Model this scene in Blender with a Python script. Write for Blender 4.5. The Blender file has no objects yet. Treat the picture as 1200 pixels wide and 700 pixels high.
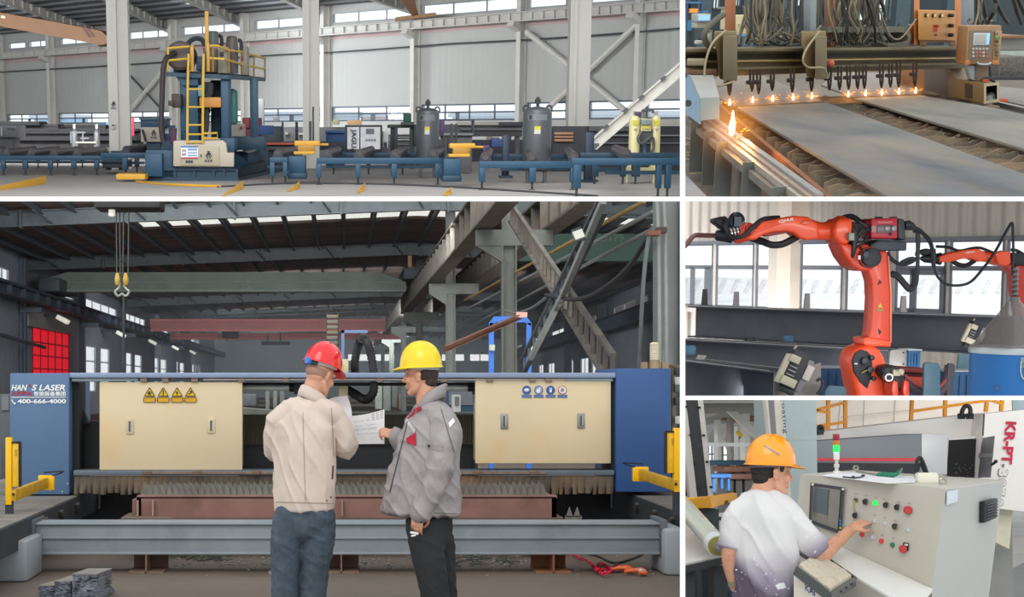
import bpy,bmesh,math,random
from mathutils import Vector as V,Matrix as Mx,noise as mnoise
PI = math.pi
C = bpy.context.scene.collection
SC = bpy.context.scene
random.seed(7)
# ------------------------------------------------------------------ camera, sky, lights, exposure
F,CX,CY = 1800.0,400.0,450.0          # focal length and optical axis, in pixels of the 1200x700 frame
CAM = V((0,0,1.5))
cd = bpy.data.cameras.new('camera'); cam = bpy.data.objects.new('camera',cd); C.objects.link(cam)
cam.location = CAM; cam.rotation_euler = (PI/2,0,0)
cd.sensor_width = 36.0; cd.lens = F/1200*36
cd.shift_x = (600-CX)/1200; cd.shift_y = (CY-350)/1200
cd.clip_start = .1; cd.clip_end = 2000
SC.camera = cam
SC.view_settings.view_transform = 'Standard'
SC.view_settings.look = 'None'
SC.view_settings.exposure = 0.0
SC.view_settings.gamma = 1.0
SC.view_settings.use_curve_mapping = False
W = bpy.data.worlds.new('sky'); SC.world = W; W.use_nodes = True
bg = W.node_tree.nodes['Background']
bg.inputs[0].default_value = (.93,.97,1.0,1); bg.inputs[1].default_value = 1.25
def sun(name,d,power,ang):
    l = bpy.data.lights.new(name,'SUN'); l.energy = power; l.angle = ang; l.color = (1,.97,.92)
    o = bpy.data.objects.new(name,l); C.objects.link(o)
    o.rotation_euler = V(d).to_track_quat('-Z','Y').to_euler(); return o
sun('sun',(.25,.75,-.75),.9,.6)

def area(name,loc,d,sx,sy,power,col=(1,1,1),spread=180):
    l = bpy.data.lights.new(name,'AREA'); l.shape = 'RECTANGLE'; l.size = sx; l.size_y = sy; l.energy = power; l.color = col; l.spread = math.radians(spread)
    o = bpy.data.objects.new(name,l); C.objects.link(o); o.location = loc
    o.rotation_euler = V(d).to_track_quat('-Z','Y').to_euler(); return o
# unseen fill lamp added for the cutting hall, then daylight of its left clerestory strip
area('roof_daylight',(-1,37,5.6),(0,1,-.15),13,.8,800,(.95,.98,1),120)
area('clerestory_daylight',(-14.6,100,6.2),(1,0,-.35),2,110,9000,(.9,.96,1))
for y_ in (69.5,101.5,129): area('far_roof_daylight',(0,y_,4.3),(0,1,-.05),18,.8,1300,(.9,.96,1),140)  # added fill lamps, backs to the camera, brightening the far hall
area('line_hall_fill',(-22,67,19.6),(.05,1,-.1),40,3,7800,(1,.98,.96),150)  # added lamp inside the drilling hall to brighten its back wall
area('line_front_fill',(-4,18,16),(.0,1,-.1),30,10,5000,(1,.98,.96),150)  # unseen lamp added above the view to light the drilling line
area('robot_hall_fill',(4.6,13.35,3.0),(.05,1,-.03),3.4,.3,32,(1,.98,.95),150)  # added fill that lifts the wall behind the robots, no fixture there
area('robot_front_fill',(4.5,10.4,2.68),(.0,1,-.12),2.2,.3,16,(1,.98,.95),140)  # weak unseen fill added in front of the main robot
area('punching_wall_fill',(5.2,14.5,1.38),(.0,1,.02),3.2,.2,26,(1,.97,.93),160)  # lamp added only to brighten the cream wall behind the machine
area('punching_hall_fill',(4.75,10.8,1.42),(.25,1,-.15),1.2,.3,9,(1,.98,.95),130)  # added fill for the punching machine cladding, unseen from the camera
area('stock_hall_daylight',(5,20,1.33),(.03,1,-.1),1.6,.3,160,(1,.98,.95),150)  # added lamp brightening the near part of the stock hall
area('far_stock_hall_daylight',(8.7,36,1.2),(.03,1,-.1),3,.4,500,(1,.98,.95),150)  # another added lamp, for the far end of the stock hall

# ------------------------------------------------------------------ materials
def lin(h):
    if not isinstance(h,str): return h
    h = h.lstrip('#'); r = []
    for i in (0,2,4):
        c = int(h[i:i+2],16)/255
        r.append(c/12.92 if c <= .04045 else ((c+.055)/1.055)**2.4)
    return tuple(r)
MATS = {}
def M(name,col='808080',rough=.6,metal=0,var=.10,scale=6,bump=0,bscale=40,col2=None,amt=.45,scale2=2.0,
      ribs=None,emit=0,stretch=None,alpha=None,coat=0,spec=.5,soft=.12):
    if name in MATS: return MATS[name]
    m = bpy.data.materials.new(name); m.use_nodes = True; MATS[name] = m
    nt = m.node_tree; N = nt.nodes; L = nt.links; b = N['Principled BSDF']
    c = lin(col)
    tc = N.new('ShaderNodeTexCoord'); src = tc.outputs['Object']
    if stretch:
        mp = N.new('ShaderNodeMapping'); mp.inputs['Scale'].default_value = stretch; L.new(src,mp.inputs[0]); src = mp.outputs[0]
    nz = N.new('ShaderNodeTexNoise'); nz.inputs['Scale'].default_value = scale; nz.inputs['Detail'].default_value = 5
    L.new(src,nz.inputs['Vector'])
    rp = N.new('ShaderNodeValToRGB'); L.new(nz.outputs['Fac'],rp.inputs[0])
    e = rp.color_ramp.elements
    e[0].position = .3; e[1].position = .7
    e[0].color = tuple(max(0,x*(1-var)) for x in c)+(1,); e[1].color = tuple(min(1,x*(1+var)) for x in c)+(1,)
    out = rp.outputs[0]
    if col2:
        n2 = N.new('ShaderNodeTexNoise'); n2.inputs['Scale'].default_value = scale2; n2.inputs['Detail'].default_value = 7
        n2.inputs['Roughness'].default_value = .65; L.new(src,n2.inputs['Vector'])
        mr = N.new('ShaderNodeMapRange'); L.new(n2.outputs['Fac'],mr.inputs[0])
        mr.inputs[1].default_value = 1-amt-soft/2; mr.inputs[2].default_value = 1-amt+soft
        mx = N.new('ShaderNodeMixRGB'); L.new(mr.outputs[0],mx.inputs[0]); L.new(out,mx.inputs[1])
        mx.inputs[2].default_value = lin(col2)+(1,); out = mx.outputs[0]
    L.new(out,b.inputs['Base Color'])
    b.inputs['Roughness'].default_value = rough; b.inputs['Metallic'].default_value = metal
    b.inputs['Specular IOR Level'].default_value = spec
    if coat: b.inputs['Coat Weight'].default_value = coat; b.inputs['Coat Roughness'].default_value = .08
    if emit:
        L.new(out,b.inputs['Emission Color']); b.inputs['Emission Strength'].default_value = emit
    if bump or ribs:
        bp = N.new('ShaderNodeBump'); bp.inputs['Distance'].default_value = .02; L.new(bp.outputs[0],b.inputs['Normal'])
        if ribs:
            w = N.new('ShaderNodeTexWave'); w.bands_direction = ribs[0]; w.inputs['Scale'].default_value = ribs[1]
            L.new(tc.outputs['Object'],w.inputs['Vector']); L.new(w.outputs['Fac'],bp.inputs['Height'])
            bp.inputs['Strength'].default_value = ribs[2]; bp.inputs['Distance'].default_value = .05
        else:
            n3 = N.new('ShaderNodeTexNoise'); n3.inputs['Scale'].default_value = bscale; n3.inputs['Detail'].default_value = 4
            L.new(src,n3.inputs['Vector']); L.new(n3.outputs['Fac'],bp.inputs['Height']); bp.inputs['Strength'].default_value = bump
    return m
def glassM(name='window_glass',tint=(.95,.98,1),gl=.08):
    if name in MATS: return MATS[name]
    m = bpy.data.materials.new(name); m.use_nodes = True; MATS[name] = m
    nt = m.node_tree; N = nt.nodes; L = nt.links; N.remove(N['Principled BSDF'])
    t = N.new('ShaderNodeBsdfTransparent'); t.inputs[0].default_value = tint+(1,)
    g = N.new('ShaderNodeBsdfGlossy'); g.inputs['Roughness'].default_value = .05
    mx = N.new('ShaderNodeMixShader'); mx.inputs[0].default_value = gl
    L.new(t.outputs[0],mx.inputs[1]); L.new(g.outputs[0],mx.inputs[2]); L.new(mx.outputs[0],N['Material Output'].inputs[0])
    return m
def emitM(name,col,s):
    if name in MATS: return MATS[name]
    m = bpy.data.materials.new(name); m.use_nodes = True; MATS[name] = m
    b = m.node_tree.nodes['Principled BSDF']; c = lin(col)
    b.inputs['Base Color'].default_value = c+(1,); b.inputs['Emission Color'].default_value = c+(1,); b.inputs['Emission Strength'].default_value = s
    return m

# ------------------------------------------------------------------ bays: each one stands on its own floor, pitched as its photograph was
class Bay:
    def __init__(s,H,h,clip):
        s.a = math.atan((CY-H)/F); s.h = h
        s.R = Mx.Rotation(s.a,4,'X'); s.Ri = s.R.inverted()
        s.M = Mx.Translation(CAM) @ s.R @ Mx.Translation((0,0,-h))
        s.eye = V((0,0,h)); s.planes = []
        for k,v in clip.items():
            if k in 'LR': r1,r2 = s.ray(v,0),s.ray(v,700)
            else: r1,r2 = s.ray(0,v),s.ray(1200,v)
            n = r1.cross(r2).normalized()
            t = {'L': s.ray(v-50,350),'R': s.ray(v+50,350),'T': s.ray(600,v-50),'B': s.ray(600,v+50)}[k]
            if n.dot(t) < 0: n = -n
            s.planes.append(n)
    def ray(s,px,py): return s.Ri.to_3x3() @ V(((px-CX)/F,1,(CY-py)/F))
    def at(s,px,py,Y):
        d = s.ray(px,py); t = Y/d.y
        return V((d.x*t,Y,d.z*t+s.h))
    def fl(s,px,py,z=0):
        d = s.ray(px,py); t = (z-s.h)/d.z
        return V((d.x*t,d.y*t,z))
    def atx(s,px,py,X):                       # on the plane x = X
        d = s.ray(px,py); t = X/d.x
        return V((X,d.y*t,d.z*t+s.h))
P = None
BASE = {}
# ------------------------------------------------------------------ mesh builder, in metres on the bay's floor
ONE = {'bolts': 'bolt','rivets': 'rivet','supply_cables': 'supply_cable','eyes': 'eye','pupils': 'pupil','eyebrows': 'eyebrow','rail_slots': 'rail_slot','wiring': 'wire','fittings': 'fitting','grille_bars': 'grille_bar'}
ONE.update({k: k for k in 'rope hook hook_sheave cooling_fin hydraulic_hose motor_pipe bolt_hole feed_hose dress_hose cable rack_tooth company_lettering panel_lettering flange_ring clamp_block stiffener steel_bright hazard_stripe supply_hose'.split()})
class MB:
    def __init__(s): s.v = []; s.f = []
    def add(s,vs,fs):
        n = len(s.v); s.v += [V(p) for p in vs]; s.f += [tuple(i+n for i in f) for f in fs]; return s
    def box(s,x0,x1,y0,y1,z0,z1):
        return s.add([(x0,y0,z0),(x1,y0,z0),(x1,y1,z0),(x0,y1,z0),(x0,y0,z1),(x1,y0,z1),(x1,y1,z1),(x0,y1,z1)],
                     [(3,2,1,0),(4,5,6,7),(0,1,5,4),(1,2,6,5),(2,3,7,6),(3,0,4,7)])
    def pbox(s,x0,y0,x1,y1,Y,D):           # front face seen at these pixels at depth Y, D deep
        xm,ym = (x0+x1)/2,(y0+y1)/2
        a,b = P.at(x0,ym,Y).x,P.at(x1,ym,Y).x
        c,d = P.at(xm,y1,Y).z,P.at(xm,y0,Y).z
        return s.box(min(a,b),max(a,b),Y,Y+D,min(c,d),max(c,d))
    def obox(s,c,size,R=None):
        R = R or Mx.Identity(3); h = V(size)/2; c = V(c)
        vs = [c + R @ V((sx*h.x,sy*h.y,sz*h.z)) for sz in (-1,1) for sx,sy in ((-1,-1),(1,-1),(1,1),(-1,1))]
        return s.add(vs,[(3,2,1,0),(4,5,6,7),(0,1,5,4),(1,2,6,5),(2,3,7,6),(3,0,4,7)])
    def sweep(s,prof,p0,p1,up=(0,0,1),closed=True):   # 2-D profile (side, up) swept from p0 to p1
        p0,p1 = V(p0),V(p1); t = (p1-p0).normalized(); u = V(up)
        u = (u-t*u.dot(t)); u = u.normalized() if u.length > 1e-6 else t.orthogonal().normalized()
        r = t.cross(u); n = len(prof)
        vs = [p0+r*a+u*b for a,b in prof]+[p1+r*a+u*b for a,b in prof]
        fs = [(i,(i+1) % n,n+(i+1) % n,n+i) for i in range(n)]+[tuple(range(n-1,-1,-1)),tuple(range(n,2*n))]
        return s.add(vs,fs)
    def bar(s,p0,p1,w,h=None,up=(0,0,1)):
        h = h or w
        return s.sweep([(-w/2,-h/2),(w/2,-h/2),(w/2,h/2),(-w/2,h/2)],p0,p1,up)
    def ibeam(s,p0,p1,h,w,tf=.02,tw=.012,up=(0,0,1)):
        a,b,c = w/2,h/2,tw/2
        return s.sweep([(-a,-b),(a,-b),(a,-b+tf),(c,-b+tf),(c,b-tf),(a,b-tf),(a,b),(-a,b),(-a,b-tf),(-c,b-tf),(-c,-b+tf),(-a,-b+tf)],p0,p1,up)
    def channel(s,p0,p1,h,w,t=.01,up=(0,0,1)):
        b = h/2
        return s.sweep([(0,-b),(w,-b),(w,-b+t),(t,-b+t),(t,b-t),(w,b-t),(w,b),(0,b)],p0,p1,up)
    def angle(s,p0,p1,w,t=.008,up=(0,0,1)):
        return s.sweep([(0,0),(w,0),(w,t),(t,t),(t,w),(0,w)],p0,p1,up)
    def cyl(s,p0,p1,r0,r1=None,seg=16,caps=True):
        r1 = r0 if r1 is None else r1
        return s.rev([(r0,0),(r1,1)],p0,p1,seg,caps)
    def rev(s,prof,p0,p1,seg=20,caps=True):  # (radius, 0..1 along p0-p1)
        p0,p1 = V(p0),V(p1); t = (p1-p0).normalized(); u = t.orthogonal().normalized(); w = t.cross(u)
        vs = []; fs = []; n = len(prof)
        for r,k in prof:
            c = p0+(p1-p0)*k
            vs += [c+(u*math.cos(2*PI*i/seg)+w*math.sin(2*PI*i/seg))*max(r,1e-5) for i in range(seg)]
        for j in range(n-1):
            fs += [(j*seg+i,j*seg+(i+1) % seg,(j+1)*seg+(i+1) % seg,(j+1)*seg+i) for i in range(seg)]
        if caps: fs += [tuple(range(seg-1,-1,-1)),tuple(range((n-1)*seg,n*seg))]
        return s.add(vs,fs)
    def tube(s,pts,r,seg=8,sub=0,caps=True):
        pts = [V(p) for p in pts]
        if sub: pts = spline(pts,sub)
        rr = r if isinstance(r,(list,tuple)) else [r]*len(pts)
        if len(rr) != len(pts): rr = [rr[min(len(rr)-1,int(i*len(rr)/len(pts)))] for i in range(len(pts))]
        vs = []; fs = []; n = len(pts); prev = None
        for i,p in enumerate(pts):
            t = (pts[min(i+1,n-1)]-pts[max(i-1,0)])
            t = t.normalized() if t.length > 1e-9 else V((0,0,1))
            u = t.orthogonal().normalized() if prev is None else (prev-t*prev.dot(t)).normalized()
            prev = u; w = t.cross(u)
            vs += [p+(u*math.cos(2*PI*k/seg)+w*math.sin(2*PI*k/seg))*rr[i] for k in range(seg)]
        for j in range(n-1):
            fs += [(j*seg+k,j*seg+(k+1) % seg,(j+1)*seg+(k+1) % seg,(j+1)*seg+k) for k in range(seg)]
        if caps: fs += [tuple(range(seg-1,-1,-1)),tuple(range((n-1)*seg,n*seg))]
        return s.add(vs,fs)
    def limb(s,pts,rad,seg=16,sub=5,ref=(0,1,0),cap=1.0):  # rounded tapering limb; rad = (across, along ref)
        pts = [V(p) for p in pts]; rd = [V((r,r,0)) if not isinstance(r,(tuple,list)) else V((r[0],r[1],0)) for r in rad]
        if sub and len(pts) > 1: pts,rd = spline(pts,sub),spline(rd,sub)
        ref = V(ref); n = len(pts); rings = []
        for i,p in enumerate(pts):
            t = (pts[min(i+1,n-1)]-pts[max(i-1,0)]).normalized()
            b = ref-t*ref.dot(t); b = b.normalized() if b.length > 1e-4 else t.orthogonal().normalized()
            rings.append((p,t,t.cross(b),b,rd[i].x,rd[i].y))
        ext = []
        p,t,a,b,ra,rb = rings[0]; m = min(ra,rb)*cap
        for k in (80,55,28): ext.append((p-t*m*math.sin(math.radians(k)),t,a,b,ra*math.cos(math.radians(k)),rb*math.cos(math.radians(k))))
        rings2 = ext+rings
        p,t,a,b,ra,rb = rings[-1]; m = min(ra,rb)*cap
        for k in (28,55,80): rings2.append((p+t*m*math.sin(math.radians(k)),t,a,b,ra*math.cos(math.radians(k)),rb*math.cos(math.radians(k))))
        vs = []; fs = []; n = len(rings2)
        for p,t,a,b,ra,rb in rings2:
            vs += [p+a*ra*math.cos(2*PI*k/seg)+b*rb*math.sin(2*PI*k/seg) for k in range(seg)]
        for j in range(n-1):
            fs += [(j*seg+k,j*seg+(k+1) % seg,(j+1)*seg+(k+1) % seg,(j+1)*seg+k) for k in range(seg)]
        fs += [tuple(range(seg-1,-1,-1)),tuple(range((n-1)*seg,n*seg))]
        return s.add(vs,fs)
    def ball(s,c,r,R=None,seg=16,rings=10):
        r = V((r,r,r)) if not isinstance(r,(tuple,list)) else V(r); c = V(c); R = R or Mx.Identity(3)
        vs = [c+R @ V((0,0,-r.z))]; fs = []
        for j in range(1,rings):
            a = -PI/2+PI*j/rings
            vs += [c+R @ V((r.x*math.cos(a)*math.cos(2*PI*k/seg),r.y*math.cos(a)*math.sin(2*PI*k/seg),r.z*math.sin(a))) for k in range(seg)]
        vs.append(c+R @ V((0,0,r.z))); top = len(vs)-1
        fs += [(0,1+(k+1) % seg,1+k) for k in range(seg)]
        for j in range(rings-2):
            o = 1+j*seg
            fs += [(o+k,o+(k+1) % seg,o+seg+(k+1) % seg,o+seg+k) for k in range(seg)]
        o = 1+(rings-2)*seg
        fs += [(o+k,o+(k+1) % seg,top) for k in range(seg)]
        return s.add(vs,fs)
    def prism(s,poly,d):                        # polygon of 3-D points extruded by vector d
        n = len(poly); d = V(d); vs = [V(p) for p in poly]; vs += [p+d for p in vs]
        return s.add(vs,[tuple(range(n-1,-1,-1)),tuple(range(n,2*n))]+[(i,(i+1) % n,n+(i+1) % n,n+i) for i in range(n)])
    def sheet(s,grid,thick=None):               # rows of points
        nr,nc = len(grid),len(grid[0]); vs = [V(p) for r in grid for p in r]
        fs = [(i*nc+j,i*nc+j+1,(i+1)*nc+j+1,(i+1)*nc+j) for i in range(nr-1) for j in range(nc-1)]
        if thick is None: return s.add(vs,fs)
        t = V(thick); n = len(vs); vs2 = vs+[p+t for p in vs]
        fs2 = [tuple(reversed(f)) for f in fs]+[tuple(i+n for i in f) for f in fs]
        rim = [j for j in range(nc)]+[i*nc+nc-1 for i in range(1,nr)]+[(nr-1)*nc+j for j in range(nc-2,-1,-1)]+[i*nc for i in range(nr-2,0,-1)]
        fs2 += [(rim[i],rim[(i+1) % len(rim)],rim[(i+1) % len(rim)]+n,rim[i]+n) for i in range(len(rim))]
        return s.add(vs2,fs2)
    def xf(s,m): s.v = [m @ p for p in s.v]; return s
    def merge(s,o): return s.add(o.v,o.f)
    def build(s,name,mat,parent=None,base=None,label=None,cat=None,group=None,kind=None,bevel=0,bseg=2,smooth=35,clip=True,local=False):
        if parent and name in ONE:                    # countable pieces: one mesh each
            name = ONE[name]; own = list(range(len(s.v)))
            def root(i):
                while own[i] != i: own[i] = own[own[i]]; i = own[i]
                return i
            for f in s.f:
                for i in f[1:]: own[root(i)] = root(f[0])
            isl = {}
            for f in s.f: isl.setdefault(root(f[0]),[]).append(f)
            if len(isl) > 1:
                for fs in isl.values():
                    ix = {i: n for n,i in enumerate(sorted({i for f in fs for i in f}))}; q = MB(); q.v = [s.v[i] for i in ix]; q.f = [tuple(ix[i] for i in f) for f in fs]
                    o = q.build(name,mat,parent,label=label,kind=kind,bevel=bevel,bseg=bseg,smooth=smooth,clip=clip)
                return o
        bm = bmesh.new(); vl = [bm.verts.new(p) for p in s.v]
        for f in s.f:
            try: bm.faces.new([vl[i] for i in f])
            except ValueError: pass
        if clip and P and not local and s.v:
            for n in P.planes:
                if any(n.dot(p-P.eye) > 0 for p in s.v):
                    bmesh.ops.bisect_plane(bm,geom=bm.verts[:]+bm.edges[:]+bm.faces[:],plane_co=P.eye,plane_no=n,clear_outer=True)
        if bevel:
            bm.normal_update()
            ed = [e for e in bm.edges if len(e.link_faces) == 2 and e.calc_face_angle(0) > .6]
            bmesh.ops.bevel(bm,geom=ed,offset=bevel,segments=bseg,affect='EDGES',clamp_overlap=True,profile=.5)
        bmesh.ops.recalc_face_normals(bm,faces=bm.faces[:])
        me = bpy.data.meshes.new(name)
        if parent: b = BASE[parent.name]
        elif base is not None: b = V(base)
        elif bm.verts:
            xs = [v.co for v in bm.verts]
            b = V(((min(p.x for p in xs)+max(p.x for p in xs))/2,(min(p.y for p in xs)+max(p.y for p in xs))/2,min(p.z for p in xs)))
        else: b = V((0,0,0))
        if not local:
            for v in bm.verts: v.co -= b
        bm.to_mesh(me); bm.free()
        me.materials.append(mat)
        for p in me.polygons: p.use_smooth = True
        me.set_sharp_from_angle(angle=math.radians(smooth))
        o = bpy.data.objects.new(name,me); C.objects.link(o); BASE[o.name] = b
        if parent: o.parent = parent
        else: o.matrix_world = P.M @ Mx.Translation(b)
        tag(o,label,cat,group,kind)
        return o
def spline(pts,sub):
    out = []; n = len(pts)
    for i in range(n-1):
        a,b,c,d = pts[max(i-1,0)],pts[i],pts[i+1],pts[min(i+2,n-1)]
        for k in range(sub):
            t = k/sub
            out.append(.5*((2*b)+(c-a)*t+(2*a-5*b+4*c-d)*t*t+(3*b-a-3*c+d)*t**3))
    return out+[pts[-1].copy()]
def tag(o,label=None,cat=None,group=None,kind=None):
    if label: o['label'] = label
    if cat: o['category'] = cat
    if group: o['group'] = group
    if kind: o['kind'] = kind
    return o
def thing(name,label,cat,base,group=None):
    o = bpy.data.objects.new(name,None); C.objects.link(o); o.empty_display_size = .1
    b = V(base); BASE[o.name] = b; o.matrix_world = P.M @ Mx.Translation(b)
    return tag(o,label,cat,group)
def dup(root,base,label=None,rz=0,scale=1,group=None):    # a copy of a thing with its parts and sub-parts
    r = root.copy(); C.objects.link(r); BASE[r.name] = V(base)
    r.matrix_world = P.M @ Mx.Translation(V(base)) @ Mx.Rotation(rz,4,'Z') @ Mx.Scale(scale,4)
    if label: r['label'] = label
    if group: r['group'] = group
    def kids(a,b):
        for ch in a.children:
            c = ch.copy(); C.objects.link(c); c.parent = b; kids(ch,c)
    kids(root,r)
    return r
def struct(name,mb,mat,parent=None,**k): return mb.build(name,mat,parent,kind=None if parent else 'structure',**k)
def text(body,mat,parent,o,right,up,w=None,h=None,name='lettering',ext=.002,bold=0,shear=0,spacing=1.0,label=None):
    # lettering whose box starts at o, runs w along right and h along up; parent = the part it is on
    cu = bpy.data.curves.new(name,'FONT'); cu.body = body; cu.size = 1; cu.offset = bold; cu.shear = shear; cu.space_character = spacing
    cu.resolution_u = 3
    t = bpy.data.objects.new(name,cu); C.objects.link(t)
    dg = bpy.context.evaluated_depsgraph_get(); me = t.evaluated_get(dg).to_mesh()
    vs = [v.co.copy() for v in me.vertices]; fs = [tuple(p.vertices) for p in me.polygons]
    t.evaluated_get(dg).to_mesh_clear(); bpy.data.objects.remove(t)
    x0,x1 = min(v.x for v in vs),max(v.x for v in vs); y0,y1 = min(v.y for v in vs),max(v.y for v in vs)
    r,u = V(right).normalized(),V(up).normalized(); n = r.cross(u)
    kx = (w/(x1-x0)) if w else None; ky = (h/(y1-y0)) if h else None
    kx = kx or ky; ky = ky or kx
    mb = MB(); mb.add([V(o)+r*((v.x-x0)*kx)+u*((v.y-y0)*ky)+n*ext for v in vs],fs)
    q = mb.build(name,mat,parent,smooth=1)
    if label: q['label'] = label
    return q
def remesh(o,voxel=.006,smooth=3,disp=None,fac=.5):
    m = o.modifiers.new('r','REMESH'); m.mode = 'VOXEL'; m.voxel_size = voxel; m.adaptivity = 0
    if smooth: s = o.modifiers.new('s','SMOOTH'); s.factor = fac; s.iterations = smooth
    dg = bpy.context.evaluated_depsgraph_get(); dg.update()
    me = bpy.data.meshes.new_from_object(o.evaluated_get(dg),depsgraph=dg)
    o.modifiers.clear(); old = o.data; nm = old.name; mats = list(old.materials); o.data = me; bpy.data.meshes.remove(old); me.name = nm
    me.materials.clear()
    for a in mats: me.materials.append(a)
    if disp:
        nr = [v.normal.copy() for v in me.vertices]
        for v,n in zip(me.vertices,nr): v.co += n*disp(v.co,n)
    for p in me.polygons: p.use_smooth = True
    return o
# white bars added as the gutters between the five bays
P = Bay(450,1.5,{})
def gutter(i,x0,y0,x1,y1,Y=6.0,D=.5):
    q = [P.at(x0,y0,Y),P.at(x1,y0,Y),P.at(x1,y1,Y),P.at(x0,y1,Y)]
    m = MB(); xm,ym = (x0+x1)/2,(y0+y1)/2
    d = P.at(xm,ym,Y+D)-P.at(xm,ym,Y)
    m.prism(q,d); struct('gutter_bar' if i == 0 else 'gutter_bar.%03d' % i,m,M('gutter_white','ffffff',.9,var=.01))
PART = [(796.9,-15,803,715),(-15,230.6,797,236),(803,230.6,1215,236),(803,464,1215,469)]
for i,q in enumerate(PART): gutter(i,*q)
# ------------------------------------------------------------------ walls with openings, windows, hall parts
def holes(fn,us,zs,openings,thick):           # openings (u0,u1,z0,z1) cut out of a wall fn(u,z)
    U = sorted(set(list(us)+[o[0] for o in openings]+[o[1] for o in openings]))
    Z = sorted(set(list(zs)+[o[2] for o in openings]+[o[3] for o in openings]))
    m = MB()
    for a,b in zip(U,U[1:]):
        run = None
        for c,d in zip(Z,Z[1:]):
            um,zm = (a+b)/2,(c+d)/2
            if any(o[0] < um < o[1] and o[2] < zm < o[3] for o in openings): continue
            m.prism([fn(a,c),fn(b,c),fn(b,d),fn(a,d)],thick)
    return m
WN = [0]
def window(fn,u0,u1,z0,z1,nu,nz,frame,fw,nrm,glass=None,kind='structure',name=None,back=.06,extra=None):
    WN[0] += 1
    n = V(nrm); m = MB()
    def quad(a,b,c,d): m.prism([fn(a,c)+n*back*.5,fn(b,c)+n*back*.5,fn(b,d)+n*back*.5,fn(a,d)+n*back*.5],n*-back)
    for i in range(nu+1):
        u = u0+(u1-u0)*i/nu; k = fw if i in (0,nu) else fw*.5
        quad(max(u0,u-k),min(u1,u+k),z0,z1)
    for i in range(nz+1):
        z = z0+(z1-z0)*i/nz; k = fw if i in (0,nz) else fw*.5
        quad(u0,u1,max(z0,z-k),min(z1,z+k))
    if extra:
        for q in extra: quad(*q)
    g = MB(); g.add([fn(u0,z0),fn(u1,z0),fn(u1,z1),fn(u0,z1)],[(0,1,2,3)])
    o = struct(name or 'window_%d' % WN[0],m,frame)
    g.build('window_pane',glass or glassM(),o)
    return o
def quick(name,label,cat,base,Y,parts,group=None):
    # parts: (name, material, [(x0,y0,x1,y1,dY,D), ...], bevel)
    t = thing(name,label,cat,P.at(base[0],base[1],Y),group)
    for p in parts:
        for q in p[2]:
            m = MB(); m.pbox(q[0],q[1],q[2],q[3],Y+q[4],q[5]); m.build(p[0],p[1],t,bevel=p[3] if len(p) > 3 else 0)
    return t
def onplane(px,py,p0,n):
    d = P.ray(px,py); t = n.dot(p0-P.eye)/n.dot(d); return P.eye+d*t
# ------------------------------------------------------------------ people
from mathutils.bvhtree import BVHTree
skinM = M('skin','d09a7c',.5,0,.06,14,col2='c07e66',amt=.42,scale2=18,bump=.05,bscale=120)
hairM = M('hair_black','1d1815',.6,0,.3,60,bump=.4,bscale=160)
stubbleM = M('hair_stubble','a07c6c',.8,0,.1,90)
def frame(fwd,pitch=0,roll=0):
    f = V(fwd).normalized(); r = f.cross(V((0,0,1))).normalized(); u = r.cross(f)
    R = Mx((r,f,u)).transposed()
    return R @ Mx.Rotation(-pitch,3,'X') @ Mx.Rotation(roll,3,'Y')
class Placed:                                     # adds limbs given in a local frame
    def __init__(s,m,c,R,k=1): s.m,s.c,s.R,s.k = m,V(c),R,k
    def p(s,q): return s.c+s.R @ (V(q)*s.k)
    def limb(s,pts,rad,ref=(0,1,0),seg=14,sub=4):
        s.m.limb([s.p(q) for q in pts],[tuple(x*s.k for x in r) if isinstance(r,tuple) else r*s.k for r in rad],seg,sub,s.R @ V(ref))
    def ball(s,c,r,R2=None):
        r = r if isinstance(r,tuple) else (r,r,r)
        s.m.ball(s.p(c),tuple(x*s.k for x in r),s.R @ (R2 or Mx.Identity(3)),20,14)
def head(m,c,R,k=1.0):
    h = Placed(m,c,R,k)
    h.ball((0,-.014,.042),(.073,.094,.088)); h.ball((0,-.03,.005),(.066,.07,.075))
    h.ball((0,.026,-.03),(.06,.062,.084)); h.ball((0,.058,-.1),(.028,.028,.022))
    for s in (-1,1):
        h.limb([(s*.055,-.005,-.045),(s*.047,.025,-.085),(s*.02,.06,-.104)],[.02,.021,.018])
        h.ball((s*.036,.058,-.024),(.027,.027,.03)); h.ball((s*.013,.094,-.031),(.010,.011,.009))
        e = Mx.Rotation(s*.35,3,'Z') @ Mx.Rotation(-.2,3,'X')
        h.ball((s*.08,-.012,-.002),(.011,.021,.035),e); h.ball((s*.087,-.016,.01),(.010,.022,.022),e); h.ball((s*.073,-.004,-.024),(.008,.01,.013),e)
    h.limb([(0,.086,.022),(0,.096,-.004),(0,.108,-.026)],[.009,.0105,.0135])
    h.limb([(-.046,.07,.03),(0,.088,.03),(.046,.07,.03)],[.012,.012,.012])
    h.limb([(-.024,.078,-.061),(0,.091,-.058),(.024,.078,-.061)],[.006,.0075,.006])
    h.limb([(-.021,.076,-.072),(0,.089,-.072),(.021,.076,-.072)],[.006,.008,.006])
    return h
def face_parts(h,par,hair=None):
    m = MB(); e = Placed(m,h.c,h.R,h.k)
    for s in (-1,1): e.ball((s*.031,.0735,.008),(.012,.010,.0055))
    m.build('eyes',M('eye_white','9c8f86',.35),par)
    m = MB(); e = Placed(m,h.c,h.R,h.k)
    for s in (-1,1): e.ball((s*.031,.0795,.008),(.006,.005,.005))
    m.build('pupils',M('pupil','1a1410',.3),par)
    m = MB(); e = Placed(m,h.c,h.R,h.k)
    for s in (-1,1): e.limb([(s*.015,.094,.028),(s*.034,.088,.034),(s*.05,.072,.028)],[(.004,.004),(.005,.004),(.003,.003)])
    m.build('eyebrows',hairM,par)
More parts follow.
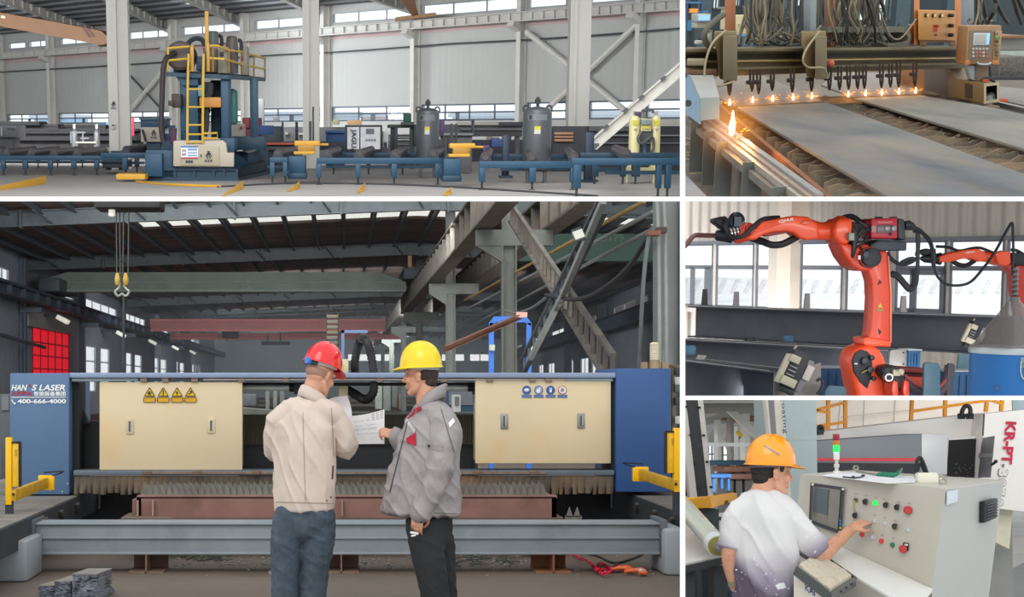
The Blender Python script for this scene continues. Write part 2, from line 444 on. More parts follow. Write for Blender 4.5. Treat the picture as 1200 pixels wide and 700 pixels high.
def hand(m,wrist,d,dorsal,side=1,curl=(.5,.55,.6,.65),k=1.0,thumb=.5,spread=.06):
    y = V(d).normalized(); z = V(dorsal); z = (z-y*z.dot(y)).normalized(); x = y.cross(z)
    R = Mx((x,y,z)).transposed(); h = Placed(m,wrist,R,k)
    h.limb([(0,-.03,0),(0,.0,0),(0,.045,.002),(0,.085,0)],[(.027,.02),(.029,.018),(.04,.015),(.039,.012)],(0,0,1))
    for i,(fx,L,r) in enumerate(((.030,.070,.0088),(.010,.078,.0092),(-.010,.072,.0088),(-.029,.057,.0078))):
        c = curl[i]; p = V((side*fx,.083,0)); a = 0; pts = [V((side*fx*.9,.05,0)),p.copy()]
        dx = side*fx*spread*10*.1
        for q,s in ((c*.8,.42),(c*1.1,.32),(c*.8,.26)):
            a += q; p = p+V((dx*s,math.cos(a)*L*s,-math.sin(a)*L*s)); pts.append(p.copy())
        h.limb(pts,[r*1.05,r*1.05,r*.98,r*.92,r*.78],(0,0,1),10,3)
    b = V((side*.03,.015,-.006)); t1 = V((side*(.052+.01*thumb),.045,-.016-.012*thumb)); t2 = V((side*(.058-.012*thumb),.074,-.026-.016*thumb)); t3 = V((side*(.052-.028*thumb),.095,-.03-.016*thumb))
    h.limb([b*.6,b,t1,t2,t3],[.014,.015,.0115,.0105,.0085],(0,0,1),10,3)
    return h
def hard_hat(par,c,R,k,mat,name='hard_hat',label=None,strap='c9c7c2',knob=None,badge=None):
    m = MB(); NT,NP = 56,15; c = V(c)
    def pt(i,j,off=0):
        th = 2*PI*i/NT; ph = PI/2*j/(NP-1)
        a,b,H = .132+off,.114+off,.15+off
        x = b*math.sin(th)*math.cos(ph)**.92; y = a*math.cos(th)*math.cos(ph)**.92; z = H*math.sin(ph)**.95
        r = 0
        if abs(x) < .022: r = .007*math.sin(ph)
        if .038 < abs(x) < .058 and z > .05: r = .0045
        return V((x,y,z+r))
    def brim(i,q):
        th = 2*PI*i/NT; p = pt(i,0); f = max(0,math.cos(th))**2.2
        o = (.010+.05*f)*q; return V((p.x*(1+o/.115*(1-.45*f)),p.y+math.cos(th)*o*(1 if f else .8),p.z-.006*q-.016*f*q))
    vs = []; fs = []
    rings = [[brim(i,q)-V((0,0,.004)) for i in range(NT)] for q in (0,.5,1)][::1]+[[brim(i,q) for i in range(NT)] for q in (1,.5)]+[[pt(i,j) for i in range(NT)] for j in range(NP)]
    inner = [[pt(i,j,-.005)-V((0,0,.002)) for i in range(NT)] for j in range(NP-1,-1,-1)]
    rings = inner+rings
    for r in rings: vs += [c+R @ (p*k) for p in r]
    n = len(rings)
    for j in range(n-1):
        for i in range(NT): fs.append((j*NT+i,j*NT+(i+1) % NT,(j+1)*NT+(i+1) % NT,(j+1)*NT+i))
    m.add(vs,fs); o = m.build(name,mat,par,smooth=50)
    if label: o['label'] = label
    m = MB(); ring = []
    for i in range(-15,16):
        th = PI+i*.13; ring.append((th,.012*abs(i)/15))
    top = [c+R @ (V((.098*math.sin(t),.118*math.cos(t),.008-z))*k) for t,z in ring]; bot = [c+R @ (V((.094*math.sin(t),.112*math.cos(t),-.028+z))*k) for t,z in ring]
    m.sheet([top,bot],R @ V((0,0,.001))); s = m.build('harness_band',M('band_'+strap,strap,.5),o)
    if knob:
        m = MB(); q = c+R @ (V((0,-.122,-.016))*k); m.cyl(q,q+R @ V((0,-.022,0)),.024,.021,14); m.build('adjusting_knob',M('knob_blue',knob,.4),o)
        m = MB(); m.limb([c+R @ (V((x,-.117+abs(x)*.3,-.014))*k) for x in (-.05,0,.05)],[(.022,.006)]*3,12,3,R @ V((0,1,0))); m.build('harness_ratchet',M('ratchet_dark','2c2c30',.5),o)
    return o
def fabric(a1=.006,f1=(7,7,4),a2=.004,f2=(16,16,10),seed=0):
    off = V((seed*3.7,seed*1.9,seed*2.3))
    def d(co,n):
        p = co+off
        x = mnoise.noise(V((p.x*f1[0],p.y*f1[1],p.z*f1[2])))
        y = 1-abs(mnoise.noise(V((p.x*f2[0]+p.z*4,p.y*f2[1],p.z*f2[2]+p.x*5))))*2
        return a1*x+a2*y*y
    return d
def bvh(o):
    me = o.data
    return BVHTree.FromPolygons([v.co.copy() for v in me.vertices],[tuple(p.vertices) for p in me.polygons])
def patch(o,quad,nu,nv,mat,name,off=.004,tree=None,parent=None):
    # a piece sewn or printed on the surface of o, cornered by four sight lines, following the surface
    t = tree or bvh(o); b = BASE[o.name] if o.name in BASE else BASE[o.parent.name]; e = P.eye-b; rows = []
    q = [V((x,y,0)) for x,y in quad]
    for j in range(nv+1):
        row = []
        for i in range(nu+1):
            u,v = i/nu,j/nv
            g = q[0]*(1-u)*(1-v)+q[1]*u*(1-v)+q[2]*u*v+q[3]*(1-u)*v
            d = P.ray(g.x,g.y).normalized(); h = t.ray_cast(e,d)
            row.append((h[0]+b-d*off) if h[0] else None)
        rows.append(row)
    m = MB(); ok = [p for r in rows for p in r if p]
    if not ok: return None
    m.v = [p or ok[0] for r in rows for p in r]
    m.f = [q for j in range(nv) for i in range(nu) for q in [(j*(nu+1)+i,j*(nu+1)+i+1,(j+1)*(nu+1)+i+1,(j+1)*(nu+1)+i)] if all(rows[k//(nu+1)][k % (nu+1)] for k in q)]
    return m.build(name,mat,parent or o,smooth=60)
def shoe(par,heel,fwd,mat,k=1):
    R = frame(fwd); m = MB(); h = Placed(m,heel,R,k)
    h.limb([(0,-.03,.04),(0,.06,.045),(0,.15,.035),(0,.21,.03)],[(.036,.04),(.04,.045),(.045,.034),(.038,.026)],(0,0,1))
    o = m.build('shoe',mat,par)
    m = MB(); h = Placed(m,heel,R,k)
    h.limb([(0,-.035,.011),(0,.06,.011),(0,.16,.011),(0,.215,.011)],[(.04,.011),(.042,.011),(.05,.011),(.042,.011)],(0,0,1)); m.build('sole',M('sole_dark','1c1a18',.8),o)
# ================================================================== BAY A: the laser cutting hall (two men)
P = Bay(450,1.5,{'T': 233,'R': 800})
steel = M('hall_steel','444b4e',.6,.1,.15,3,col2='393e3f',amt=.4)
dark_steel = M('dark_hall_steel','454c52',.6,.2,.15,3)
rail_steel = M('crane_rail_steel','3a4250',.6,.2,.12,2)
brown_steel = M('dusty_brown_steel','6a645c',.7,.1,.15,3,col2='54504b')
floorA = M('concrete_dusty','675b50',.75,0,.10,1.3,.15,30,col2='5a5149',amt=.42,scale2=.8)
f = MB(); f.box(-20,26,6.6,170,-.2,0); struct('floor',f,floorA)
LW = lambda Y,z: V((-12-.015*(Y-54),Y,z))
LY = lambda px: -11.19/((px-400)/1800+.015)
LZ = lambda px,py: 1.5+(450-py)*LY(px)/1800
wins = []
for a,b,t in ((100,111.5,405.5),(117.5,127.5,408),(146,154,413),(157.5,165.5,415.5),(179,185,419),(188,194.5,421),(204,208.5,423),(210.5,215.5,425),(225,229,427),(230.5,234,428)):
    wins.append((LY(a),LY(b),1.1,LZ((a+b)/2,t)))
strips = []
for a,b in ((-6,9.5),(53,86),(97,136),(145,169.5),(182,196),(208,217),(222,233)):
    strips.append((LY(a),LY(b),5.06,5.64))
door = (LY(37.5),LY(80),0,LZ(58,388.5))
wallmatA = M('grey_cladding','8b9098',.6,.1,.07,1.5,ribs=('Y',1.6,.6),col2='747a82',amt=.4,scale2=.4)
struct('wall_left',holes(LW,(48,170),(0,6.4),wins+strips+[door],(-.06,0,0)),wallmatA)
alu = M('pale_aluminium','b8bcc0',.5,.3,.05)
for i,w in enumerate(wins): window(LW,*w,1,3,alu,.06,(1,0,0))
for i,w in enumerate(strips):
    o = window(LW,*w,max(2,int((w[1]-w[0])/2.5)),1,alu,.05,(1,0,0))
    if i == 1:
        l = MB()
        for k in range(4): l.prism([LW(w[0],5.1+.13*k),LW(w[1],5.1+.13*k),LW(w[1],5.16+.13*k),LW(w[0],5.16+.13*k)],(.06,0,.02))
        l.build('louvre_blade',alu,o)
d = MB(); y0,y1,_,zt = door
d.prism([LW(y0,0),LW(y1,0),LW(y1,zt),LW(y0,zt)],(-.08,0,0))
dr = struct('door_1',d,M('red_door_curtain','ff0a2a',.5,0,.06,.8,emit=.55))  # emission stands in for daylight shining through the curtain
g = MB()
for k in range(1,7): z = zt*k/7; g.prism([LW(y0,z-.025),LW(y1,z-.025),LW(y1,z+.025),LW(y0,z+.025)],(.05,0,0))
for k in range(0,6): y = y0+(y1-y0)*k/5; g.prism([LW(y-.05,0),LW(y+.05,0),LW(y+.05,zt),LW(y-.05,zt)],(.04,0,0))
g.build('door_rib',M('dark_red_rib','8a1428',.6),dr)
g = MB(); g.prism([LW(y0-2.2,zt),LW(y1+.8,zt),LW(y1+.8,zt+.85),LW(y0-2.2,zt+.85)],(.3,0,0)); g.build('door_header',M('header_grey','8d8c88',.7),dr)
# left columns, crane rail and brackets
for i,(a,b) in enumerate(((15,27),(87.5,97),(136.8,145),(172,179),(199,205),(217,222))):
    y = LY((a+b)/2); m = MB(); w = (b-a)/1800*y
    p = LW(y,0); m.ibeam(p+V((.16,0,0)),p+V((.16,0,6.2)),.3,w,.05,.04,up=(1,0,0)); m.box(p.x+.1,p.x+.9,y-w*.55,y+w*.55,4.15,4.36)
    struct('wall_left_column',m,M('blue_grey_column','5a6472',.6,.1,.1,2))
rp = lambda y,z: LW(y,z)+V((.95,0,0))
m = MB(); m.ibeam(rp(46,4.6),rp(168,4.6),.44,.45,.06,.06)
for k in range(50): y = 48+k*2.4; p = rp(y,4.6); m.box(p.x-.02,p.x+.2,y-.02,y+.02,4.42,4.78)
m.bar(rp(46,4.86),rp(168,4.86),.1)
struct('crane_runway_beam',m,rail_steel)
for i,y in enumerate((61,79,94,109,124)):
    t = thing('wall_bracket_lamp','white lamp bracketed under the left crane rail, %s from the near end' % ('first','second','third','fourth','fifth')[i],'lamp',rp(y,4.1),'lamps under the left crane rail')
    m = MB(); p = rp(y,4.1); m.obox(p+V((.1,0,-.05)),(.5,.5,.18),Mx.Rotation(.5,3,'Y')); m.build('lamp_head',M('lamp_white','f2f0e4',.4,emit=.5),t,bevel=.03)
    m = MB(); m.bar(p+V((-.9,0,.15)),p+V((.1,0,.1)),.12); m.build('bracket',rail_steel,t)
m = MB(); m.tube([LW(47,4.1)+V((1.3,0,-1.05)),LW(60,4.1)+V((.5,0,-1.18))],.07); struct('cable_tray_pole',m,dark_steel)
# roof
RX,RZ = 2.5,6.94
rz = lambda x: RZ-.041*abs(x-RX)
pur = [-6.55+.945*k for k in range(-6,25)]
sky = [(a+.07,b-.07,46.3,50.4) for a,b in zip(pur,pur[1:]) if -7 < a < 5.6 or 5.7 < a < 11]
roofmat = M('rusty_roof_sheet','7d6a62',.8,0,.22,2.2,stretch=(.12,2.2,1),col2='5d504c',amt=.5,scale2=.5)
RF = lambda x,y: V((x,y,rz(x)))
struct('ceiling',holes(RF,[-13.2,RX]+pur+[19],(38,170),sky,(0,0,.08)),roofmat)
ceil = bpy.data.objects['ceiling']
for x in pur:
    if abs(x-RX) < .2: continue
    m = MB(); m.channel((x,38,rz(x)-.13),(x,169,rz(x)-.13),.2,.07,.02); m.build('purlin',dark_steel,ceil)
for a,b,c,d in sky:
    m = MB(); z = rz((a+b)/2)+.05; m.add([(a,c,rz(a)+.04),(b,c,rz(b)+.04),(b,d,rz(b)+.04),(a,d,rz(a)+.04)],[(0,1,2,3)])
    m.build('skylight_pane',glassM('skylight_sheet',(1,.98,.9),.05),ceil)
def roof_beam(Y,h=.45,dz=.1,x1=9.5,mat=steel):
    m = MB()
    for a,b in ((-12.2,RX),(RX,x1)):
        m.ibeam((a,Y,rz(a)-dz-h/2),(b,Y,rz(b)-dz-h/2),h,.25,.04,.02)
    for k in range(-12,9,3): m.box(k-.03,k+.03,Y-.16,Y+.12,rz(k)-dz-h-.04,rz(k)-dz+.02)
    o = struct('roof_beam',m,mat)
    q = MB()
    for k in range(7):
        x = -11+2.6*k; q.tube([(x,Y-1.4,rz(x)-.25),(x+.3,Y-.12,rz(x)-dz-h+.05)],.03,6)
    q.build('fly_brace',steel,o)
for Y in (43.2,58.3,86,103,120,137): roof_beam(Y)
# green overhead crane girder, hoist hook
t = thing('overhead_crane','grey-green overhead travelling crane girder spanning the hall under the roof','crane',P.at(260,343,60))
m = MB(); gx0,gx1 = P.at(45,335,60).x,P.at(475,335,60).x
zt,zb = P.at(300,320,60).z,P.at(300,342.5,60).z
m.prism([(gx0,59.6,zt-.35),(gx0,59.6,zb+.12),(gx0+.3,59.6,zb),(gx1,59.6,zb),(gx1,59.6,zb+.4),(gx1-1.1,59.6,zt),(gx0+1.2,59.6,zt)],(0,.8,0))
m.build('girder',M('green_grey_girder','6f7a72',.6,.1,.12,1.2,col2='5b6a60',amt=.4),t)
m = MB(); m.box(gx0+.3,gx1,59.5,59.62,zb-.02,zb+.08); m.box(gx0+.2,gx1,59.5,59.6,zb+.34,zb+.38)
m.build('flange',M('green_flange','7f897f',.6),t)
m = MB(); p = rp(60,5.1); m.box(p.x-.3,p.x+.5,58,62,5.0,5.5); m.build('end_truck',dark_steel,t,bevel=.04); m = MB(); m.box(gx1-.15,gx1+.45,58,62,5.46,5.9); m.build('end_truck',dark_steel,t,bevel=.04)
m = MB(); m.box(gx1+.05,gx1+.2,58.8,59.1,5.9,6.5); m.build('rail_buffer',M('buffer_tan','a07850',.6),t)
hz = lambda px,py,Y=36: P.at(px,py,Y)
t = thing('crane_hook_block','double yellow hook block hanging on steel ropes from the roof crane','hook',hz(143,345))
m = MB()
for px in (136,140,145,151): m.tube([hz(px,234),hz(px+(1 if px < 143 else -1),322)],.016,6)
m.build('rope',M('rope_grey','4a4a48',.5,.4),t)
m = MB()
for px in (137.7,147.3):
    c = hz(px,328); m.limb([c+V((0,0,.12)),c,c-V((0,0,.1))],[(.045,.1),(.07,.12),(.05,.09)],12,3)
m.build('hook_sheave',M('hook_yellow','b99a4c',.5,.1),t)
m = MB()
for px,s in ((140,-1),(146,1)):
    c = hz(px,339); m.tube([c+V((0,0,.15)),c+V((s*.012,0,.03)),c+V((s*.1,0,-.06)),c+V((s*.036,0,-.16)),c+V((-s*.07,0,-.1))],.033,8,4)
m.build('hook',M('hook_steel','8d9088',.4,.6),t)
m = MB(); m.tube([hz(145,345),hz(145,432)],.03,6); m.build('pendant_cable',M('cable_black','2a2c2e',.7),t)
m = MB(); a = hz(131,249); m.rev([(.03,0),(.075,.2),(.08,.9),(.03,1)],a+V((0,0,.11)),a-V((0,0,.1)),12); 
m.build('hoist_lamp',M('lamp_white','f2f0e4',.4),t)
m = MB(); m.box(hz(113,240).x,hz(190,240).x,35.6,36.6,hz(150,246).z,6.55); m.build('hoist_trolley',M('trolley_black','2b2b2b',.7),t,bevel=.05)
# red crane girders further back
def red_girder(y0,y1,Y,label,px0,px1):
    t = thing('overhead_crane',label,'crane',P.at(300,y1,Y))
    m = MB(); a,b = P.at(px0,y0,Y),P.at(px1,y1,Y); m.box(a.x,b.x,Y,Y+.7,b.z,a.z)
    m.build('girder',M('crane_red','b8645e',.6,0,.12,1),t)
    m = MB(); m.box(a.x,b.x,Y-.1,Y,b.z-.03,b.z+.1); m.box(a.x,b.x,Y-.1,Y,a.z-.08,a.z+.02); m.build('flange',M('crane_red_lip','d27466',.6),t)
    return t
t = red_girder(374.5,388,92,'upper dull red crane girder far back in the hall',176,452)
t = red_girder(391,397.5,99,'lower thin red crane girder far back in the hall',200,470)
m = MB(); c = P.at(270,390,98); m.box(c.x-.5,c.x+.5,97.6,98.6,c.z-.35,c.z+.2); m.build('hoist',M('trolley_black','2b2b2b',.7),t,bevel=.06)
m = MB(); c = P.at(323,402,98); m.box(c.x-.9,c.x+.9,97.6,98.6,c.z-.12,c.z+.08); m.tube([c+V((-.5,0,0)),c+V((-.5,0,.5))],.05); m.tube([c+V((.3,0,0)),c+V((.3,0,.6))],.05); m.build('hoist_trolley',dark_steel,t,bevel=.04)
# back wall
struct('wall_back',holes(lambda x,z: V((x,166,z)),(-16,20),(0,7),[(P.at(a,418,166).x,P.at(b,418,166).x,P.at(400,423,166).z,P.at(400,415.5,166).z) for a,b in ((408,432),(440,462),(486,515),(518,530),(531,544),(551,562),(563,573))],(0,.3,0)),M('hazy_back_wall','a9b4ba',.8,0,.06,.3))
# middle row of columns with the two runway beams
XR = 3.38
colY = (16,31.2,47.9,66.9,84,104,126)
for i,y in enumerate(colY):
    w = .42 if i else .3
    m = MB(); m.ibeam((XR+.02,y,0),(XR+.02,y,6.9),.3 if i else .26,.25,.03,.025,up=(1,0,0))
    if i: m.box(XR-.65,XR+.9,y-.12,y+.12,4.3,4.62); m.prism([(XR-.65,y-.1,4.3),(XR-.1,y-.1,4.3),(XR-.1,y-.1,3.95)],(0,.2,0))
    struct('middle_column',m,M('grey_column','626660',.6,.15,.15,2,col2='52554f',amt=.4) if i else M('pale_grey_column','7b7f7d',.6,.1,.1,2))
for X,lab in ((XR-.5,0),(XR+.95,1)):
    m = MB(); m.ibeam((X,22,5.03),(X,165,5.03),.76,.4,.05,.05)
    k = 23.0
    while k < 150: m.box(X-.19,X+.19,k-.02,k+.02,4.7,5.38); k += 1.5
    m.bar((X,22,5.46),(X,165,5.46),.1)
    struct('crane_runway_beam',m,brown_steel)
# lattice cross braces between the first columns
def lattice(a,b,w,mat,label,rung=.55):
    t = thing('lattice_brace',label,'brace',b if b.z < a.z else a)
    d = (b-a).normalized(); s = V((0,1,0)); s = (s-d*s.dot(d)).normalized()
    n = d.cross(V((1,0,0))).normalized()
    for k in (-1,1):
        m = MB(); m.bar(a+n*k*w/2,b+n*k*w/2,.07,.05); m.build('chord',mat,t)
    L = (b-a).length; i = .3
    while i < L:
        m = MB(); m.bar(a+d*i-n*w/2,a+d*i+n*w/2,.05,.05,up=(1,0,0)); m.build('batten',mat,t); i += rung
    return t
lattice(P.at(598,248,30.5),P.at(718,436,17.4),.38,brown_steel,'brown lattice brace falling from the tall column towards the right blue cabinet')
lattice(P.at(708,237,18.6),P.at(612,432,25.5),.26,dark_steel,'darker lattice brace crossing behind, leaning up to the right under the roof')
m = MB(); m.bar(P.at(707,236,18),P.at(660,345,21),.07); m.bar(P.at(660,345,21),P.at(622,420,24),.07)
tag(m.build('diagonal_strut',M('pale_strut','8a908e',.6)),'thin pale diagonal strut beside the floodlight','strut')
# floodlight
c = P.at(678,276,18.4)
t = thing('floodlight','square white floodlight clamped to the diagonal braces under the roof','floodlight',c)
R = Mx.Rotation(-.35,3,'Y') @ Mx.Rotation(-.3,3,'X')
m = MB(); m.obox(c,(.14,.05,.13),R); m.build('housing',M('lamp_housing','6a6e70',.5),t,bevel=.012)
m = MB(); m.obox(c+R @ V((0,-.03,0)),(.118,.012,.105),R); m.build('lens',M('lamp_lens','d8d8cc',.3),t)
m = MB()
for k in range(5): m.obox(c+R @ V((-.05+.025*k,0,.075)),(.008,.05,.03),R)
m.build('cooling_fin',M('lamp_housing','6a6e70',.5),t)
m = MB(); m.tube([c+V((.04,.0,-.06)),c+V((.12,0,-.04)),c+V((.14,0,.06))],.01); m.build('bracket',dark_steel,t)
# conductor rails, hanging cables
for q,(a,b,col) in enumerate((((755,236,17),(545,352,46),'a07f3c'),((766,248,17),(548,362,46),'7f8685'),((766,268,17),(560,378,46),'6c7372'))):
    m = MB(); m.tube([P.at(*a),P.at(*b)],.025,6)
    tag(m.build('conductor_rail',M('conductor_%d' % q,col,.5)),('upper yellowish','middle grey','lower grey')[q]+' conductor rail running diagonally under the right runway','rail','conductor rails right of the hall')
m = MB(); m.tube([P.at(762,274,15.8),P.at(735,315,17),P.at(700,343,18.5),P.at(675,351,20),P.at(655,349,21.5),P.at(640,346,22)],.028,8,5)
tag(m.build('hanging_cable',M('cable_black','2a2c2e',.7)),'thick black cable drooping from the right column clamp to the braces','cable')
m = MB(); m.tube([P.at(643,346,22.5),P.at(625,360,25),P.at(605,367,28),P.at(592,364,30.5)],.022,8,5)
tag(m.build('hanging_cable',M('cable_grey','6a6f70',.7)),'thin grey cable drooping between the brace crossing and the tall column','cable')
m = MB(); m.tube([P.at(761,272,15.7),P.at(754,330,15.8),P.at(749,432,16.2)],.022,8,3)
tag(m.build('hanging_cable',M('cable_grey','6a6f70',.7)),'grey cable dropping straight beside the right column behind the blue cabinet','cable')
t = thing('cable_clamp','rusty clamp box holding the cables on the right column','clamp',P.at(768,276,15.7))
m = MB(); m.pbox(759,270,775,276,15.6,.15); m.build('clamp_plate',M('rust_brown','7a5040',.8),t,bevel=.01)
m = MB(); m.pbox(770,266,782,273,15.62,.12); m.build('clamp_body',M('clamp_dark','4a3c38',.8),t,bevel=.01)
for a,b,lab in ((780,786,'pale conduit nearest the edge on the right column'),(772,777,'grey conduit on the middle of the right column')):
    m = MB(); m.tube([P.at(a-2,236,15.75),P.at(a,285,15.75),P.at(a+1,432,15.75)],.02,8,3)
    tag(m.build('conduit',M('conduit_grey','8b908f',.5)),lab,'conduit')
# second bay: dark green crane with number, right wall
t = thing('overhead_crane','dark green crane girder with faint numerals behind the right braces','crane',P.at(690,308,50))
m = MB(); a,b = P.at(600,274,50),P.at(792,306,50); m.box(a.x,b.x,50,50.8,b.z,a.z)
gd = m.build('girder',M('dark_green','2c4a40',.6,0,.12,1),t)
text('5179',M('faint_grey_text','5c6e66',.7),gd,P.at(706,283,49.97),(1,0,0),(0,0,1),(731-706)/1800*50,8/1800*50)
RW = lambda Y,z: V((14.6+.0507*(Y-76),Y,z))
def RYs(px): k = (px-400)/1800; return (14.6-.0507*76)/(k-.0507)
rwins = [(RYs(b),RYs(a),1.2,3.2) for a,b in ((681,690),(694,704),(668,672),(643,650),(632,637))]
rstr = [(RYs(b),RYs(a),5.0,5.7) for a,b in ((720,745),(690,707),(647,665),(622,634),(602,612),(752,760))]
struct('wall_right',holes(RW,(40,166),(0,6.4),rwins+rstr,(.06,0,0)),wallmatA)
for w in rwins+rstr: window(RW,*w,2,1,alu,.06,(-1,0,0))
m = MB(); m.ibeam(RW(42,4.6)-V((1,0,0)),RW(166,4.6)-V((1,0,0)),.7,.4,.06,.05); struct('crane_runway_beam',m,M('blue_steel','3d4a5c',.6))
for px in (672,713):
    y = RYs(px); p = RW(y,0); m = MB(); m.ibeam(p-V((.4,0,0)),p+V((-.4,0,6)),.5,.5,.06,.05,up=(1,0,0)); struct('wall_right_column',m,M('blue_grey_column','5a6472',.6))
# far machinery on the hall floor
for nm,lab,cat,box,Y,D,col in (
    ('storage_rack','dark storage rack far left behind the machine','rack',(0,462,12,500),24,.6,'50555a'),
    ('machine_cabinet','dark blue machine cabinet behind the right cream cover','cabinet',(524,456,556,494),21,.6,'26435f'),
    ('machine_cabinet','pale slim cabinet standing in front of the dark blue one','cabinet',(531,463,540,487),20,.3,'b8bcb4')):
    t = thing(nm,lab,cat,P.at((box[0]+box[2])/2,box[3],Y))
    m = MB(); a = P.at(box[0],box[1],Y); m.box(a.x,P.at(box[2],box[1],Y).x,Y,Y+D,0,a.z); m.build('body',M('far_'+col,col,.6),t,bevel=.01)
    m = MB(); m.pbox(box[0]+2,box[1]+2,box[2]-2,(box[1]+box[3])/2,Y-.02,.02); m.build('panel',M('far_panel_'+col,'6a7078',.5),t)
# blue portal frames and red-brown jib in the background
t = thing('portal_frame','bright blue gantry portal frame standing behind the middle column','frame',P.at(598,434,27))
b = M('portal_blue','2f6cc0',.5,0,.08)
for x0,x1 in ((573,579),(617,623)):
    m = MB(); b0 = P.at((x0+x1)/2,378,27); m.box(P.at(x0,0,27).x,P.at(x1,0,27).x,27,27.1,0,b0.z); m.build('leg',b,t,bevel=.01)
m = MB(); q = [P.at(x,y,27) for x,y in ((573,379),(579,371),(617,371),(623,379),(623,383),(615,378),(581,378),(573,384))]; m.prism(q,(0,.1,0)); m.build('crossbeam',b,t)
for x in (574,621): m = MB(); m.pbox(x-.5,404,x+6,411,26.95,.05); m.build('warning_plate',M('plate_pale','b0b6a8',.6),t)
t = thing('jib_boom','rust brown jib boom sloping up to a small red-lettered sign','boom',P.at(528,405,25))
m = MB(); m.channel(P.at(520,409,24),P.at(608,371,25.5),.09,.07,.012); m.build('boom_channel',M('rust_boom','6e4a3c',.7),t)
m = MB(); m.pbox(605,366,618,372,25.4,.03); m.build('sign_plate',M('sign_red_white','d8a090',.6,0,.2,60),t)
# thin welding haze hanging in the depth of the hall
hz_ = bpy.data.materials.new('hall_haze'); hz_.use_nodes = True; N = hz_.node_tree.nodes; N.remove(N['Principled BSDF']); v = N.new('ShaderNodeVolumeScatter'); v.inputs['Color'].default_value = (.88,.94,1,1); v.inputs['Density'].default_value = .0042; v.inputs['Anisotropy'].default_value = .3
hz_.node_tree.links.new(v.outputs[0],N['Material Output'].inputs['Volume'])
A_,B_ = [P.at(x,237,47) for x in (-12,796)],[P.at(x,237,164) for x in (-12,796)]
m = MB(); z_ = .03; m.add([A_[0],A_[1],V((A_[1].x,47,z_)),V((A_[0].x,47,z_)),B_[0],B_[1],V((B_[1].x,164,z_)),V((B_[0].x,164,z_))],[(0,1,2,3),(7,6,5,4),(0,4,5,1),(1,5,6,2),(2,6,7,3),(3,7,4,0)])
tag(m.build('haze',hz_,kind='stuff',clip=False),'thin bluish haze hanging in the depth of the cutting hall','haze')
# ================================================================== BAY A: the gantry cutting machine
YM = 14.4
blue = M('machine_blue','58769a',.5,.1,.06,1.5,bump=.03,bscale=6)
blue2 = M('machine_blue_right','32578f',.5,.1,.07,1.5)
cream = M('cream_panel','e3cfa9',.5,0,.05,.8,col2='e6c692',amt=.4,scale2=1.2)
black = M('machine_black','181b20',.6,0,.2,3)
rail = M('machine_rail_grey','6d7886',.45,.2,.08,4)
rust = M('rust_red_steel','8c665c',.75,0,.15,3,col2='74524a',amt=.4,bump=.1,bscale=30)
galv = M('grey_painted_beam','8b9499',.5,.1,.08,3,col2='7b8387',amt=.4)
wt = M('paint_white','f4f4f2',.6,0,.02)
t = gantry = thing('laser_cutting_gantry','wide gantry cutting machine with two cream covers between two blue end cabinets','machine',P.at(400,581,YM))
GB = BASE[t.name]
m = MB(); m.pbox(11.5,437.5,81,580,YM-.12,1.2); cl = m.build('end_cabinet',blue,t,bevel=.012,label='blue left cabinet with white company lettering')
m = MB(); m.pbox(722,432,786,577,YM-.12,1.2); cr = m.build('end_cabinet',blue2,t,bevel=.012,label='plain blue right cabinet')
q = YM-.125; k = q/1800
def lab(s,x,y,w,h,mat,par=cl,Y=q,**kw): return text(s,mat,par,P.at(x,y,Y),(1,0,0),(0,0,1),w*Y/1800,h*Y/1800,**kw)
lab('HAN',13.2,458,19,7,wt,bold=.03,shear=.25,ext=.003); lab('S LASER',37,458,39.5,7,wt,bold=.03,shear=.25,ext=.003)
lab("'",33.8,454,2,3.5,M('paint_red','b8202c',.6),bold=.03)
lab('大族激光',13.2,464.3,24,5.6,M('paint_red','b8202c',.6),bold=.02); lab('智能装备集团',39.5,464.3,37.5,5.6,wt,bold=.02)
m = MB(); m.pbox(13,465.4,77,466.2,q-.003,.003); m.build('underline',wt,cl)
lab('400-666-4000',20.8,473,56.5,5.2,wt,bold=.03)
m = MB(); m.tube([P.at(14,468.6,q-.004),P.at(14.6,471,q-.004),P.at(16.5,473,q-.004),P.at(18.4,473.4,q-.004)],[.012,.006,.006,.012],6); m.build('telephone_symbol',wt,cl)
m = MB()
for x,y in ((60.5,567),(79.5,567),(59.5,575),(73,576.5)): c = P.at(x,y,q); m.cyl(c,c-V((0,.008,0)),.008,seg=8)
m.build('rivets',M('bright_zinc','c8ccd0',.3,.8),cl)
# top beam with its linear guide
m = MB(); m.pbox(81,437,722,443,YM-.1,.5); m.build('top_beam',M('top_beam_blue','8d9cb8',.45,.15,.06,3),t,bevel=.006)
m = MB(); m.pbox(84,443,722,447.5,YM-.04,.12); m.build('guide_recess',M('guide_dark','5b646c',.5,.2),t)
for q_ in ((84,443.8,162,446.8),(662,443.5,718,446.8)): m = MB(); m.pbox(*q_,YM-.06,.03); m.build('guide_cover',M('pale_guide','9fb0b4',.5,.2),t)
m = MB(); m.pbox(238,444.2,700,446,YM-.055,.03); m.build('guide_rail',M('guide_steel','b0a49c',.35,.6),t)
for x in (168,193.5 ,228,283,335,445,520,574,624,643):
    m = MB(); m.pbox(x-4,442.8,x+4,448,YM-.075,.06); m.build('guide_carriage',M('carriage_tan','9a8a78',.5,.4),t,bevel=.006)
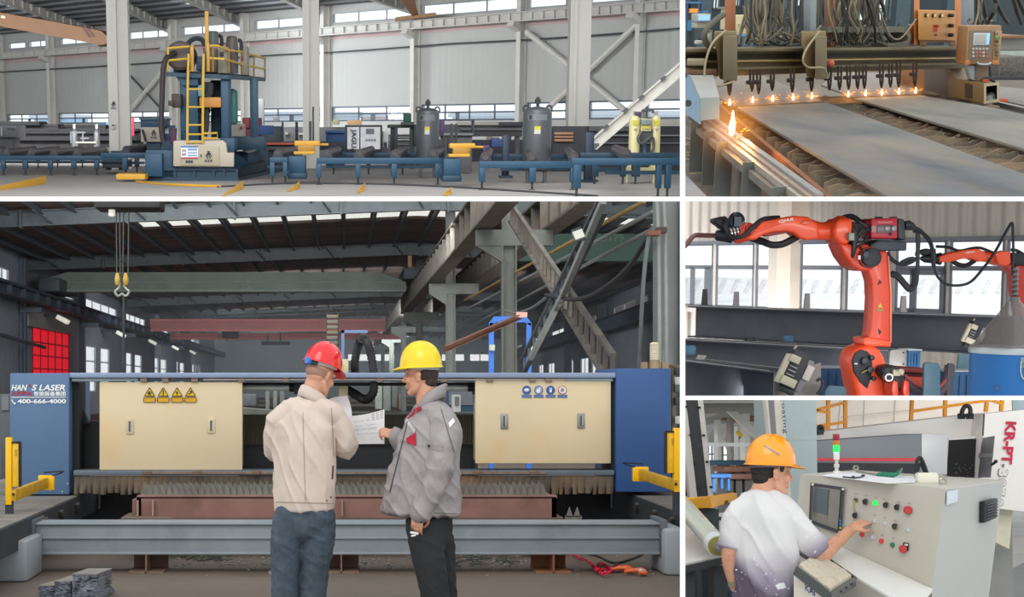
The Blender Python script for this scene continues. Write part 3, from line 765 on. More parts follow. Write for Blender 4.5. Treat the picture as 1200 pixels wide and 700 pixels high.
# cream covers
cov = []
for x0,y0,x1,y1,lb in ((116.5,448,284,551,'left cream sliding cover with four yellow warning signs'),(557,443.5,716,543.5,'right cream sliding cover with four round safety signs')):
    m = MB(); m.pbox(x0,y0,x1,y1,YM-.05,.06); m.pbox(x0+2,y0+2,x1-2,y1-2,YM+.01,.4); c = m.build('sliding_cover',cream,t,bevel=.008,label=lb); cov.append(c)
    hs = ((152,500),(247.5,499)) if x0 < 200 else ((591,494),(681,493.5))
    for hx,hy in hs:
        m = MB(); m.pbox(hx-4.5,hy-9,hx+4.5,hy+9,YM-.062,.012)
        hm = M('handle_cream','d8c4a2',.5) if x0 < 200 else M('handle_grey','9a9c98',.4,.4)
        h = m.build('recessed_handle',hm,c,bevel=.004)
        m = MB(); m.pbox(hx-1.3,hy-6,hx+1.6,hy+6,YM-.066,.006); m.build('handle_slot',M('slot_dark','5c5a54',.5),h)
        m = MB(); m.pbox(hx+1.2,hy-5.5,hx+2.2,hy+5.5,YM-.07,.012); m.build('grip',M('bright_zinc','c8ccd0',.3,.8),h)
yel = M('sign_yellow','e8c020',.5,0,.03); ink = M('sign_black','1c1a14',.6)
for i,x in enumerate((175.2,191.2,207.5,223.2)):
    Yq = YM-.055
    m = MB(); m.prism([P.at(x-6,464.3,Yq),P.at(x+6,464.3,Yq),P.at(x,454.5,Yq)],(0,-.004,0)); s = m.build('warning_sign',yel,cov[0])
    m = MB(); m.pbox(x-6.8,465.8,x+6.8,471.6,Yq-.003,.003); m.build('caption_plate',M('sign_amber','e0a818',.5),s)
    m = MB()
    for a,b in (((x-6,464.3),(x+6,464.3)),((x+6,464.3),(x,454.5)),((x,454.5),(x-6,464.3))): m.bar(P.at(*a,Yq-.006),P.at(*b,Yq-.006),.006,.003,up=(0,1,0))
    for y in (465.9,471.5): m.bar(P.at(x-6.8,y,Yq-.005),P.at(x+6.8,y,Yq-.005),.005,.003)
    for xx in (x-6.8,x+6.8): m.bar(P.at(xx,465.9,Yq-.005),P.at(xx,471.5,Yq-.005),.005,.003,up=(0,1,0))
    m.build('sign_border',ink,s)
    c = P.at(x,461,Yq-.006); m = MB(); r = .011
    if i == 0:
        for k in range(8): a = k*PI/4; m.bar(c,c+V((math.cos(a),0,math.sin(a)))*.022,.005,.003,up=(0,1,0))
        m.ball(c,(.009,.003,.009),seg=8,rings=6)
    elif i == 1: m.bar(c-V((0,0,.008)),c+V((0,0,.028)),.009,.003,up=(0,1,0)); m.ball(c-V((0,0,.018)),(.006,.003,.006),seg=8,rings=6)
    elif i == 2: m.prism([c+V((.004,0,.028)),c+V((-.012,0,.002)),c+V((-.002,0,.002)),c+V((-.004,0,-.02)),c+V((.012,0,.008)),c+V((.002,0,.008))],(0,-.003,0))
    else: m.bar(c-V((.02,0,.01)),c+V((.016,0,.008)),.008,.003,up=(0,1,0)); m.ball(c+V((.004,0,.016)),(.01,.003,.008),seg=8,rings=6)
    m.build('pictogram',ink,s)
sb = M('sign_blue','2c5ba8',.5); sr = M('sign_red','c04440',.5); sw = M('sign_white','eeeeea',.5)
for i,x in enumerate((617.2,631.2,645.2,659)):
    Yq = YM-.055; c = P.at(x,457.3,Yq); R5 = 5.1*Yq/1800
    m = MB(); m.cyl(c,c-V((0,.004,0)),R5,seg=24); s = m.build('safety_sign',sb if i < 3 else sr,cov[1])
    if i in (1,3): m = MB(); m.cyl(c-V((0,.004,0)),c-V((0,.006,0)),R5*.84,seg=24); m.build('sign_disc',M('sign_pale_blue','8f9fc8',.5) if i == 1 else sw,s)
    m = MB(); d = c-V((0,.007,0))
    if i == 0: m.ball(d,(R5*.62,.003,R5*.4),seg=12,rings=6); m.bar(d-V((R5*.7,0,-.004)),d+V((R5*.7,0,.004)),.012,.003); 
    elif i == 1: m.ball(d-V((.004,0,.01)),(R5*.5,.003,R5*.55),seg=12,rings=6); m.ball(d+V((.01,0,.014)),(.008,.003,.012),seg=8,rings=6)
    elif i == 2:
        m.ball(d-V((0,0,.012)),(.012,.003,.014),seg=10,rings=6)
        for kx in (-.009,-.003,.003,.009): m.bar(d+V((kx,0,-.004)),d+V((kx*1.3,0,.022)),.004,.003,up=(0,1,0))
    else:
        m.bar(d-V((.008,0,.02)),d+V((-.008,0,.02)),.006,.003,up=(0,1,0)); m.bar(d-V((-.006,0,.02)),d+V((.008,0,.02)),.006,.003,up=(0,1,0)); m.bar(d-V((.02,0,0)),d+V((.02,0,0)),.005,.003)
    m.build('pictogram',sw if i < 3 else ink,s)
    m = MB(); m.pbox(x-5.7,462.8,x+5.8,466.2,Yq-.003,.003); cp = m.build('caption_plate',M('sign_caption_blue','5d74a8',.5),s)
# frame between, inner machine: rollers, bellows, shade
m = MB(); m.pbox(82,448,93,551,YM+.05,.35); m.build('frame_post',black,t); m = MB(); m.pbox(716,444,722,566,YM,.5); m.build('frame_post',black,t)
m = MB(); m.bar(P.at(84,452,YM+.3),P.at(101,497,YM+.3),.06,.1,up=(0,1,0)); m.build('diagonal_stay',black,t)
for q_ in ((84,494,118,551,YM+.35,.4),(284,521,557,552,YM+.5,.3),(284,448.5,557,452.5,YM+.25,.3)): m = MB(); m.pbox(*q_); m.build('inner_housing',black,t)
m = MB(); x0,x1 = P.at(284,500,YM+.5).x,P.at(557,500,YM+.5).x; z0,z1 = P.at(400,521,YM+.5).z,P.at(400,486,YM+.5).z
n = 116
for i in range(n): a = x0+(x1-x0)*i/n; m.box(a,a+(x1-x0)/n*.6,YM+.45,YM+.52,z0,z1)
m.box(x0,x1,YM+.5,YM+.56,z0,z1); m.build('bellows',M('bellows_brown','4a4438',.8,0,.15,3),t)
for a,b in ((285,339),(520,548)):
    m = MB(); p0,p1 = P.at(a,455,YM+.2),P.at(b,455,YM+.2); m.cyl(p0,p1,.028,seg=16); r = m.build('shade_roller',M('roller_pale','c6c8c2',.35,.2),t)
    m = MB(); m.cyl(p1,p1+V((.06,0,0)),.034,seg=16); m.box(p1.x+.05,p1.x+.16,YM+.15,YM+.3,p1.z-.06,p1.z+.05); m.build('roller_bracket',black,r)
m = MB(); m.prism([P.at(x,y,YM+.9) for x,y in ((284,496),(300,492),(330,486),(318,481),(284,478))],(0,.3,0)); m.build('sheet_tray',M('tray_grey','8b8d86',.6),t)
# lower guide, brush curtain
m = MB(); m.pbox(86,551.5,720,557.5,YM-.1,.3); m.build('lower_beam',M('lower_beam_grey','66717c',.5,.2,.08,4),t,bevel=.005)
m = MB(); m.pbox(167,553,640,555.8,YM-.115,.03); m.build('lower_rail',M('lower_rail_brown','8a7668',.5,.3,.2,20),t)
for x in (172,231,300,560,626): m = MB(); m.pbox(x-5,551.8,x+5,557,YM-.13,.05); m.build('guide_carriage',M('carriage_rusty','7c6454',.6,.3),t,bevel=.006)
# each strip of the curtain is part of one hanging brush
m = MB(); x = 87.; random.seed(3)
while x < 718:
    w = random.uniform(6,9.5); a,b = P.at(x,558,YM-.08),P.at(min(x+w,719),558,YM-.08); zb = P.at(x,579+random.uniform(-1.2,1.2),YM-.08).z; zt = a.z
    dy = random.uniform(-.02,.03); tip = random.uniform(.1,.75)
    rows = []
    for k in range(6):
        u = k/5; z = zt+(zb-zt)*u; fr = 1-max(0,u-.4)**1.5*tip; rows.append([(a.x,YM-.08-u*.02+dy*u*u,z),(a.x+(b.x-a.x)*.5,YM-.085-u*.02+dy*u*u,z),(a.x+(b.x-a.x)*fr,YM-.08+dy*u*u,z)])
    m.sheet(rows,(0,.006,0)); x += w
m.build('brush_curtain',M('curtain_brown','5c5348',.85,0,.25,5,col2='80664a',amt=.45,scale2=1.4),t)
# trough with saw-tooth slats, each slat its own
t = thing('slat_table','rust-red cutting table trough filled with saw-toothed slats below the gantry','table',P.at(405,622,13.3))
yT = 13.3
m = MB(); m.pbox(160,583,652,607,yT,.04); m.pbox(160,581.5,653,584.5,yT,.16); m.pbox(155,586,163,607,yT+.02,.3)
a = P.at(160,590,yT); b = P.at(652,590,yT)
for x in (a.x,b.x-.04): m.box(x,x+.04,yT,yT+.9,.34,.515)
sd = m.build('trough_side',rust,t)
for px in (160,178,400,470): m = MB(); m.pbox(px,587,px+2,605,yT-.05,.05); m.build('stiffener',M('rust_pale','a08a7c',.8),t)
m = MB(); m.pbox(142,607,660,612,yT-.03,.5); m.prism([P.at(141,612,yT-.3),P.at(205,612,yT-.3),P.at(180,606,yT+.3),P.at(158,606,yT+.3)],(0,0,.03)); m.build('trough_base',M('rust_dark','6a5a50',.8),t)
for px in (178,300,420,560,640): p = P.at(px,607,yT); m = MB(); m.box(p.x-.04,p.x+.04,yT+.1,yT+.3,0,.35); m.build('trough_foot',M('rust_dark','6a5a50',.8),t)
slm = M('slat_steel','7e7972',.55,.3,.2,8,col2='6f675f',amt=.4)
for r in range(7):
    Y = yT+.1+.1*r; m = MB(); x0,x1 = P.at(172-r*1.2,580,Y).x,P.at(641-r*1.0,580,Y).x; n = 62; zt = P.at(400,572.5,yT).z+.01; zv = zt-.08
    pts = [(x0,Y,.4),(x1,Y,.4)]
    for i in range(n,-1,-1):
        a = x0+(x1-x0)*i/n
        if i < n: pts.append((a+(x1-x0)/n*.5,Y,zt+.012+random.uniform(-.012,.006)))
        pts.append((a,Y,zv))
    m.prism(pts,(0,.012,0)); m.build('slat',slm,t)
t = sl2 = thing('spare_slat','two pointed slat ends sticking up from the dark pit right of the trough','slat',P.at(672,612,13.1))
m = MB()
for x in (667,676): m.prism([P.at(x-4,606,13.1),P.at(x+4.5,606,13.1),P.at(x+.5,594,13.1)],(0,.01,0))
m.prism([P.at(662,610,13.1),P.at(682,610,13.1),P.at(682,605,13.1),P.at(662,605,13.1)],(0,.01,0)); m.build('slat_strip',slm,t)
# front beam, legs, end boxes
t = thing('front_beam','long grey steel beam lying across the floor in front of the cutting table','beam',P.at(405,666,12.2))
yF = 12.2
m = MB(); a,b = P.at(38,630,yF).x,P.at(775,630,yF).x; zt,zb = P.at(400,613,yF).z,P.at(400,650,yF).z; zm = P.at(400,631,yF).z
m.box(a,b,yF,yF+.3,zb,zt); m.box(a,b,yF-.03,yF+.02,zt-.015,zt); m.box(a,b,yF-.02,yF+.02,zm-.006,zm+.012); m.box(a,b,yF-.03,yF+.02,zb,zb+.02)
m.build('beam_body',galv,t,bevel=.004)
for x in (a-.02,b-.02): m = MB(); m.box(x,x+.05,yF-.1,yF+.35,zb-.02,zt+.03); m.build('end_plate',M('plate_dark','595f63',.6),t,bevel=.004)
for px,col in ((172,0),(400,0),(648,1)):
    p = P.at(px,650,yF); m = MB(); m.ibeam((p.x,yF+.12,0.012),(p.x,yF+.12,zb),.24,.26,.012,.012,up=(0,1,0)) if 0 else None
    m.box(p.x-.006,p.x+.006,yF-.05,yF+.3,0,zb); m.box(p.x-.14,p.x+.14,yF-.05,yF+.3,0,.012); m.box(p.x-.14,p.x+.14,yF+.28,yF+.3,0,zb)
    m.build('leg',M('leg_rust','7d6254',.8,0,.2,4) if not col else M('leg_orange_rust','8c5c3c',.8,0,.2,4),t)
for px0,px1,py0,Y,lab_ in ((-8,32,634,11.6,'grey steel foot box under the left track deck'),(778.5,806,620.5,12.0,'grey steel foot box under the right track deck')):
    a,b = P.at(px0,640,Y),P.at(px1,640,Y); m = MB(); m.box(a.x,b.x,Y,Y+.6,0,P.at(20,py0,Y).z)
    tag(m.build('steel_support_block',M('foot_grey','9aa1a6',.55,.1,.06,2),bevel=.03),lab_,'support')
deckm = M('track_deck','7d7872',.75,0,.14,2.5,col2='68635e',amt=.45)
side = M('track_side','30343a',.7,0,.2,3)
# side tracks
for s,X,lab_ in ((-1,2.46,'dark steel track deck running back along the left side of the machine'),(1,2.75,'dark steel track deck running back along the right side of the machine')):
    t = thing('track_deck',lab_,'track',(s*(X+.6),14,.25))
    m = MB(); xa,xb = (s*X,s*(X+1.25)); lo,hi = min(xa,xb),max(xa,xb); m.box(lo,hi,9.6,17,.44,.45); 
    y = 9.6
    while y < 17: m.box(lo,hi,y,y+.28,.445,.457); y += .3
    m.build('deck_plate',deckm,t)
    m = MB(); m.box(s*X-.02,s*X+.02,9.6,17,.24,.45); m.box(lo,hi,16.9,17,.0,.44); m.build('side_plate',side,t)
    for y in (12.6,13.3,14.1): m = MB(); m.obox((s*(X-.03),y,.36),(.06,.04,.1),Mx.Rotation(.5,3,'X')); m.build('bracket',M('bracket_worn','4a4640',.7,.3),t,bevel=.01)
    xx = s*(X+.9)
    for y in (10.4,13,16):
        m = MB(); m.box(xx-.08,xx+.08,y,y+.16,0,.44); m.build('deck_support',side,t)
        m = MB(); m.box(s*(X+.1)-.05,s*(X+.1)+.05,y+.7,y+.8,0,.44); m.build('deck_support',side,t)
# dark pit walls beneath the machine
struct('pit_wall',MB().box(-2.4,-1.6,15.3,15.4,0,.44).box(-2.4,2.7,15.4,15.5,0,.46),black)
# yellow light barriers
yw = M('safety_yellow','ffc200',.45,0,.04,3)
def barrier(s,px,lab_):
    Y = 12.3; c = P.at(px,590,Y); t = thing('light_barrier',lab_,'barrier',c)
    m = MB(); a,b = (6.3,13.4) if s < 0 else (790,799); p0,p1 = P.at(a,513,Y),P.at(b,592 if s < 0 else 577,Y)
    if s > 0: p0 = P.at(a,502,Y)
    m.box(p0.x,p1.x,Y,Y+.06,p1.z,p0.z); m.build('post',yw,t,bevel=.004)
    a,b = (13.8,22.5) if s < 0 else (781,790); p0,p1 = P.at(a,519.5 if s < 0 else 507,Y),P.at(b,571 if s < 0 else 555,Y)
    m = MB(); m.box(p0.x,p1.x,Y+.01,Y+.07,p1.z,p0.z); h = m.build('sensor_head',M('sensor_yellow','f2bc1c',.5),t,bevel=.006)
    m = MB(); e = p1.x if s < 0 else p0.x; m.box(e-.006,e+.006,Y,Y+.07,p1.z,p0.z+.005); m.box(p0.x,p1.x,Y,Y+.07,p0.z,p0.z+.012); m.build('sensor_edge',black,h)
    text('ESPE',M('sensor_ink','8a6c10',.6),h,P.at(17.5 if s < 0 else 787,527 if s < 0 else 514,Y+.008),(0,0,-1),(1,0,0),8*Y/1800,2.4*Y/1800)
    m = MB()
    if s < 0: pa,pb = P.at(16,581,Y),P.at(54,566,13.6)
    else: pa,pb = P.at(792,569,Y),P.at(751,556,13.6)
    m.bar(pa,pb,.04,.09); m.build('arm',M('arm_yellow_worn','c89a1c',.5,0,.15,8),t,bevel=.004)
    m = MB(); m.obox(pb+V((0,.02,0)),(.14,.05,.13)); m.build('arm_bracket',yw,t,bevel=.006)
    m = MB(); m.bar(pa+V((0,-.03,.01)),pb+V((0,-.03,.005)),.012,.02)
    m.tube([pb+V((-s*.05,0,.06)),pb+V((-s*.16,0,.1)),pb+V((s*.02,0,.09))],.006,6,3); m.build('cable',black,t)
    m = MB(); m.box(c.x-.03,c.x+.03,Y+.01,Y+.05,.45,P.at(px,590 if s < 0 else 577,Y).z+.02) if c.z > .45 else m.box(c.x-.03,c.x+.03,Y+.01,Y+.05,.2,.46)
    m.build('mount',side,t)
barrier(-1,10,'yellow light barrier post standing on the left track deck')
barrier(1,794,'yellow light barrier post standing on the right track deck')
# pump-like lamp and things on top of the right cabinet
t = thing('beacon_lamp','cream ribbed beacon lamp standing on the right blue cabinet','lamp',P.at(767,432,YM+.3))
c = BASE[t.name]; m = MB(); prof = [(.035,0)]
for k in range(8): prof += [(.046,.02+k*.12),(.046,.08+k*.12),(.041,.1+k*.12)]
m.rev(prof+[(.03,1)],c+V((0,0,.08)),c+V((0,0,.25)),16); m.build('lamp_body',M('beacon_cream','d6cbb0',.5),t)
m = MB(); m.cyl(c,c+V((0,0,.08)),.06,.045); m.obox(c+V((.1,0,.03)),(.06,.05,.06)); m.obox(c+V((-.1,0,.03)),(.06,.05,.06)); m.build('lamp_base',M('beacon_base','9a8466',.6,.3),t)
t = thing('shelf_unit','brown metal shelf upright with switch boxes right of the blue cabinet','shelf',P.at(791,505,YM+.5))
m = MB(); a = P.at(787.5,430,YM+.5); m.box(a.x,a.x+.02,YM+.5,YM+.55,.457,a.z); m.pbox(787,428,800,431,YM+.5,.3); m.build('upright',M('shelf_brown','6a5844',.6),t)
for y,c_ in ((435,'2a2c2c'),(446,'b8b8b0'),(455,'4a5a50'),(470,'3a3c3a'),(492,'c8c6be')):
    m = MB(); m.pbox(791,y-4,799.5,y+5,YM+.45,.1); m.build('switch_box',M('sw_'+c_,c_,.6),t,bevel=.006)
# exhaust hose loop, cable chain, blue bracket at the machine's middle
t = thing('exhaust_hose','black ribbed exhaust hose looping over the top beam between the two men','hose',P.at(433,473,YM+.15))
yH = YM+.1
path = [P.at(404,455,yH+.35),P.at(416,462,yH+.2),P.at(428,468.5,yH+.1),P.at(437.5,460,yH),P.at(438,440,yH),P.at(435,418,yH),P.at(430.5,402,yH),P.at(424,396.5,yH+.1),P.at(421,402,yH+.25),P.at(418,412,yH+.32),P.at(415.5,428,yH+.35),P.at(417,440,yH+.4)]
sp = spline(path,10); rr = [(.044 if i % 2 else .036) for i in range(len(sp))]
m = MB(); m.tube(sp,rr,14); m.build('hose_wall',M('hose_black','2c2a2a',.5,0,.15,6),t,smooth=60)
m = MB(); c = P.at(425.5,397.5,yH); d = V((.3,0,1)).normalized(); m.tube([c+V((.045*math.cos(a),-.01,.035*math.sin(a))) for a in [2*PI*k/20 for k in range(21)]],.007,6); m.build('hose_clamp',M('clamp_grey','55504e',.4,.5),t)
t = thing('cable_chain','upright grey segmented cable carrier rising behind the red helmet','cable chain',P.at(389,434,YM+.6))
m = MB()
for k in range(11): y = 369+k*6.2; m.pbox(383,y,396,y+4.2,YM+.6,.08)
m.build('chain_links',M('chain_tan','8b8474',.6,0,.1,8),t,bevel=.006)
for x in (382.3,395.2): m = MB(); m.pbox(x,367.5,x+1.8,437,YM+.62,.05); m.build('chain_side',M('chain_dark','55524a',.6),t)
t = thing('cantilever_bracket','pale blue cantilever bracket arm above the top beam left of the hose','bracket',P.at(402,437,YM+.5))
m = MB(); m.pbox(400,387,403.5,437,YM+.5,.05); m.build('upright',M('bracket_blue','8098c0',.5),t)
m = MB(); m.pbox(400,387,431,390.5,YM+.5,.05); m.build('arm',M('bracket_blue','8098c0',.5),t)
for q_ in ((397.5,421,408.5,437.5),(397,449,408,469)): m = MB(); m.pbox(*q_,YM+.3,.12); m.build('junction_box',M('box_cream','dccfa4',.5),t,bevel=.006)
m = MB(); m.pbox(399.5,427,402.5,434,YM+.295,.01); m.build('box_label',yel,t)
# laser head assembly glimpsed between the men, clutter behind
t = thing('control_rack','grey and white rack of control units glimpsed behind the hose','rack',P.at(470,484,YM+2.2))
for x0,y0,x1,y1,c_ in ((440,452,448,480,'aab0a8'),(449,448,458,482,'8a928c'),(459,450,466,478,'6c706c'),(489,450,497,480,'b4b2a4'),(500,452,510,484,'7c8480'),(512,450,522,484,'59616a'),(467,462,470,480,'7f6c60'),(284,462,300,476,'70747a'),(311,456,316,484,'8a8e88'),(320,456,325,484,'8a8e88'),(328,458,333,484,'7c807c')):
    m = MB(); m.pbox(x0,y0,x1,y1,YM+2.2,.2); m.build('control_unit',M('ctl_'+c_,c_,.6,0,.2,12),t,bevel=.01)
m = MB(); m.box(P.at(280,480,YM+2).x,P.at(560,480,YM+2).x,YM+2,YM+2.6,0,P.at(400,484,YM+2).z); m.build('rack_base',M('rack_dark','4a4c4a',.7,0,.2,4),t)
# scrap stack: sheared plates, loose chips, chain
pm = M('plate_edge','9aa0ae',.45,.5,.15,20,col2='5d6068',amt=.5,scale2=14)
def stack(px0,px1,ytop,lab_,Y,n):
    t = thing('plate_stack',lab_,'plate stack',P.at((px0+px1)/2,708,Y))
    a,b = P.at(px0,690,Y).x,P.at(px1,690,Y).x; zt = P.at(px0,ytop,Y).z; z = 0; dz = zt/n
    for k in range(n):
        m = MB(); pts = []; nn = 9
        for i in range(nn+1): pts.append((a+(b-a)*i/nn+random.uniform(-.004,.004),Y+random.uniform(-.02,.01),z))
        sh = random.uniform(-.015,.02)
        pts += [(b+sh+.06,Y+.3,z),(a+sh+.06,Y+.3,z)]
        m.prism(pts,(0,0,dz*.8)); m.build('plate',pm if k < n-1 else M('plate_top','8a8680',.6,.2,.1,6),t); z += dz
stack(45,63,686,'shortest stack of sheared plates at the left end of the scrap heap',10.75,12)
stack(64,83,681,'middle stack of sheared plates in the scrap heap',10.7,13)
stack(85,114,672,'tallest stack of sheared plates at the right end of the scrap heap',10.65,15)
ch = M('chip_steel','9a9894',.5,.4,.4,3)
random.seed(11)
m = MB()
for k in range(420):
    px,py = random.choice(((random.uniform(205,320),random.uniform(652,664)),(random.uniform(385,480),random.uniform(652,668)),(random.uniform(525,620),random.uniform(650,665)),(random.uniform(150,780),random.uniform(650,676)),(random.uniform(530,620),random.uniform(648,660)))) 
    if 60 < px < 128: continue
    c = P.fl(px,py); s = random.uniform(.005,.02)*(2 if random.random() < .06 else 1)
    m.obox(c+V((0,0,s*.3)),(s*random.uniform(.6,2.5),s,s*.5),Mx.Rotation(random.uniform(0,6),3,'Z'))
tag(m.build('metal_chips',ch,kind='stuff'),'loose metal chips and offcuts scattered on the floor under the front beam','scrap')
m = MB()
for k in range(46):
    px,py = random.choice(((random.uniform(210,262),random.uniform(651,657)),(random.uniform(530,650),random.uniform(648,664)))); c = P.fl(px,py,.01); a = random.uniform(0,PI); L = random.uniform(.06,.3)
    m.bar(c-V((math.cos(a),math.sin(a),0))*L/2,c+V((math.cos(a),math.sin(a),.05))*L/2,.012,.008)
tag(m.build('offcut_strips',M('offcut_dark','5a5c54',.5,.4,.3,5),kind='stuff'),'dark thin offcut strips lying behind the front beam legs','scrap')
red = M('chain_red','d01838',.4,.1,.1,20)
t = thing('lifting_chain','red lifting chain heaped on the floor with two orange hooks','chain',P.fl(705,662))
pathp = [(661,651),(672,650),(680,655),(690,658),(695,664),(702,668),(712,666),(704,660),(698,668),(706,671),(716,668),(710,663),(700,662),(704,672),(714,671),(722,663),(728,660)]
pts = spline([P.fl(x,y,.014+.012*(i % 3)) for i,(x,y) in enumerate(pathp)],9)
acc = 0; last = pts[0]; i = 0
for a,b in zip(pts,pts[1:]):
    if (b-last).length < .03: continue
    d = (b-last).normalized(); mid = (b+last)/2; n = V((0,0,1)) if i % 2 else d.cross(V((0,0,1))).normalized()
    s = d.cross(n); L = .017
    m = MB(); ring = [mid+d*(L*math.cos(q)*1.2)+s*(.011*math.sin(q)) for q in [2*PI*k/10 for k in range(10)]]; m.tube(ring+[ring[0]],.0045,6); m.build('chain_link',red,t)
    last = b; i += 1
for x0,y0 in ((730,668),(746,671)):
    m = MB(); c = P.fl(x0,y0,.03); m.tube([c+V((-.09,.02,0)),c+V((-.03,.03,.01)),c+V((.04,.02,.01)),c+V((.06,-.03,.0)),c+V((.01,-.05,0))],[.014,.02,.024,.02,.012],8,4); m.build('hook',M('hook_orange','d8602c',.45,0,.15,20),t)
m = MB(); c = P.fl(752,671,.03); m.obox(c,(.05,.05,.06)); c = P.fl(722,668,.02); m.obox(c,(.06,.03,.03)); m.build('shackle',M('zinc_worn','b8b4aa',.4,.6),t,bevel=.008)
m = MB(); m.tube([P.fl(668,645,.01),P.fl(700,652,.01),P.fl(722,660,.01),P.fl(752,650,.01),P.fl(735,648,.01),P.fl(712,649,.01)],.01,6,5)
tag(m.build('air_hose',M('cable_black','2a2c2e',.7)),'dark thin hose lying on the floor behind the red chain','hose')
# ================================================================== BAY A: the two men and their drawings
Y0 = 9.47
pp = lambda px,py,dy=0: P.at(px,py,Y0+dy)
beige = M('jacket_beige','d2c1b4',.85,0,.05,9,col2='c0ad9f',amt=.36,scale2=5,bump=.12,bscale=260)
denim = M('denim_grey_blue','46525e',.9,0,.14,30,col2='5a6672',amt=.4,scale2=5,bump=.25,bscale=300)
# ---- left man
t = thing('person','man seen from behind in red helmet, beige jacket and grey-blue jeans holding papers','person',V((pp(357,735).x,Y0,0)))
man1 = t
fw = V((.34,.94,0)).normalized(); hR = frame((.68,.73,0),.34,.06)
m = MB()
hc = pp(375.5,441,.03); h = head(m,hc,hR,1.0)
m.limb([pp(361,482,.02),pp(364,466,.015),pp(371,444,.02)],[(.075,.07),(.066,.068),(.06,.065)],18,4,fw)
m.limb([pp(357,612),pp(356,560),pp(355,510),pp(358,482)],[(.15,.1),(.145,.1),(.16,.1),(.09,.07)],18,4,fw)
for s,hip,kn,an in ((-1,(339,610),(334,666),(332,722)),(1,(373,610),(368,666),(364,722))):
    m.limb([pp(*hip),pp(*kn,.0),pp(*an)],[.075,.055,.04],14,4); 
m.limb([pp(396,492,.02),pp(407,522,.06),pp(400,506,.3)],[.045,.042,.03],12,4); m.limb([pp(326,494,.05),pp(324,530,.16),pp(372,514,.36)],[.045,.042,.03],12,4)
hand(m,pp(401,503,.33),(.35,.5,.45),(.8,-.4,.3),-1,(.7,.7,.75,.8)); hand(m,pp(374,512,.37),(.9,.2,.2),(-.2,-1,.3),1,(.6,.6,.7,.7))
b = m.build('body',skinM,t); remesh(b,.0055,2)
m = MB(); s_ = Placed(m,hc,hR,1.0); s_.ball((0,-.022,.012),(.0735,.0905,.06)); hr = m.build('hair',stubbleM,t,label='close-cropped stubble hair')
face_parts(h,t)
hat = hard_hat(t,hc+hR @ V((0,-.006,.068)),hR,.98,M('helmet_red','e0121a',.22,0,.03,5,coat=.6),label='shiny red helmet with blue adjusting knob at the back',strap='c4c2c0',knob='3878c8')
m = MB()
m.limb([pp(357,598),pp(356.5,580),pp(356,545),pp(355,515),pp(355,497),pp(358,483),pp(362,474)],[(.188,.128),(.192,.138),(.195,.142),(.2,.142),(.196,.125),(.15,.105),(.09,.085)],26,5,fw,cap=.12)
m.limb([pp(327,492,.02),pp(340,484),pp(362,478),pp(384,484),pp(395,491,.02)],[.07,.078,.08,.076,.07],18,4,fw)
m.limb([pp(395,492,.02),pp(403,508,.03),pp(405,525,.06),pp(406,519,.16),pp(401,508,.29)],[.072,.074,.07,.062,.054],16,5)
m.limb([pp(326,493,.03),pp(323,512,.06),pp(323,530,.14),pp(345,522,.26),pp(366,514,.34)],[.072,.07,.066,.06,.052],16,5)
m.limb([pp(357,597),pp(357,590)],[(.186,.13),(.19,.134)],24,3,fw,cap=.2)
j = m.build('jacket',beige,t); remesh(j,.007,3,fabric(.010,(6,6,3.2),.010,(9,9,5),1))
m = MB()
ring = []
for i in range(33):
    a = 2*PI*i/32; c = pp(364.5,466.5-4*math.sin(a)*0,.01); tl = V((.028,0,-.032))
    ring.append((a,c))
rows = []
for q,(dz,r) in enumerate(((-.035,.086),(0,.084),(.032,.077),(.042,.072))):
    row = []
    for a,c in ring:
        d = V((math.cos(a),math.sin(a),0)); tilt = -.45*d.dot(V((1,0,0)))*r - .25*d.dot(fw)*r
        row.append(c+V((.006*q,0,0))+d*r+V((0,0,dz+tilt)))
    rows.append(row)
m.sheet(rows); cl = m.build('collar',beige,j,smooth=60); md = cl.modifiers.new('s','SOLIDIFY'); md.thickness = .008
tr = bvh(j)
patch(j,((317,588),(394,590),(393,591),(317,589.2)),40,1,M('seam_beige','a39384',.9),'hem_seam',.003,tr)
patch(j,((354.5,484),(355.3,484),(358.3,588),(357.5,588)),1,50,M('seam_beige','a39384',.9),'back_seam',.0025,tr)
patch(j,((388,478),(389,478),(392,536),(391,536)),1,30,M('seam_beige','a39384',.9),'armhole_seam',.0025,tr)
patch(j,((389.5,546),(391.5,546),(390.5,562),(388.5,562)),2,8,M('pocket_dark','54403c',.8),'pocket_opening',.003,tr)
for x,y in ((383,587),(388,583)): patch(j,((x-.9,y-.9),(x+.9,y-.9),(x+.9,y+.9),(x-.9,y+.9)),2,2,M('button_brass','8a6e58',.4,.5),'button',.004,tr)
m = MB()
m.limb([pp(357.5,590),pp(357.5,606),pp(357.5,616)],[(.176,.118),(.184,.125),(.165,.118)],20,3,fw)
m.limb([pp(339,606),pp(337,630),pp(335,666),pp(334,700,.0),pp(333,724)],[(.095,.11),(.097,.105),(.087,.09),(.083,.085),(.08,.085)],18,5,fw)
m.limb([pp(374,606),pp(373,630),pp(370,664),pp(367,700,.0),pp(366,724)],[(.095,.11),(.1,.105),(.085,.09),(.078,.082),(.075,.082)],18,5,fw)
tr_ = m.build('trousers',denim,t); remesh(tr_,.0075,3,fabric(.007,(8,8,5),.006,(9,9,12),2))
b2 = bvh(tr_)
patch(tr_,((343,601),(364,602),(362,603),(345,602)),10,1,M('denim_seam','333c44',.9),'yoke_seam',.003,b2)
patch(tr_,((383.5,604),(384.2,604),(380.2,699),(379.5,699)),1,40,M('denim_seam_pale','5c6870',.9),'side_seam',.003,b2)
patch(tr_,((343.5,606),(362,608),(360,626),(346,624)),8,8,M('denim_pocket','4c5863',.9,0,.15,30),'back_pocket',.003,b2)
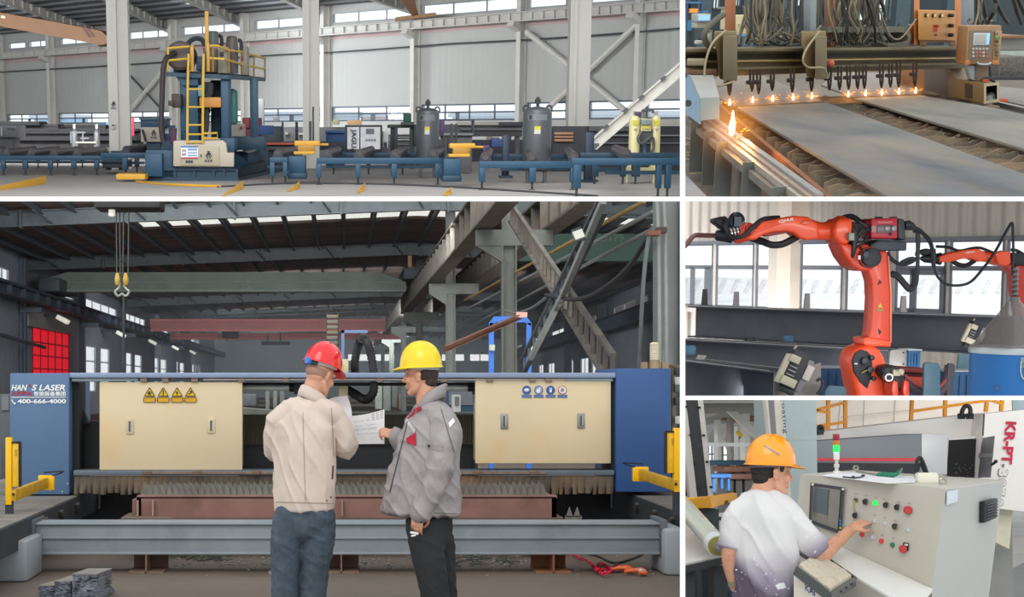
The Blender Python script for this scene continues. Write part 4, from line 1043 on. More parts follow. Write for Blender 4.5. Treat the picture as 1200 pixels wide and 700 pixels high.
blk = M('shoe_black','211f1e',.5)
shoe(t,V((pp(333,735).x,Y0+.02,0)),fw,blk); shoe(t,V((pp(366,735).x,Y0+.02,0)),V((.6,.8,0)),blk)
# ---- right man
t = thing('person','man in profile with yellow helmet, grey padded jacket and black trousers, holding a paper','person',V((pp(508,735).x,Y0,0)))
man2 = t
greyj = M('jacket_grey','9c9695',.7,0,.07,8,col2='837c7a',amt=.42,scale2=7,bump=.12,bscale=240)
fw = V((-.9,.43,0)).normalized(); hR = frame((-.93,.36,0),.02,-.02)
m = MB(); hc = pp(492.5,441,.0); h = head(m,hc,hR,1.0)
m.limb([pp(503,486),pp(501,470),pp(498,446)],[(.08,.075),(.07,.07),(.062,.066)],18,4,fw)
m.limb([pp(508,615),pp(505,560),pp(505,510),pp(503,482)],[(.13,.1),(.13,.11),(.15,.1),(.09,.07)],18,4,fw)
for hip,kn,an,dy in (((500,615),(506,664),(510,722),-.08),((510,615),(516,664),(519,722),.1)): m.limb([pp(*hip,dy),pp(*kn,dy),pp(*an,dy)],[.075,.055,.04],14,4)
m.limb([pp(519,494,-.12),pp(515,550,-.18),pp(490,600,-.2)],[.045,.04,.03],12,4); m.limb([pp(490,494,.15),pp(480,530,.22),pp(464,511,.2)],[.045,.04,.03],12,4)
hand(m,pp(491.5,600,-.2),(-.18,.1,-1),(-.3,-1,-.05),-1,(.35,.4,.45,.55),1.0,.6)
hand(m,pp(465.5,512,.2),(-.95,.05,.33),(.2,-.75,.6),1,(.55,.7,.8,.9),.95,.9)
b = m.build('body',skinM,t); remesh(b,.005,2)
m = MB(); s_ = Placed(m,hc,hR,1.0); s_.ball((0,-.034,.016),(.074,.082,.07)); s_.ball((0,-.06,-.03),(.055,.05,.05))
m.build('hair',M('hair_dark_short','3a2f2a',.8,0,.3,80,bump=.3,bscale=160),t)
face_parts(h,t)
hard_hat(t,hc+hR @ V((0,-.006,.062)),hR,1.0,M('helmet_yellow','f0d010',.35,0,.05,6,col2='d8b80c',amt=.38,coat=.3),label='scuffed yellow helmet with grey harness band',strap='a8a8a6')
m = MB()
m.limb([pp(493.5,601),pp(494,588),pp(497,560),pp(502,530),pp(506,508),pp(506,490),pp(503,478)],[(.17,.25),(.172,.245),(.172,.228),(.172,.205),(.17,.185),(.15,.14),(.085,.09)],28,5,fw,cap=.12)
m.limb([pp(492,494,.14),pp(500,486,.06),pp(508,486,-.05),pp(519,494,-.12)],[.08,.085,.09,.085],18,4,fw)
m.limb([pp(520,493,-.12),pp(520,520,-.16),pp(515,552,-.19),pp(504,580,-.2),pp(493,602,-.2)],[.08,.085,.078,.07,.06],18,5)
m.limb([pp(491,494,.14),pp(484,515,.2),pp(480,527,.23),pp(470,518,.21),pp(465,512.5,.2)],[.078,.076,.072,.06,.052],16,4)
j = m.build('jacket',greyj,t); remesh(j,.007,3,fabric(.011,(6,6,5),.013,(8,8,8),5))
tr = bvh(j)
m = MB(); rows = []
for q,(dz,r) in enumerate(((-.04,.094),(0,.092),(.035,.088),(.05,.083))):
    row = []
    for i in range(33):
        a = 2*PI*i/32; d = V((math.cos(a),math.sin(a),0)); c = pp(504,468)
        row.append(c+d*r+V((.008*q,0,dz-.55*d.dot(fw)*r)))
    rows.append(row)
m.sheet(rows); cl = m.build('collar',greyj,j,smooth=60); md = cl.modifiers.new('s','SOLIDIFY'); md.thickness = .01
redm = M('red_trim','a8182e',.8,0,.08,20)
patch(j,((471,489),(493,475),(494,480.5),(472,494)),12,4,redm,'red_collar_flap',.008,tr)
patch(j,((475.5,514),(487,507),(487.5,523),(477,519.5)),8,8,redm,'red_chest_pocket',.008,tr)
patch(j,((477,490),(487,503),(486,508),(474.5,494)),8,4,M('patch_white','c8c6c4',.7),'reflective_strip',.006,tr)
patch(j,((525.5,496),(531,490),(533,494),(527,501.5)),5,5,M('patch_bright','eceaea',.5),'reflective_strip',.006,tr)
patch(j,((499,520),(519,523),(519,529),(500,526)),10,4,M('flap_grey','8d8786',.7),'sleeve_pocket_flap',.006,tr)
patch(j,((501,521.5),(504,521.5),(504,524.5),(501,524.5)),2,2,M('snap_dark','3c3836',.4,.5),'snap',.009,tr)
patch(j,((477.5,492),(478.6,491),(457,578),(456,577)),1,40,M('zip_dark','3e3c3e',.6),'zip_edge',.006,tr)
for x,y in ((518,608),(524.5,608),(494,613)): patch(j,((x-1.2,y-1.2),(x+1.2,y-1.2),(x+1.2,y+1.2),(x-1.2,y+1.2)),2,2,M('snap_dark','3c3836',.4,.5),'snap',.005,tr)
patch(j,((509,601),(536,602),(536,603),(509,602)),12,1,M('seam_grey','6a6463',.8),'hem_seam',.004,tr)
patch(j,((516,478),(517,478),(533,530),(532,531)),1,20,M('seam_grey','6a6463',.8),'armhole_seam',.004,tr)
blackt = M('trousers_black','2a2d30',.9,0,.15,14,bump=.15,bscale=200)
m = MB()
m.limb([pp(503,600),pp(503,618),pp(504,628)],[(.13,.14),(.14,.145),(.13,.135)],20,3,fw)
m.limb([pp(497,616,-.06),pp(500,640,-.07),pp(506,672,-.08),pp(510,704,-.08),pp(511,724,-.08)],[(.1,.105),(.1,.105),(.088,.092),(.08,.09),(.078,.088)],18,5,fw)
m.limb([pp(508,616,.08),pp(513,640,.1),pp(517,672,.1),pp(519,704,.1),pp(519,724,.1)],[(.1,.105),(.1,.105),(.086,.09),(.078,.088),(.078,.088)],18,5,fw)
tt = m.build('trousers',blackt,t); remesh(tt,.0075,3,fabric(.006,(8,8,5),.006,(9,9,12),7))
shoe(t,V((pp(512,735).x,Y0-.08,0)),fw,blk); shoe(t,V((pp(520,735).x,Y0+.1,0)),fw,blk)
# cigarette-like white scrap held in the hanging hand
m = MB(); m.obox(pp(485.5,625,-.2),(.05,.012,.014),Mx.Rotation(.2,3,'Y')); m.obox(pp(484.5,628,-.2),(.03,.012,.01),Mx.Rotation(-.2,3,'Y'))
tag(m.build('crumpled_tissue',M('paper_white','eeeef0',.8),bevel=.003),'small white scrap held in the hanging hand of the man in grey','scrap')
# ---- paper sheets
pw = M('paper_white','eeeef0',.8,0,.02)
def paper(pts_fn,nu,nv,name,label,base):
    g = [[pts_fn(i/nu,j/nv) for i in range(nu+1)] for j in range(nv+1)]
    m = MB(); m.sheet(g,(0,.0006,0)); return tag(m.build(name,pw,base=base,smooth=60),label,'paper')
def pf(u,v):
    a = pp(409,488,.36)*(1-u)+pp(450.5,480,.30)*u; b = pp(414,521,.36)*(1-u)+pp(450.5,520.5,.30)*u
    p = a*(1-v)+b*v; return p+V((0,.03*math.sin(PI*u),-.008*math.sin(PI*u)*(1-v)))
sh = paper(pf,14,10,'paper_sheet','printed white sheet held out between the two men',pp(430,520,.33))
m = MB(); random.seed(5)
for k,v in enumerate((.22,.38,.48,.52,.66)):
    u = .12
    while u < .78 - .2*(k == 0):
        w = random.uniform(.02,.09); a,b = pf(u,v),pf(u+w,v); up = V((0,0,.0025)); o_ = V((0,-.002,0)); m.add([a+o_,b+o_,b+o_+up,a+o_+up],[(0,1,2,3)]); u += w+random.uniform(.01,.04)
m.build('handwriting',M('ink_grey','9090a0',.8),sh)
m = MB()
for k in range(3):
    for r in range(4):
        a,b = pf(.64+.12*k,.06+.06*r),pf(.72+.12*k,.06+.06*r); up = V((0,0,.006)); o_ = V((0,-.002,0)); m.add([a+o_,b+o_,b+o_+up,a+o_+up],[(0,1,2,3)])
m.build('table_print',M('ink_pale','b8b8bc',.8),sh)
def pc(u,v):
    a = pp(380,470,.40)*(1-u)+pp(407,464,.42)*u; b = pp(386,498,.38)*(1-u)+pp(410.5,503,.37)*u
    p = a*(1-v)+b*v; return p+V((.012*math.sin(PI*v)*u*1.6,.06*math.sin(PI*v),.008*math.sin(PI*u)*(1-v)))
paper(pc,12,12,'paper_sheet','curled blank sheet in the hands of the man in the red helmet',pp(395,500,.4))
# ================================================================== BAY B: the drilling line hall (upper left)
P = Bay(152,1.6,{'B': 233,'R': 800})
def band(px,py0,py1): return None
wA,wB = P.at(0,100,138),P.at(797,100,85)
wd = V((wB.x-wA.x,wB.y-wA.y,0)); wL = wd.length; wd.normalize(); wn = V((wd.y,-wd.x,0))      # wn points into the hall
if wn.y > 0: wn = -wn
w0 = V((wA.x,wA.y,0))
WF = lambda u,z: w0+wd*u+V((0,0,z))
def uz(px,py,off=0):
    p = onplane(px,py,w0+wn*off,wn); return (p-w0).dot(wd),p.z
def wp(px,py,off=0): return onplane(px,py,w0+wn*off,wn)
floorB = M('pale_concrete','a9a5a2',.55,0,.08,.35,col2='96928f',amt=.42,scale2=.12,spec=.35)
a = P.fl(-60,231.5); b = P.fl(860,231.5)
m = MB(); m.add([P.fl(-80,232.6),P.fl(860,232.6),(55,150,0),(-80,170,0)],[(0,1,2,3)]); m.v += [p-V((0,0,.2)) for p in m.v]; m.f += [(7,6,5,4)]
struct('floor',m,floorB)
wallB = M('pale_cladding','b8bab8',.6,.05,.04,.3,ribs=('X',.9,.25))
segs = [(9,61),(69,128),(150,203),(212,287),(296,357),(372,382),(389,487),(494,610),(618,664),(690,747),(757,800)]
lowt = lambda x: 134.5-.0232*x; lowb = lambda x: 145.5-.008*x
upt = lambda x: 51.5-.092*x; upb = lambda x: 59-.078*x
ops = []; ups = []
for s in segs:
    c = (s[0]+s[1])/2; ua,ub = uz(s[0],140)[0],uz(s[1],140)[0]
    ops.append((ua,ub,uz(c,lowb(c))[1],uz(c,lowt(c))[1]))
for s in [(-8,3),(9,30),(33,62),(70,128),(150,204),(213,289),(298,357),(372,382),(389,487),(494,611),(618,664),(690,748)]:
    c = (s[0]+s[1])/2; ua,ub = uz(s[0],40)[0],uz(s[1],40)[0]
    ups.append((ua,ub,uz(c,upb(c))[1],uz(c,upt(c))[1]))
ztop = uz(400,upt(400))[1]+.5
struct('wall_back',holes(WF,(-8,wL+6),(0,ztop),ops+ups,wn*-.3),wallB)
frm = M('window_frame_grey','55606c',.5,.2,.05)
for i,o in enumerate(ops):
    w = o[1]-o[0]; n = max(1,round(w/2.3)); hh = o[3]-o[2]
    ex = []
    for k in range(1,n,3):
        u = o[0]+w*k/n; ex += [(u,u+w/n,o[2]+hh*.46,o[2]+hh*.54),(u+w/n*.44,u+w/n*.58,o[2],o[2]+hh*.5)]
    window(WF,*o,n,2,frm,.09,wn,extra=ex)
for o in ups:
    n = max(1,round((o[1]-o[0])/2.4)); window(WF,*o,n,1,M('window_frame_pale','a4a8ac',.5),.09,wn)
# pale neighbouring buildings and fence seen through the lower windows
for i,(x0,x1,y0,c) in enumerate(((40,80,139,'9cc4e0'),(300,420,136,'c8d4e0'),(425,470,137,'d8c4c4'),(540,610,136.5,'c4d2de'),(690,800,135,'ccd6e0'))):
    t = thing('distant_building',('pale blue','pale grey','pinkish','pale bluish','light grey')[i]+' distant building outside the lower windows, '+('far left','left of the black tank','behind the signboard','between the two tanks','at the right')[i],'building',P.fl(x0,165) if 0 else V((P.at((x0+x1)/2,140,190).x,190,0)))
    m = MB(); a,b = P.at(x0,y0,190),P.at(x1,y0,190); m.box(a.x,b.x,190,205,0,a.z); m.build('facade',M('bld_'+c,c,.8),t)
    m = MB(); m.box(a.x-.5,b.x+.5,189.5,205.5,a.z,a.z+.5); m.build('roof_edge',M('bld_roof','b0bcc8',.8),t)
# wall columns, runway beam, painted pink reflection, cable
white = M('white_steel','d2d1cc',.5,.05,.04,2)
for px in (6,65,208,292,385.5,490.5,614,752):
    u = uz(px,130)[0]; p = WF(u,0)+wn*.35; w = 6/1800*p.y
    m = MB(); m.ibeam(p,p+V((0,0,ztop)),.6,w,.06,.04,up=wn); 
    zc = uz(px,69-.0725*px)[1]; m.bar(p+wn*.3+V((0,0,zc-.5)),p+wn*1.0+V((0,0,zc-.2)),.5,.35)
    struct('wall_back_column',m,white)
def wbeam(y0,y1,off,mat,name,th=.3):
    m = MB(); q = [wp(-6,y0(-6),off),wp(803,y0(803),off),wp(803,y1(803),off),wp(-6,y1(-6),off)]
    m.prism(q,wn*-th); return m
m = wbeam(lambda x: 62.5-.0785*x,lambda x: 69-.0725*x,1.0,white,'')
for k in range(0,800,13):
    q = [wp(x,y,1.02) for x,y in ((k,62-.0785*k),(k+.9,62-.0785*k),(k+.9,69-.0725*k),(k,69-.0725*k))]; m.prism(q,wn*.12)
for y0,y1 in ((lambda x: 62-.0785*x,lambda x: 63.2-.0785*x),(lambda x: 68.4-.0725*x,lambda x: 69.6-.0725*x)):
    m.prism([wp(-6,y0(-6),1.0),wp(803,y0(803),1.0),wp(803,y1(803),1.0),wp(-6,y1(-6),1.0)],wn*.25)
struct('crane_runway_beam',m,M('runway_white','c4c3bf',.55,.05,.05,2))
m = wbeam(lambda x: 69-.0725*x,lambda x: 75-.0725*x,.06,white,'',.05); struct('wall_reflection_band',m,M('painted_pink_reflection','c0a8a8',.7,0,.08,.6))  # pinkish band painting the reddish reflected light below the runway beam
pts = [(0,84.5),(62,81),(130,77),(190,73),(332,64),(387,61.5),(440,58),(531,51),(614,47),(690,42),(752,37),(800,33)]
m = MB(); m.tube([wp(x,y,.5) for x,y in pts],.05,6); tag(m.build('wall_cable',M('cable_dark','3c4044',.6)),'thin dark cable running the whole length of the pale wall','cable')
for i,(a,b,th) in enumerate((((617,37),(734,131),.22),((747,28),(642,127),.22),((190,84),(152,130),.25),((152,88),(190,129),.1))):
    m = MB(); m.tube([wp(*a,.5),wp(*b,.5)],th/2*1.6,8); tag(m.build('wall_brace',white if i < 3 else M('dark_brace','50565a',.5)),('white brace falling right on the wall behind the black tank','white brace rising right on the wall towards the last column','white brace rising right on the wall beside the drilling machine','dark thin brace falling right on the wall beside the drilling machine')[i],'brace')
# roof, rafters, purlins, light strips
rd = V((wn.x,wn.y,.03))
RFp = lambda u,k: WF(u,ztop)+V((wn.x*k,wn.y*k,.075*k))
rq = RFp(0,0); rn_ = (RFp(10,0)-rq).cross(RFp(0,10)-rq).normalized()
def ruk(px,py):
    p = onplane(px,py,rq,rn_); return (p-w0).dot(wd),(p-w0).dot(wn)

roofB = M('roof_sheet_grey','63666a',.7,.1,.1,.8,stretch=(1,1,1))
strips = []
sk_ = []
for i in range(9):
    u,k = ruk(2+9.5*i,3+2.75*i); sk_.append((u-.9,u+.9,k-.7,k+.7))
for i in range(3):
    u,k = ruk(208+8*i,-1+3*i); sk_.append((u-.9,u+.9,k-.4,k+.4))
m = holes(lambda u,k: RFp(u,k),(-30,wL+20),(-1,70),sk_,(0,0,.1))
struct('ceiling',m,roofB); ceilB = [o for o in C.objects if o.name.startswith('ceiling')][-1]
for k in range(1,24):
    m = MB(); p,q = RFp(-30,k*1.7),RFp(wL+20,k*1.7); m.bar(p-V((0,0,.12)),q-V((0,0,.12)),.1,.16)
    m.build('purlin',M('purlin_grey','74777a',.6,.1),ceilB)
for x0,x1,y1 in ((130,22,-2),(206,138,-4),(291,230,-6),(386,342,-8),(490,452,-8)):
    p,q = onplane(x0,upt(x0)-1,rq,rn_)-V((0,0,.4)),onplane(x1,y1,rq,rn_)-V((0,0,.4)); q = p+(q-p)*2.2
    m = MB(); m.ibeam(p,q,.62,.36,.05,.04); n_ = max(6,int((q-p).length/1.6)); dd = (q-p).normalized()
    for k in range(n_): r = p+(q-p)*(k/n_); m.obox(r,(.05,.3,.56),Mx.Rotation(math.atan2(dd.y,dd.x),3,'Z'))
    struct('roof_beam',m,M('rafter_white','bcbab6',.55,.05,.06,2))
# big white columns in the hall
def column(px0,px1,split,Y,top,nm='hall_column'):
    a,b,s = P.at(px0,140,Y),P.at(px1,140,Y),P.at(split,140,Y)
    c = (a+b)/2; m = MB(); w = b.x-a.x
    m.box(a.x,s.x,Y-.25,Y+.5,0,16); m.box(s.x,b.x,Y,Y+.6,0,16)
    m.box(s.x-.06,s.x+.06,Y-.3,Y+.55,0,16)
    return struct(nm,m,M('column_white','d9d7d0',.5,.02,.03,1.5))
c1 = column(128.5,152,138,64.5,0); c2 = column(355,374,361,65,0); c3 = column(665,690,671,63,0)
inkB = M('logo_ink','2c3048',.6)
def figure_mark(par,cx,cy,hgt,Y,mat=inkB):
    m = MB(); k = hgt
    P3 = lambda x,y: P.at(cx+x*k,cy+y*k,Y)
    for (a,b,w) in (((0,-.35),(-.22,.5),.12),((0,-.35),(.22,.5),.12),((-.2,-.1),(-.42,.2),.1),((.2,-.1),(.42,.2),.1),((-.25,-.12),(.25,-.12),.14),((-.2,-.42),(.2,-.42),.12)):
        m.bar(P3(*a),P3(*b),w*k/1800*Y,.02,up=(0,1,0))
    c = P3(0,-.34); m.ball(c,(.13*k/1800*Y,.02,.13*k/1800*Y),seg=10,rings=6)
    m.build('company_mark',mat,par)
    m = MB()
    for i in range(3):
        for (x,y,w,h) in ((-.5+.36*i,.64,.26,.05),(-.5+.36*i,.74,.26,.05),(-.5+.36*i,.84,.26,.05),(-.39+.36*i,.62,.05,.3)):
            a,b = P3(x,y),P3(x+w,y+h); m.box(a.x,b.x,Y-.01,Y,b.z,a.z)
    m.build('company_lettering',mat,par)
figure_mark(c1,133.3,122,6.5,64.2)
m = MB(); m.pbox(131,145,134.8,151,64,.2); m.build('switch_box',M('box_white','dcdcd8',.5),c1,bevel=.02)
m = MB(); m.pbox(131.4,146,133.4,147.6,63.9,.1); m.build('switch',M('ink_black','161616',.5),c1)
# orange cranes
orange = M('crane_orange','6c4414',.5,0,.06,1)
t = thing('overhead_crane','orange overhead crane girder at the upper left under the white roof','crane',P.at(65,42,92))
def cp(x,y,k=0): return P.at(x,y,92+k)
m = MB(); m.prism([cp(-4,14),cp(60,25),cp(118,36),cp(128,45),cp(131,50),cp(118,52.5),cp(60,42),cp(-4,30)],(.4,1.2,0)); m.build('girder',orange,t)
m = MB()
for x in (96,101): m.prism([cp(x,33,-.1),cp(x+3,33.6,-.1),cp(x+10,43.5,-.1),cp(x+7,43,-.1)],(0,.08,0))
m.build('hazard_stripe',M('stripe_maroon','5c3440',.6),t)
m = MB(); m.prism([cp(1,18,-.1),cp(6,19,-.1),cp(6,22,-.1),cp(1,21,-.1)],(0,.08,0)); m.build('badge',M('badge_cream','d8c8b0',.6),t)
m = MB(); m.prism([cp(114,50,.2),cp(130,48,.2),cp(130,52,.2),cp(114,53.5,.2)],(0,1.5,0)); m.build('end_truck',M('truck_brown','6a4c30',.6),t)
t = thing('overhead_crane','orange crane girder end resting on the wall rail at the top centre','crane',P.at(487,24,96))
m = MB(); m.prism([P.at(463,-6,92),P.at(484,-6,92),P.at(491,20,98),P.at(487,23,98)],(0,1,.1)); m.build('girder',M('crane_orange_bright','a06030',.5,0,.06,1),t)
m = MB(); q = [P.at(463.5,20,98),P.at(511,14.5,96),P.at(511,18.5,96),P.at(463.5,24,98)]; m.prism(q,(0,1,0)); m.build('end_truck',M('truck_tan','93704c',.6),t)
# ---- left background: stacked dark girders, grey box machine, gas bottles
dk = M('dark_girder','2e2e32',.7,0,.12,1.5)
tops = [(-5,51,142.3,146.5,0),(-5,72,145.6,151.2,.4),(20,140,151,156.5,0),(18,142,156.5,162,.3),(14,140,162,173,0),(76,128,146.2,151,1.2),(151,168,151,162,.5),(151,168,162,171,.3)]
nms = ['top short dark steel girder on the left stack','second dark steel girder from the top of the left stack','middle long dark steel girder of the left stack','lower middle long dark steel girder of the left stack','bottom long dark steel girder of the left stack','far dark steel girder behind the gas bottles','upper dark girder between column and control cabinet','lower dark girder between column and control cabinet']
for (x0,x1,y0,y1,d),l in zip(tops,nms):
    Y = 86+d; a,b = P.at(x0,y0,Y),P.at(x1,y1,Y); h = a.z-b.z
    m = MB(); m.ibeam((a.x,Y+.5,(a.z+b.z)/2),(b.x,Y+.5-.6,(a.z+b.z)/2),h,1.0,.12,.08); tag(m.build('steel_girder',dk,group='stacked dark girders at the left'),l,'girder')
quick('control_box','dark grey control box machine at the far left edge','machine',(8,176),70,[('housing',M('box_grey','5b5d62',.5),[(-4,147,20,161.5,0,2)],.05),('stand',M('box_dark','4a4c52',.6),[(-4,161,16,186,.3,1.5)],.05),('vent',M('vent_pale','9c9ea0',.5),[(1,149,2.5,159,-.1,.1)]),('plate',M('plate_dk','3c3e44',.5),[(8,150,18,152,-.05,.06)])])
cyl = M('gas_cylinder_grey','6f7277',.4,.3,.06,2)
for px,l in ((87.5,'left grey gas bottle with a pale cap by the small bench'),(113.5,'right grey gas bottle beside the small bench')):
    t = thing('gas_bottle',l,'gas bottle',P.fl(px,186)); Y = 84; p = V((P.at(px,160,Y).x,Y,0)); tz = P.at(px,151,Y).z
    BASE[t.name] = p; t.matrix_world = P.M @ Mx.Translation(p)
    m = MB(); m.rev([(.16,0),(.17,.03),(.17,.85),(.13,.93),(.06,.98),(.05,1)],p,p+V((0,0,tz)),16); m.build('bottle',cyl,t)
    m = MB(); m.rev([(.07,0),(.08,.3),(.07,1)],p+V((0,0,tz)),p+V((0,0,tz+.25)),12); m.build('valve_cap',M('cap_pale','c4c4c0',.5),t)
t = thing('work_bench','small pale bench with a frame standing between the gas bottles','bench',V((P.at(100,180,82).x,82,0)))
m = MB(); m.pbox(89,166,113,168,81.5,1.2); m.build('bench_top',M('bench_pale','a8a69c',.6),t)
for x in (90,111): m = MB(); a = P.at(x,167,81.7); m.box(a.x-.04,a.x+.04,81.7,81.8,0,a.z); m.build('leg',M('bench_leg','7c7a70',.6),t)
m = MB()
for x in (82,96): a,b = P.at(x,154,82),P.at(x,168,82); m.box(a.x,a.x+.08,82,82.1,b.z,a.z)
a,b = P.at(82,155,82),P.at(104,163,82); m.box(a.x,P.at(96,0,82).x,82,82.08,a.z-.05,a.z+.03); m.box(P.at(90,0,82).x,b.x,82,82.08,b.z,b.z+.08); m.build('frame',M('frame_grey','74787c',.5,.3),t)
quick('crimson_banner','crimson panel hanging right of the big white column','panel',(154,160),80,[('board',M('crimson','b0284c',.6),[(151.5,138,157,159.5,0,.2)],.02),('hook',M('hook_grey2','8a8c90',.5),[(153,135.5,154,138.2,0,.1)])])
quick('blue_container','blue tarpaulin-covered box behind the girders left of the white column','container',(122,151),95,[('side',M('tarp_blue','46688c',.7),[(115,143.5,124,151,0,1)],.05),('front',M('tarp_light','88b8e0',.7),[(124,143.5,129,151,0,1)],.05)])
# control cabinet left of the machine
blB = M('machine_teal_blue','1e4660',.5,.1,.08,1.2); blD = M('machine_teal_dark','183a4e',.5,.1,.1,1.2); bei = M('machine_beige','b5ab9a',.5,0,.05,1)
t = quick('control_cabinet','blue and beige control cabinet left of the drilling machine','cabinet',(178,190),56,[('body',blB,[(164.5,139,195,150,0,1.2),(176,164,206,188,.2,1)],.03),('cabinet_front',bei,[(165,149,190,166.5,-.15,.8)],.03),('pedestal',blD,[(172,166,188,190,.1,.6)]),('side_panel',M('panel_navy','2c4a78',.5),[(190,147,204,168,.4,.5)],.02),('vent_top',M('vent_teal','3c5c6c',.5),[(163,138,196,140.5,-.1,1.3)]),('notice',M('paper_white','eeeef0',.8),[(193,149.5,197.5,156.5,.38,.02)])])
figure_mark(t,180,156,7,55.8)
m = MB(); m.bar(P.at(167,152,55.7),P.at(171,166,55.7),.08); m.build('cable',M('cable_black','2a2c2e',.7),t)
# ---- the drilling machine
Y = 49
t = thing('drilling_machine','tall blue gantry drilling machine with railed platform, ladder and beige base cover','machine',P.fl(250,210.5))
drill = t; BASE[t.name] = V((P.at(250,200,Y).x,Y,0)); t.matrix_world = P.M @ Mx.Translation(BASE[t.name])
def pz(py,YY=Y,px=250): return P.at(px,py,YY).z
def px_(x,YY=Y,py=160): return P.at(x,py,YY).x
def dbox(name,mat,x0,y0,x1,y1,d=0,D=1,bevel=.015,par=None,label=None): m = MB(); m.pbox(x0,y0,x1,y1,Y+d,D); return m.build(name,mat,par or t,bevel=bevel,label=label)
m = MB(); z0,z1 = 0,pz(197)
m.prism([(px_(171),Y,0),(px_(279),Y,0),(px_(315),Y+11,0),(px_(205),Y+11,0)],(0,0,.12)); m.prism([(px_(171),Y,z1-.08),(px_(279),Y,z1-.08),(px_(315,Y+9),Y+9,z1-.08),(px_(205),Y+9,z1-.08)],(0,0,.1)); m.prism([(px_(173),Y+.1,0),(px_(277),Y+.1,0),(px_(312,Y+9),Y+9,0),(px_(205),Y+9,0)],(0,0,z1-.04))
for x in (190,204,227,250,262,277): a = px_(x); m.box(a-.03,a+.03,Y-.02,Y+.1,.1,z1-.08)
m.build('base_frame',blD,t)
dbox('base_side',blB,171,176,203,208,.1,1.5); dbox('front_box',blB,170,180,190,207,-.3,.8)
q = [(203,195),(203,166),(206,164.5),(261,164.5),(265,168),(266,179),(274,179),(274,195.5)]
m = MB(); m.prism([P.at(x,y,Y-.25) for x,y in q],(0,.8,0)); cov = m.build('base_cover',bei,t,bevel=.02,label='beige base cover with posters and company mark')
m = MB(); m.pbox(211.5,171.5,257,194,Y-.3,.06); dr = m.build('access_door',M('door_beige','b0a690',.5,0,.05,1),cov,bevel=.008)
m = MB(); m.pbox(212,171,232,186,Y-.32,.03); po = m.build('notice_board',M('paper_white','eeeef0',.8),cov)
for (x0,y0,x1,y1,c) in ((212,171,232,173,'5a82b8'),(220,174,231,176.5,'88a0c4'),(220,178,231,180,'a0b4d0'),(220,181.5,231,183,'88a0c4'),(212,184.5,232,186,'b03848'),(213,175,218,178,'a8a8b0'),(213,179.5,218,182.5,'9898a0')):
    m = MB(); m.pbox(x0,y0,x1,y1,Y-.335,.014); m.build('notice_print',M('np_'+c,c,.7),po)
figure_mark(cov,244.5,181.5,9,Y-.33)
m = MB(); m.pbox(235,181,236,184,Y-.34,.04); m.build('door_handle',M('ink_black','161616',.5),dr)
for i in range(3): m = MB(); m.pbox(217.5+3*i,188,219.8+3*i,191,Y-.33,.02); m.build('company_lettering',inkB,cov)
# columns, cross head, platform
dbox('front_column',blB,211,86,232,165,.4,1.3); dbox('front_column',blB,259,88,268,165,.2,1.2); dbox('column_foot',blB,258,162,275,178,.1,1.5)
dbox('rear_column',M('machine_teal_mid','285066',.5,.1),293,92,301,162,3,1.0); dbox('column_foot',blD,272,160,310,176,3,1.5)
dbox('rear_column',blD,247,94,259,162,1.5,1.2)
m = MB(); zt,zb = pz(83.5),pz(89)
m.prism([P.at(195,89.5,Y),P.at(268,93,Y),P.at(311,95.5,Y+5),P.at(250,88,Y+6)],(0,0,(zt-zb)*.9)); m.build('platform',blD,t)
m = MB(); m.prism([P.at(206,90,Y+.2),P.at(214,100,Y+.2),P.at(232,100,Y+.2),P.at(232,90,Y+.2)],(0,1.2,0)); m.build('platform_bracket',blB,t)
# side beam with guide way
m = MB(); m.prism([P.at(274,178,Y),P.at(288,178,Y),P.at(313,173,Y+7),P.at(313,193,Y+7),P.at(288,198,Y),P.at(274,198,Y)],(0,1,0)); m.build('side_beam',blB,t)
m = MB(); m.prism([P.at(289,192,Y-.05),P.at(311,187,Y+6),P.at(311,190,Y+6),P.at(289,195.5,Y-.05)],(0,.02,0)); m.build('side_slot',M('slot_black','141c22',.6),t)
m = MB(); m.prism([P.at(287,178.6,Y-.02),P.at(302,174.5,Y+4),P.at(304,176,Y+4),P.at(292,179,Y-.02)],(0,.3,.02)); m.build('guide_way',M('guide_worn','8c8478',.5,.3),t)
# orange head, spindle, hanging hose
dbox('drill_head',M('head_orange','b87c34',.5,0,.06,1),233.5,114,259,126,.1,1.2,.03)
dbox('spindle_slide',blD,237,96,246,114,.5,.8); dbox('teal_tank',M('tank_teal','3c8078',.5),268,104,277,146,2.5,.8,.1); dbox('lamp_box',M('lamp_teal','6c9c94',.5),232,100,239,113,.3,.4)
m = MB(); c = P.at(240.5,130,Y+.6); m.ball(c,(.17,.3,.17)); m.cyl(c,P.at(239,158,Y+.6),.1,.04,12); m.build('spindle',M('spindle_dark','1c2226',.5),t)
m = MB(); m.tube([P.at(240,122,Y+.4),P.at(243,138,Y+.4),P.at(240,160,Y+.4)],.08,8,4); m.tube([P.at(246,97,Y+.3),P.at(246,108,Y+.3),P.at(243,114,Y+.3)],.12,8,4); m.build('hydraulic_hose',M('cable_black','2a2c2e',.7),t)
dbox('clamp_unit',M('clamp_brown','3c3230',.6),201,110,212,126,-.2,.8,.03); dbox('clamp_jaw',M('clamp_brown','3c3230',.6),197,118,203,124,-.3,.4)
